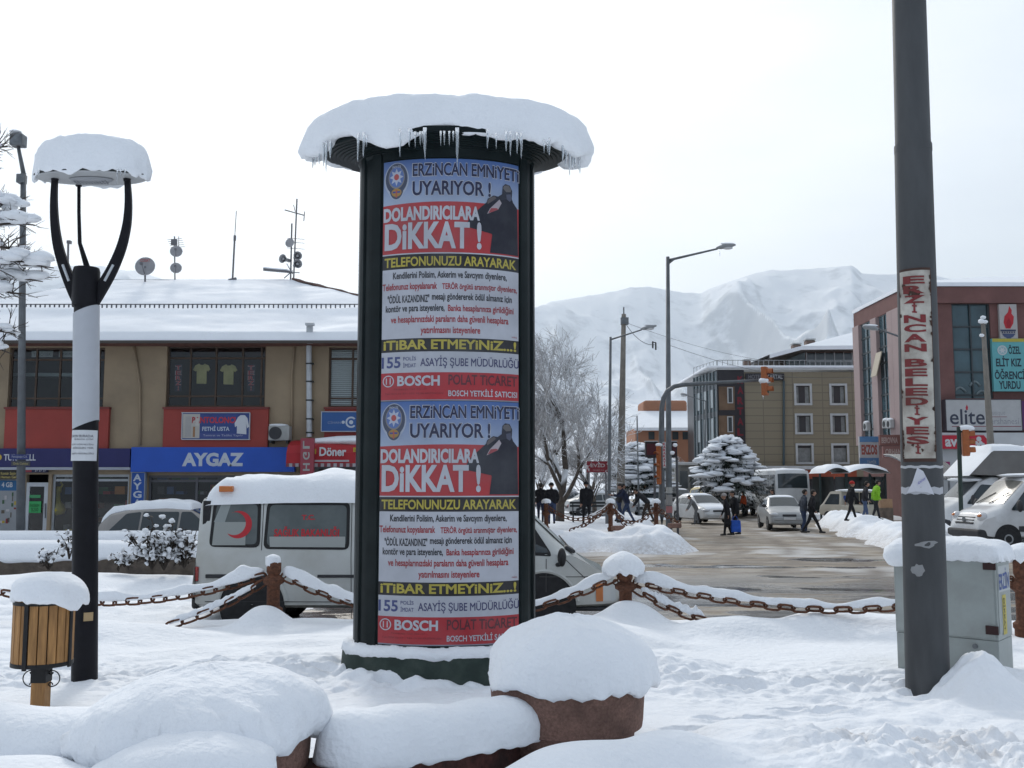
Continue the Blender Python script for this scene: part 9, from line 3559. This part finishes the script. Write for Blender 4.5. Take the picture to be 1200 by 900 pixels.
for k in range(3):
 mb.b2(c.x - 1.0, c.x + 1.0, 50 + 0.14 * k, 50 + 0.11 + 0.14 * k, 0.62, 0.66)
mb.build('seat', METAL_DK, pb_)
mb = MB()
for k in range(2):
 mb.b2(c.x - 1.0, c.x + 1.0, 50.45, 50.49, 0.85 + 0.16 * k, 0.95 + 0.16 * k)
mb.build('backrest', METAL_DK, pb_)
for s in (-.85, .85):
 mb = MB()
 mb.tube([(c.x + s, 50.0, 0.1), (c.x + s, 50.0, 0.62)], 0.03, 6)
 mb.tube([(c.x + s, 50.45, 0.1), (c.x + s, 50.47, 1.1)], 0.03, 6)
 mb.tube([(c.x + s, 50.0, 0.6), (c.x + s, 50.45, 0.6)], 0.03, 6)
 mb.build('frame', METAL_DK, pb_)
# trees
BARK = M('frosted_bark', (0.075, 0.062, 0.052), 0.9, ns=6, na=0.4, snow_up=0.15)
TWIG = M('frosted_twig', (0.40, 0.395, 0.40), 0.9, ns=3, na=0.35, snow_up=0.0)
def bare_tree(lab, base, H, spread, seed, levels=6, dens=1.0, grp=None, lean=0.0, trunk=None):
 rg = random.Random(seed)
 t = thing('bare_tree', lab, 'tree', base, 0, grp)
 tr, br, tw = MB(), MB(), MB()
 tr.smooth = br.smooth = True
 base = Vector(base)
 def grow(p, d, L_, r, lv):
  n = 3 if lv < 3 else 2
  pts = [p]
  q = p.copy()
  dd = d.copy()
  for i in range(n):
   dd = (dd + Vector((rg.uniform(-1, 1), rg.uniform(-1, 1), rg.uniform(-.3, .8))) * (0.10 if lv < 3 else 0.16)).normalized()
   q = q + dd * L_ / n
   pts.append(q.copy())
  m_ = tr if lv == 0 else br if lv <= 2 else tw
  m_.tube(pts, [r * (1 - 0.38 * i / n) for i in range(n + 1)], 9 if lv == 0 else 6 if lv < 3 else 3, caps=lv < 3)
  if lv >= levels:
   return
  k = rg.choice((4, 5)) if lv == 0 else rg.choice((3, 4)) if lv == 1 else rg.choice((3, 3, 4)) if lv < 4 else rg.choice((3, 3, 4))
  k = max(2, int(round(k * dens)))
  for c in range(k):
   f = 1.0 if c == 0 else rg.uniform(0.35, 1.0)
   s = pts[0].lerp(pts[-1], f) if f < 1 else pts[-1]
   if f < 1:
    idx = f * n
    i0 = min(int(idx), n - 1)
    s = pts[i0].lerp(pts[i0 + 1], idx - i0)
   a = rg.uniform(0, 2 * math.pi)
   sp = spread * (0.55 if lv == 0 else 0.5 if lv < 3 else 0.62) * (0.5 if c == 0 else 1.0)
   side = dd.cross(Vector((math.cos(a), math.sin(a), 0.13))).normalized()
   nd = (dd + side * sp + Vector((0, 0, 0.10))).normalized()
   grow(s, nd, L_ * rg.uniform(0.62, 0.86), max(r * 0.62 * (0.9 if c else 1), 0.013), lv + 1)
 grow(base - Vector((0, 0, 0.2)), Vector((lean, 0, 1)).normalized(), H * 0.24, H * 0.021, 0)
 tr.build('trunk', BARK, t)
 br.build('limbs', BARK, t)
 tw.build('twigs', TWIG, t)
 return t, len(tw.f)
t_, nf = bare_tree('big frosted bare tree with a fan shaped crown behind the traffic island', (WX(656, 610, 52), 52, 0.1), 12.0, 1.42, 14, levels=7, lean=0.12)
print('tree faces', nf)
bare_tree('small frosted bare tree left of the slimmer street lamp', (WX(698, 600, 56), 56, 0.1), 7.5, 1.2, 31, levels=6)
bare_tree('frosted bare tree between the narrow display board and the kiosk', (WX(800, 590, 82), 82, 0.0), 6.4, 1.0, 45, levels=6)
bare_tree('frosted bare tree right of the concrete pole and far behind it', (WX(735, 590, 86), 86, 0.0), 6.8, 1.0, 51, levels=6)
bare_tree('frosted bare tree just right of the column edge, behind the parked cars', (WX(634, 590, 78), 78, 0.0), 7.5, 1.0, 57, levels=6)
NEED = M('needles', (0.022, 0.035, 0.026), 0.85, ns=2, na=0.4)
def conifer(lab, base, H, R, seed, tiers=6, dens=1.0):
 rg = random.Random(seed)
 t = thing('conifer', lab, 'tree', base, 0, 'snow laden conifers')
 base = Vector(base)
 tr = MB()
 tr.smooth = True
 tr.tube([base, base + Vector((0, 0, H * 0.95))], [H * 0.028, 0.02], 8)
 tr.build('trunk', BARK, t)
 nd, sn = MB(), MB()
 sn.smooth = True
 nbr = int(64 * dens)
 for b in range(nbr):
  f = (b + rg.random()) / nbr
  f = f ** 0.85
  zc_ = H * (0.44 + 0.53 * f)
  rr = R * (max(0.0, 1 - f ** 3.0)) ** 0.5 + 0.32
  a = b * 2.39996 + rg.uniform(-.3, .3)
  L_ = rr * rg.uniform(0.62, 1.22)
  d = Vector((math.cos(a), math.sin(a), 0))
  s_ = Vector((-d.y, d.x, 0))
  p0 = base + Vector((0, 0, zc_))
  droop = 0.25 + 0.4 * (1 - f) + rg.uniform(-.08, .12)
  for i in range(95):
   q = rg.uniform(0.2, 1.05)
   w_ = 0.30 * L_ * (1.05 - abs(q - 0.65)) * rg.uniform(-1, 1)
   c = p0 + d * L_ * q + s_ * w_ + Vector((0, 0, -droop * L_ * q * q + rg.uniform(-.42, .02)))
   e = (d * rg.uniform(0.3, 1) + s_ * rg.uniform(-.8, .8) + Vector((0, 0, rg.uniform(-.9, .1)))).normalized()
   wv = e.cross(Vector((0, 0, 1))).normalized() * 0.045
   ln = rg.uniform(0.16, 0.36)
   nd.add([c - wv, c + wv, c + e * ln + wv * 0.2, c + e * ln - wv * 0.2], [(0, 1, 2, 3)])
  for i in range(3 if f > 0.14 or rg.random() < 0.4 else 0):
   q = (0.6, 0.8, 0.95)[i] * rg.uniform(0.9, 1.06)
   c = p0 + d * L_ * q + s_ * rg.uniform(-.26, .26) * L_ + Vector((0, 0, -droop * L_ * q * q + 0.05))
   k_ = L_ * rg.uniform(0.17, 0.28) + 0.09
   sn.blob(c, (k_ * rg.uniform(.8, 1.2), k_ * rg.uniform(.8, 1.2), rg.uniform(0.10, 0.2)), 10, 7, 0.34, 2.6, rg.randint(0, 999), 0.2)
 sn.blob(base + Vector((0, 0, H * 0.96)), (0.34, 0.3, 0.2), 10, 8, 0.3, 2, 3)
 nd.build('needles', NEED, t)
 sn.build('branch_snow', SNOW, t)
conifer('broad conifer heaped with snow before the khaki hotel', (WX(852, 590, 60), 60, 0.0), 4.95, 1.6, 3)
conifer('conifer heaped with snow between the concrete pole and the gantry mast', (WX(746, 590, 64), 64, 0.0), 4.7, 2.0, 9)
def snowy_pine(lab, trunk, D, tips):
 t = thing('snowy_tree', lab, 'tree', (trunk, D, 0))
 rg = random.Random(19)
 tr = MB()
 tr.smooth = True
 tr.tube([(trunk, D, -0.1), (trunk + 0.1, D, 3.0), (trunk + 0.2, D, 7.5)], [0.17, 0.12, 0.05], 10)
 tr.build('trunk', BARK, t)
 for (u0, v0, u1, v1, th_, dy) in tips:
  br, sn = MB(), MB()
  br.smooth = sn.smooth = True
  a = W(u0, v0, D + dy)
  b = W(u1, v1, D + dy * 0.6)
  pts = [a.lerp(b, q) + Vector((0, 0, 0.12 * math.sin(q * math.pi))) for q in np.linspace(0, 1, 9)]
  br.tube(pts, [0.03 * (1 - 0.75 * i / 8) for i in range(9)], 6)
  for i in range(26):
   q = rg.uniform(0.12, 1.0)
   k = int(q * 8)
   s = pts[min(k, 8)]
   d = Vector((rg.uniform(-.2, 1), rg.uniform(-.6, .6), rg.uniform(-.35, .75))).normalized()
   ln = rg.uniform(0.12, 0.42)
   e = s + d * ln
   br.tube([s, s.lerp(e, .5) + Vector((0, 0, .02)), e], [0.008, 0.006, 0.003], 4, caps=False)
   for m_ in range(2):
    f = s.lerp(e, rg.uniform(.4, .9))
    d2 = (d + Vector((rg.uniform(-.8, .8), rg.uniform(-.5, .5), rg.uniform(-.4, .8)))).normalized()
    br.tube([f, f + d2 * rg.uniform(.06, .2)], [0.005, 0.002], 3, caps=False)
  for i in range(int(11 + 7 * th_)):
   q = rg.uniform(0.1, 0.98) if i > 4 else 0.2 * (i + 0.5)
   k = min(int(q * 8), 8)
   s = pts[k] + Vector((rg.uniform(-.1, .1), rg.uniform(-.14, .14), rg.uniform(-.02, .05)))
   r_ = th_ * rg.uniform(0.06, 0.105) * (1.15 - 0.4 * q)
   sn.blob(s + Vector((0, 0, r_ * 0.5)), (r_ * 1.9, r_ * 1.4, r_ * 0.9), 12, 8, 0.16, 1.7, rg.randint(0, 999), 0.35)
  bo = br.build('branch', M('twig_brown', (0.06, 0.048, 0.042), 0.9, ns=5, na=0.4), t)
  sn.build('branch_snow', SNOW, bo)
snowy_pine('snow laden tree reaching in from beyond the left edge', WX(-60, 560, 13), 13.0,
  [(-55, 260, 26, 241, 1.0, 0.2), (-55, 285, 41, 264, 1.05, 0.1), (-55, 290, 22, 252, 0.8, 0.5), (-55, 330, 63, 314, 1.25, 0.0), (-55, 345, 50, 330, 1.2, 0.3), (-50, 300, 30, 298, 0.8, 0.5), (-55, 360, 24, 345, 0.9, 0.2), (-50, 330, 36, 308, 1.0, -.2),
   (-50, 405, 18, 392, 0.9, 0.1), (-50, 420, 14, 415, 0.7, 0.2), (-45, 205, 9, 172, 0.35, 0.3)])
# people
SKIN = M('skin', (0.34, 0.19, 0.13), 0.6)
HAIRM = M('hair_dark', (0.016, 0.012, 0.010), 0.7)
SHOE = M('shoe_dark', (0.018, 0.016, 0.015), 0.6)
EYE = M('eye_dark', (0.01, 0.008, 0.008), 0.3)
def cloth(name, col=(0.1, 0.1, 0.1)):
 return M('cloth_' + name, col, 0.85, 0, 0.2, ns=7, na=0.25, bump=0.3, bs=18)
def capsule(vs, fs, a, b, ra, rb, n=10):
 a, b = Vector(a), Vector(b)
 d = (b - a)
 L_ = d.length
 d = d.normalized() if L_ > 1e-6 else Vector((0, 0, 1))
 ref = Vector((0, 1, 0)) if abs(d.y) < 0.9 else Vector((1, 0, 0))
 s = d.cross(ref).normalized()
 u = s.cross(d)
 prof = [(-1, 0.02), (-0.8, .6), (-.35, .93), (0, 1.0)]
 rings = [(a + d * ra * q, ra * w) for q, w in prof] + [(b + d * rb * -q, rb * w) for q, w in prof[::-1]]
 o = len(vs)
 for c, r in rings:
  for k in range(n):
   an = 2 * math.pi * k / n
   vs.append(c + (s * math.cos(an) + u * math.sin(an)) * r)
 for i in range(len(rings) - 1):
  for k in range(n):
   p, q = o + i * n + k, o + i * n + (k + 1) % n
   fs.append((p, q, q + n, p + n))
 fs.append(tuple(o + k for k in range(n))[::-1])
 fs.append(tuple(o + (len(rings) - 1) * n + k for k in range(n)))
def person(lab, u, vfeet, z0, jacket, trousers, h=1.74, face=0.0, stride=0.25, lean=0.06, arms='swing', D=None, hat=None, bald=False, wide=1.0, long_coat=False, group=None, skirt=False, headtilt=0.0):
 if D is None:
  p = G(u, vfeet, z0)
 else:
  p = Vector((WX(u, vfeet, D), D, z0))
 t = thing('person', lab, 'person', p, face, group)
 k = h / 1.74
 caps = []     # (a, b, ra, rb, mat index)
 SK, JA, TR, SH, EY_ = 0, 1, 2, 3, 4
 lean_v = Vector((math.sin(lean), 0, math.cos(lean)))
 fwd = Vector((math.cos(lean), 0, -math.sin(lean)))
 hip = Vector((0.0, 0, 0.90 if stride < 0.5 else 0.87))
 chest = hip + lean_v * 0.36
 neck = hip + lean_v * 0.56
 w = wide
 def C(a, b, ra, rb, m):
  caps.append((Vector(a), Vector(b), ra, rb, m))
 for s, st_ in ((1, stride / 2), (-1, -stride / 2)):
  hj = hip + Vector((0, s * 0.095 * w, -0.02))
  an = Vector((st_, s * 0.10, 0.085 if st_ >= 0 else 0.10))
  kn = hj.lerp(an, 0.5) + Vector((0.05 if st_ < 0 else 0.03, 0, 0.0))
  C(hj, kn, 0.092 * w, 0.064, TR)
  C(kn, an, 0.062, 0.047, TR)
  C(an + Vector((-0.04, 0, -0.035)), an + Vector((0.15, 0, -0.05)), 0.048, 0.036, SH)
 C(hip + Vector((0, -.07 * w, 0.0)), hip + Vector((0, .07 * w, 0.0)), 0.118 * w, 0.118 * w, TR)
 C(hip + Vector((0, -.075 * w, .02)), chest + Vector((0, -.085 * w, 0)), 0.118 * w, 0.122 * w, JA)
 C(hip + Vector((0, .075 * w, .02)), chest + Vector((0, .085 * w, 0)), 0.118 * w, 0.122 * w, JA)
 C(chest, neck - lean_v * 0.06, 0.13 * w, 0.085, JA)
 sh_z = neck - lean_v * 0.055
 C(sh_z + Vector((0, -.15 * w, 0)), sh_z + Vector((0, .15 * w, 0)), 0.072 * w, 0.072 * w, JA)
 if long_coat or skirt:
  for s in (-1, 1):
   C(hip + Vector((0, s * .08, 0)), hip + Vector((0.01, s * .10, -0.42 if long_coat else -0.62)), 0.125 * w, 0.135 * w, JA if long_coat else TR)
 hd = neck + lean_v * 0.17 + fwd * (0.035 + headtilt)
 C(neck - lean_v * 0.02, hd - lean_v * 0.04, 0.056, 0.054, SK)
 C(neck - lean_v * 0.045, neck + lean_v * 0.02, 0.085, 0.068, JA)
 C(hd + lean_v * 0.035 - fwd * 0.015, hd + lean_v * 0.02 + fwd * 0.01, 0.092, 0.086, SK)
 C(hd - lean_v * 0.055 + fwd * 0.028, hd - lean_v * 0.01 + fwd * 0.02, 0.056, 0.074, SK)
 C(hd + fwd * 0.09 + lean_v * 0.01, hd + fwd * 0.105 - lean_v * 0.025, 0.012, 0.017, SK)
 for s in (-1, 1):
  C(hd + Vector((0, s * 0.086, 0)) + lean_v * 0.015, hd + Vector((0, s * 0.09, 0)) - lean_v * 0.025, 0.018, 0.014, SK)
  C(hd + fwd * 0.082 + Vector((0, s * 0.034, 0)) + lean_v * 0.022, hd + fwd * 0.084 + Vector((0, s * 0.034, 0)) + lean_v * 0.021, 0.014, 0.014, EY_)
 C(hd + fwd * 0.082 + Vector((0, -.02, 0)) - lean_v * 0.062, hd + fwd * 0.082 + Vector((0, .02, 0)) - lean_v * 0.062, 0.008, 0.008, EY_)
 hands = []
 for s in (1, -1):
  sj = sh_z + Vector((0, s * 0.185 * w, -0.01))
  sw = (-stride / 2 if s > 0 else stride / 2) * 0.75
  if arms == 'swing':
   el = sj + Vector((sw * 0.35 - 0.02, s * 0.05, -0.28))
   wr = el + Vector((sw * 0.6 + 0.05, s * 0.0, -0.245))
  elif arms == 'pocket':
   el = sj + Vector((-0.09, s * 0.09, -0.27))
   wr = el + Vector((0.14, -s * 0.05, -0.20))
  elif arms == 'push':
   el = sj + Vector((0.20, s * 0.05, -0.20))
   wr = el + Vector((0.24, -s * 0.02, 0.04))
  elif arms == 'down':
   el = sj + Vector((0.12, s * 0.04, -0.26))
   wr = el + Vector((0.13, -s * 0.03, -0.21))
  elif arms == 'carry':
   el = sj + Vector((0.0, s * 0.06, -0.28))
   wr = el + (Vector((0.06, s * 0.0, -0.25)) if s > 0 else Vector((0.2, 0.04, -0.02)))
  C(sj, el, 0.064 * w, 0.052, JA)
  C(el, wr, 0.051, 0.040, JA)
  d = (wr - el).normalized()
  n_ = d.cross(Vector((0, 1, 0))).normalized()
  pm = wr + d * 0.065
  C(wr, wr + d * 0.04, 0.03, 0.032, SK)
  for f in range(4):
   o = Vector((0, 1, 0)) * (-0.028 + 0.0187 * f)
   ln = (0.062, 0.074, 0.07, 0.055)[f]
   C(wr + d * 0.03 + o * 0.8, wr + d * 0.085 + o, 0.015, 0.0125, SK)
   C(wr + d * 0.085 + o, wr + d * (0.085 + ln * .55) + o + n_ * 0.012, 0.0125, 0.0115, SK)
   C(wr + d * (0.085 + ln * .55) + o + n_ * 0.012, wr + d * (0.085 + ln) + o + n_ * 0.032, 0.0115, 0.010, SK)
  C(wr + d * 0.03 + Vector((0, -s * 0.03, 0)), wr + d * 0.085 + Vector((0, -s * 0.06, 0)) + n_ * 0.012, 0.0145, 0.0115, SK)
  hands.append(wr + d * 0.10)
 vs, fs = [], []
 for a, b, ra, rb, m in caps:
  if m == EY_:
   continue
  capsule(vs, fs, a, b, ra, rb)
 me = bpy.data.meshes.new('tmp')
 me.from_pydata([tuple(v) for v in vs], [], fs)
 o = bpy.data.objects.new('tmp', me)
 COL.objects.link(o)
 rm = o.modifiers.new('r', 'REMESH')
 rm.mode = 'VOXEL'
 rm.voxel_size = 0.0145
 sm = o.modifiers.new('s', 'SMOOTH')
 sm.factor = 0.5
 sm.iterations = 2
 bpy.context.view_layer.update()
 dg = bpy.context.evaluated_depsgraph_get()
 me2 = bpy.data.meshes.new_from_object(o.evaluated_get(dg))
 bpy.data.objects.remove(o)
 bpy.data.meshes.remove(me)
 n = len(me2.polygons)
 cen = np.empty(n * 3)
 me2.polygons.foreach_get('center', cen)
 cen = cen.reshape(-1, 3)
 best = np.full(n, 1e9)
 idx = np.zeros(n, dtype=np.int32)
 for a, b, ra, rb, m in caps:
  a_, b_ = np.array(a), np.array(b)
  ab = b_ - a_
  tt = np.clip(((cen - a_) @ ab) / max(ab @ ab, 1e-9), 0, 1)
  dist = np.linalg.norm(cen - a_ - tt[:, None] * ab, axis=1) - (ra + (rb - ra) * tt)
  if m == JA:
   dist = dist - 0.004
  better = dist < best
  best[better] = dist[better]
  idx[better] = m
 co = np.empty(len(me2.vertices) * 3)
 me2.vertices.foreach_get('co', co)
 co = co.reshape(-1, 3)
 fold = 0.006 * (vn(co[:, 0] * 9 + co[:, 1] * 7, co[:, 2] * 14, 5) + vn(co[:, 1] * 16, co[:, 2] * 22 + co[:, 0] * 11, 6))
 below = co[:, 2] < (hip.z + 0.42)
 co[:, 0] += fold * below
 co[:, 1] += fold * below * 0.6
 co *= k
 me2.vertices.foreach_set('co', co.ravel())
 for m in list(me2.materials):
  pass
 me2.materials.clear()
 for m in (SKIN, jacket, trousers, SHOE, EYE):
  me2.materials.append(m)
 me2.polygons.foreach_set('material_index', idx)
 me2.polygons.foreach_set('use_smooth', np.ones(n, dtype=bool))
 me2.update()
 me2.name = 'body'
 b = link(bpy.data.objects.new('body', me2))
 b.parent = t
 mb = MB()
 mb.smooth = True
 c = (hd + lean_v * 0.045 - fwd * 0.018) * k
 if hat is None and not bald:
  vs = []
  mb.blob(c, (0.103 * k, 0.098 * k, 0.088 * k), 18, 10, 0.05, 3, int(u), 0.35)
  mb.blob(c - fwd * 0.035 * k - lean_v * 0.03 * k, (0.075 * k, 0.09 * k, 0.085 * k), 14, 8, 0.05, 3, int(u) + 1)
  hb_ = mb.build('hair', HAIRM, t, local=True)
 elif hat is not None:
  mb.blob(c + lean_v * 0.015, (0.112 * k, 0.106 * k, 0.095 * k), 18, 10, 0.03, 2, int(u), 0.45)
  mb.lathe([(0.113 * k, -0.03), (0.119 * k, -0.02), (0.119 * k, 0.012), (0.110 * k, 0.02)], c + lean_v * 0.005, 20, caps=False)
  mb.build('hat', hat, t, local=True)
 R_ = Matrix.Rotation(face, 3, 'Z')
 return t, [Vector(p) + R_ @ (q * k) for q in hands]
BLK1, BLK2, NVY = cloth('black', (0.014, 0.014, 0.017)), cloth('charcoal', (0.03, 0.03, 0.034)), cloth('navy', (0.018, 0.022, 0.045))
JEAN, JEAN2 = cloth('jeans', (0.035, 0.05, 0.10)), cloth('pale_jeans', (0.07, 0.10, 0.18))
BRN, GRYC, GREEN_ = cloth('brown', (0.05, 0.035, 0.028)), cloth('grey', (0.16, 0.165, 0.17)), cloth('lime', (0.22, 0.48, 0.03))
SLATE = cloth('slate', (0.055, 0.065, 0.085))
REDH, WOOL = cloth('red_wool', (0.38, 0.03, 0.025)), cloth('grey_wool', (0.3, 0.28, 0.27))
UP = math.pi / 2
IZ_ = 0.28
person('person in black standing at the edge of the column, half hidden', 633.5, 607, 0.30, BLK1, NVY, face=RAD(80), stride=0.1, arms='pocket', D=44.5)
person('person in a long black coat and jeans seen from behind by the bare tree', 646.5, 612, 0.30, BLK1, JEAN, face=RAD(95), stride=0.12, arms='pocket', D=43.0, long_coat=False, wide=1.12, hat=cloth('black'))
person('person in a black cap and black jacket walking away on the island', 687.5, 612, 0.30, BLK1, BLK1, face=RAD(100), stride=0.3, arms='swing', D=43.0, wide=1.15, hat=cloth('black'), h=1.78)
person('person in dark clothes leaning forward, left of a pair pushing', 725.5, 606, 0.30, BLK2, JEAN, face=RAD(15), stride=0.35, lean=0.25, arms='push', D=45.5)
person('person in a dark jacket and jeans leaning forward, right of a pair pushing', 735, 608.5, 0.30, NVY, JEAN, face=RAD(190), stride=0.65, lean=0.38, arms='push', D=44.5, h=1.8)
person('person in dark brown bent over beside the gantry mast', 759, 607, 0.30, BLK2, BRN, face=RAD(165), stride=0.5, lean=0.75, arms='down', D=45.0)
person('child sized person in grey crouching before the white car', 816, 611, 0.10, GRYC, GRYC, face=RAD(180), stride=0.25, lean=0.5, arms='down', D=47.5, h=1.45)
t1, h1 = person('person in a grey headscarf and dark coat crossing the road', 853, 625.5, 0.02, BLK1, BLK1, face=RAD(175), stride=0.3, lean=0.14, arms='swing', h=1.62, D=39.0, hat=WOOL, long_coat=True)
t2, h2 = person('person in black carrying a bright blue bag across the road', 862.5, 624.5, 0.02, BLK1, BLK1, face=RAD(190), stride=0.35, lean=0.12, arms='carry', h=1.72, D=39.4, wide=1.1)
person('person in a slate jacket walking in front of the silver sedan', 942, 621.5, 0.02, SLATE, JEAN, face=RAD(5), stride=0.22, lean=0.08, arms='pocket', D=41.2, h=1.76)
person('person in black striding right beside the silver sedan', 951.5, 622.5, 0.02, BLK1, BLK1, face=RAD(-5), stride=0.75, lean=0.10, arms='pocket', D=40.8, h=1.78)
person('person in a red hat and black coat walking on the snow bank', 997.5, 613, 0.42, BLK1, BLK1, face=RAD(5), stride=0.55, lean=0.1, arms='swing', D=43.0, hat=REDH, h=1.72)
person('person in a dark jacket and pale jeans walking behind the lime jacket', 1014, 611, 0.42, BLK2, JEAN2, face=RAD(-5), stride=0.3, lean=0.14, arms='pocket', D=43.6, h=1.70)
person('person in a lime green jacket walking on the snow bank', 1026.5, 609, 0.42, GREEN_, BLK2, face=RAD(0), stride=0.4, lean=0.16, arms='pocket', D=44.2, h=1.76, wide=1.2)
person('dark haired person behind the roof of the silver sedan', 907.5, 606, 0.05, BLK2, BLK2, face=RAD(180), stride=0.2, arms='pocket', D=50.0, h=1.68)
person('person in a bright orange vest by the passenger van', 872, 601, 0.05, cloth('orange', (0.5, 0.09, 0.03)), BLK1, face=RAD(200), stride=0.2, arms='swing', D=60, h=1.5)
c = h2[0]
mb = MB()
mb.box((c.x + 0.02, c.y, c.z - 0.40), (0.42, 0.16, 0.46), taper=0.92, rz=RAD(12))
bag = mb.build('blue_bag', cloth('bag_blue', (0.03, 0.10, 0.45)), bevel=0.03)
tag(bag, 'bright blue shopping bag carried by the walker crossing the road', 'bag')
mb = MB()
for s in (-1, 1):
 mb.tube([(c.x - 0.12, c.y + s * .05, c.z - 0.18), (c.x - 0.05, c.y + s * .03, c.z - 0.03), (c.x, c.y, c.z + 0.01), (c.x + 0.06, c.y + s * .03, c.z - 0.03), (c.x + 0.14, c.y + s * .05, c.z - 0.18)], 0.009, 5)
 h_ = mb.build('strap', cloth('bag_blue'), bag)
 mb = MB()
mb = MB()
c = W(1037, 588, 46)
mb.box((c.x, 46, 1.12), (0.55, 0.4, 0.4))
bxo = tag(mb.build('cardboard_box', M('cardboard', (0.28, 0.17, 0.10), 0.8, ns=3, na=0.2), bevel=0.01), 'brown cardboard box on a stand right of the lime green jacket', 'box')
mb = MB()
mb.b2(c.x - .3, c.x + .3, 45.8, 46.2, 0.2, 0.915)
tag(mb.build('box_stand', M('counter_brown'), bevel=0.02), 'dark brown stand under the cardboard box by the bus shelter', 'stand')
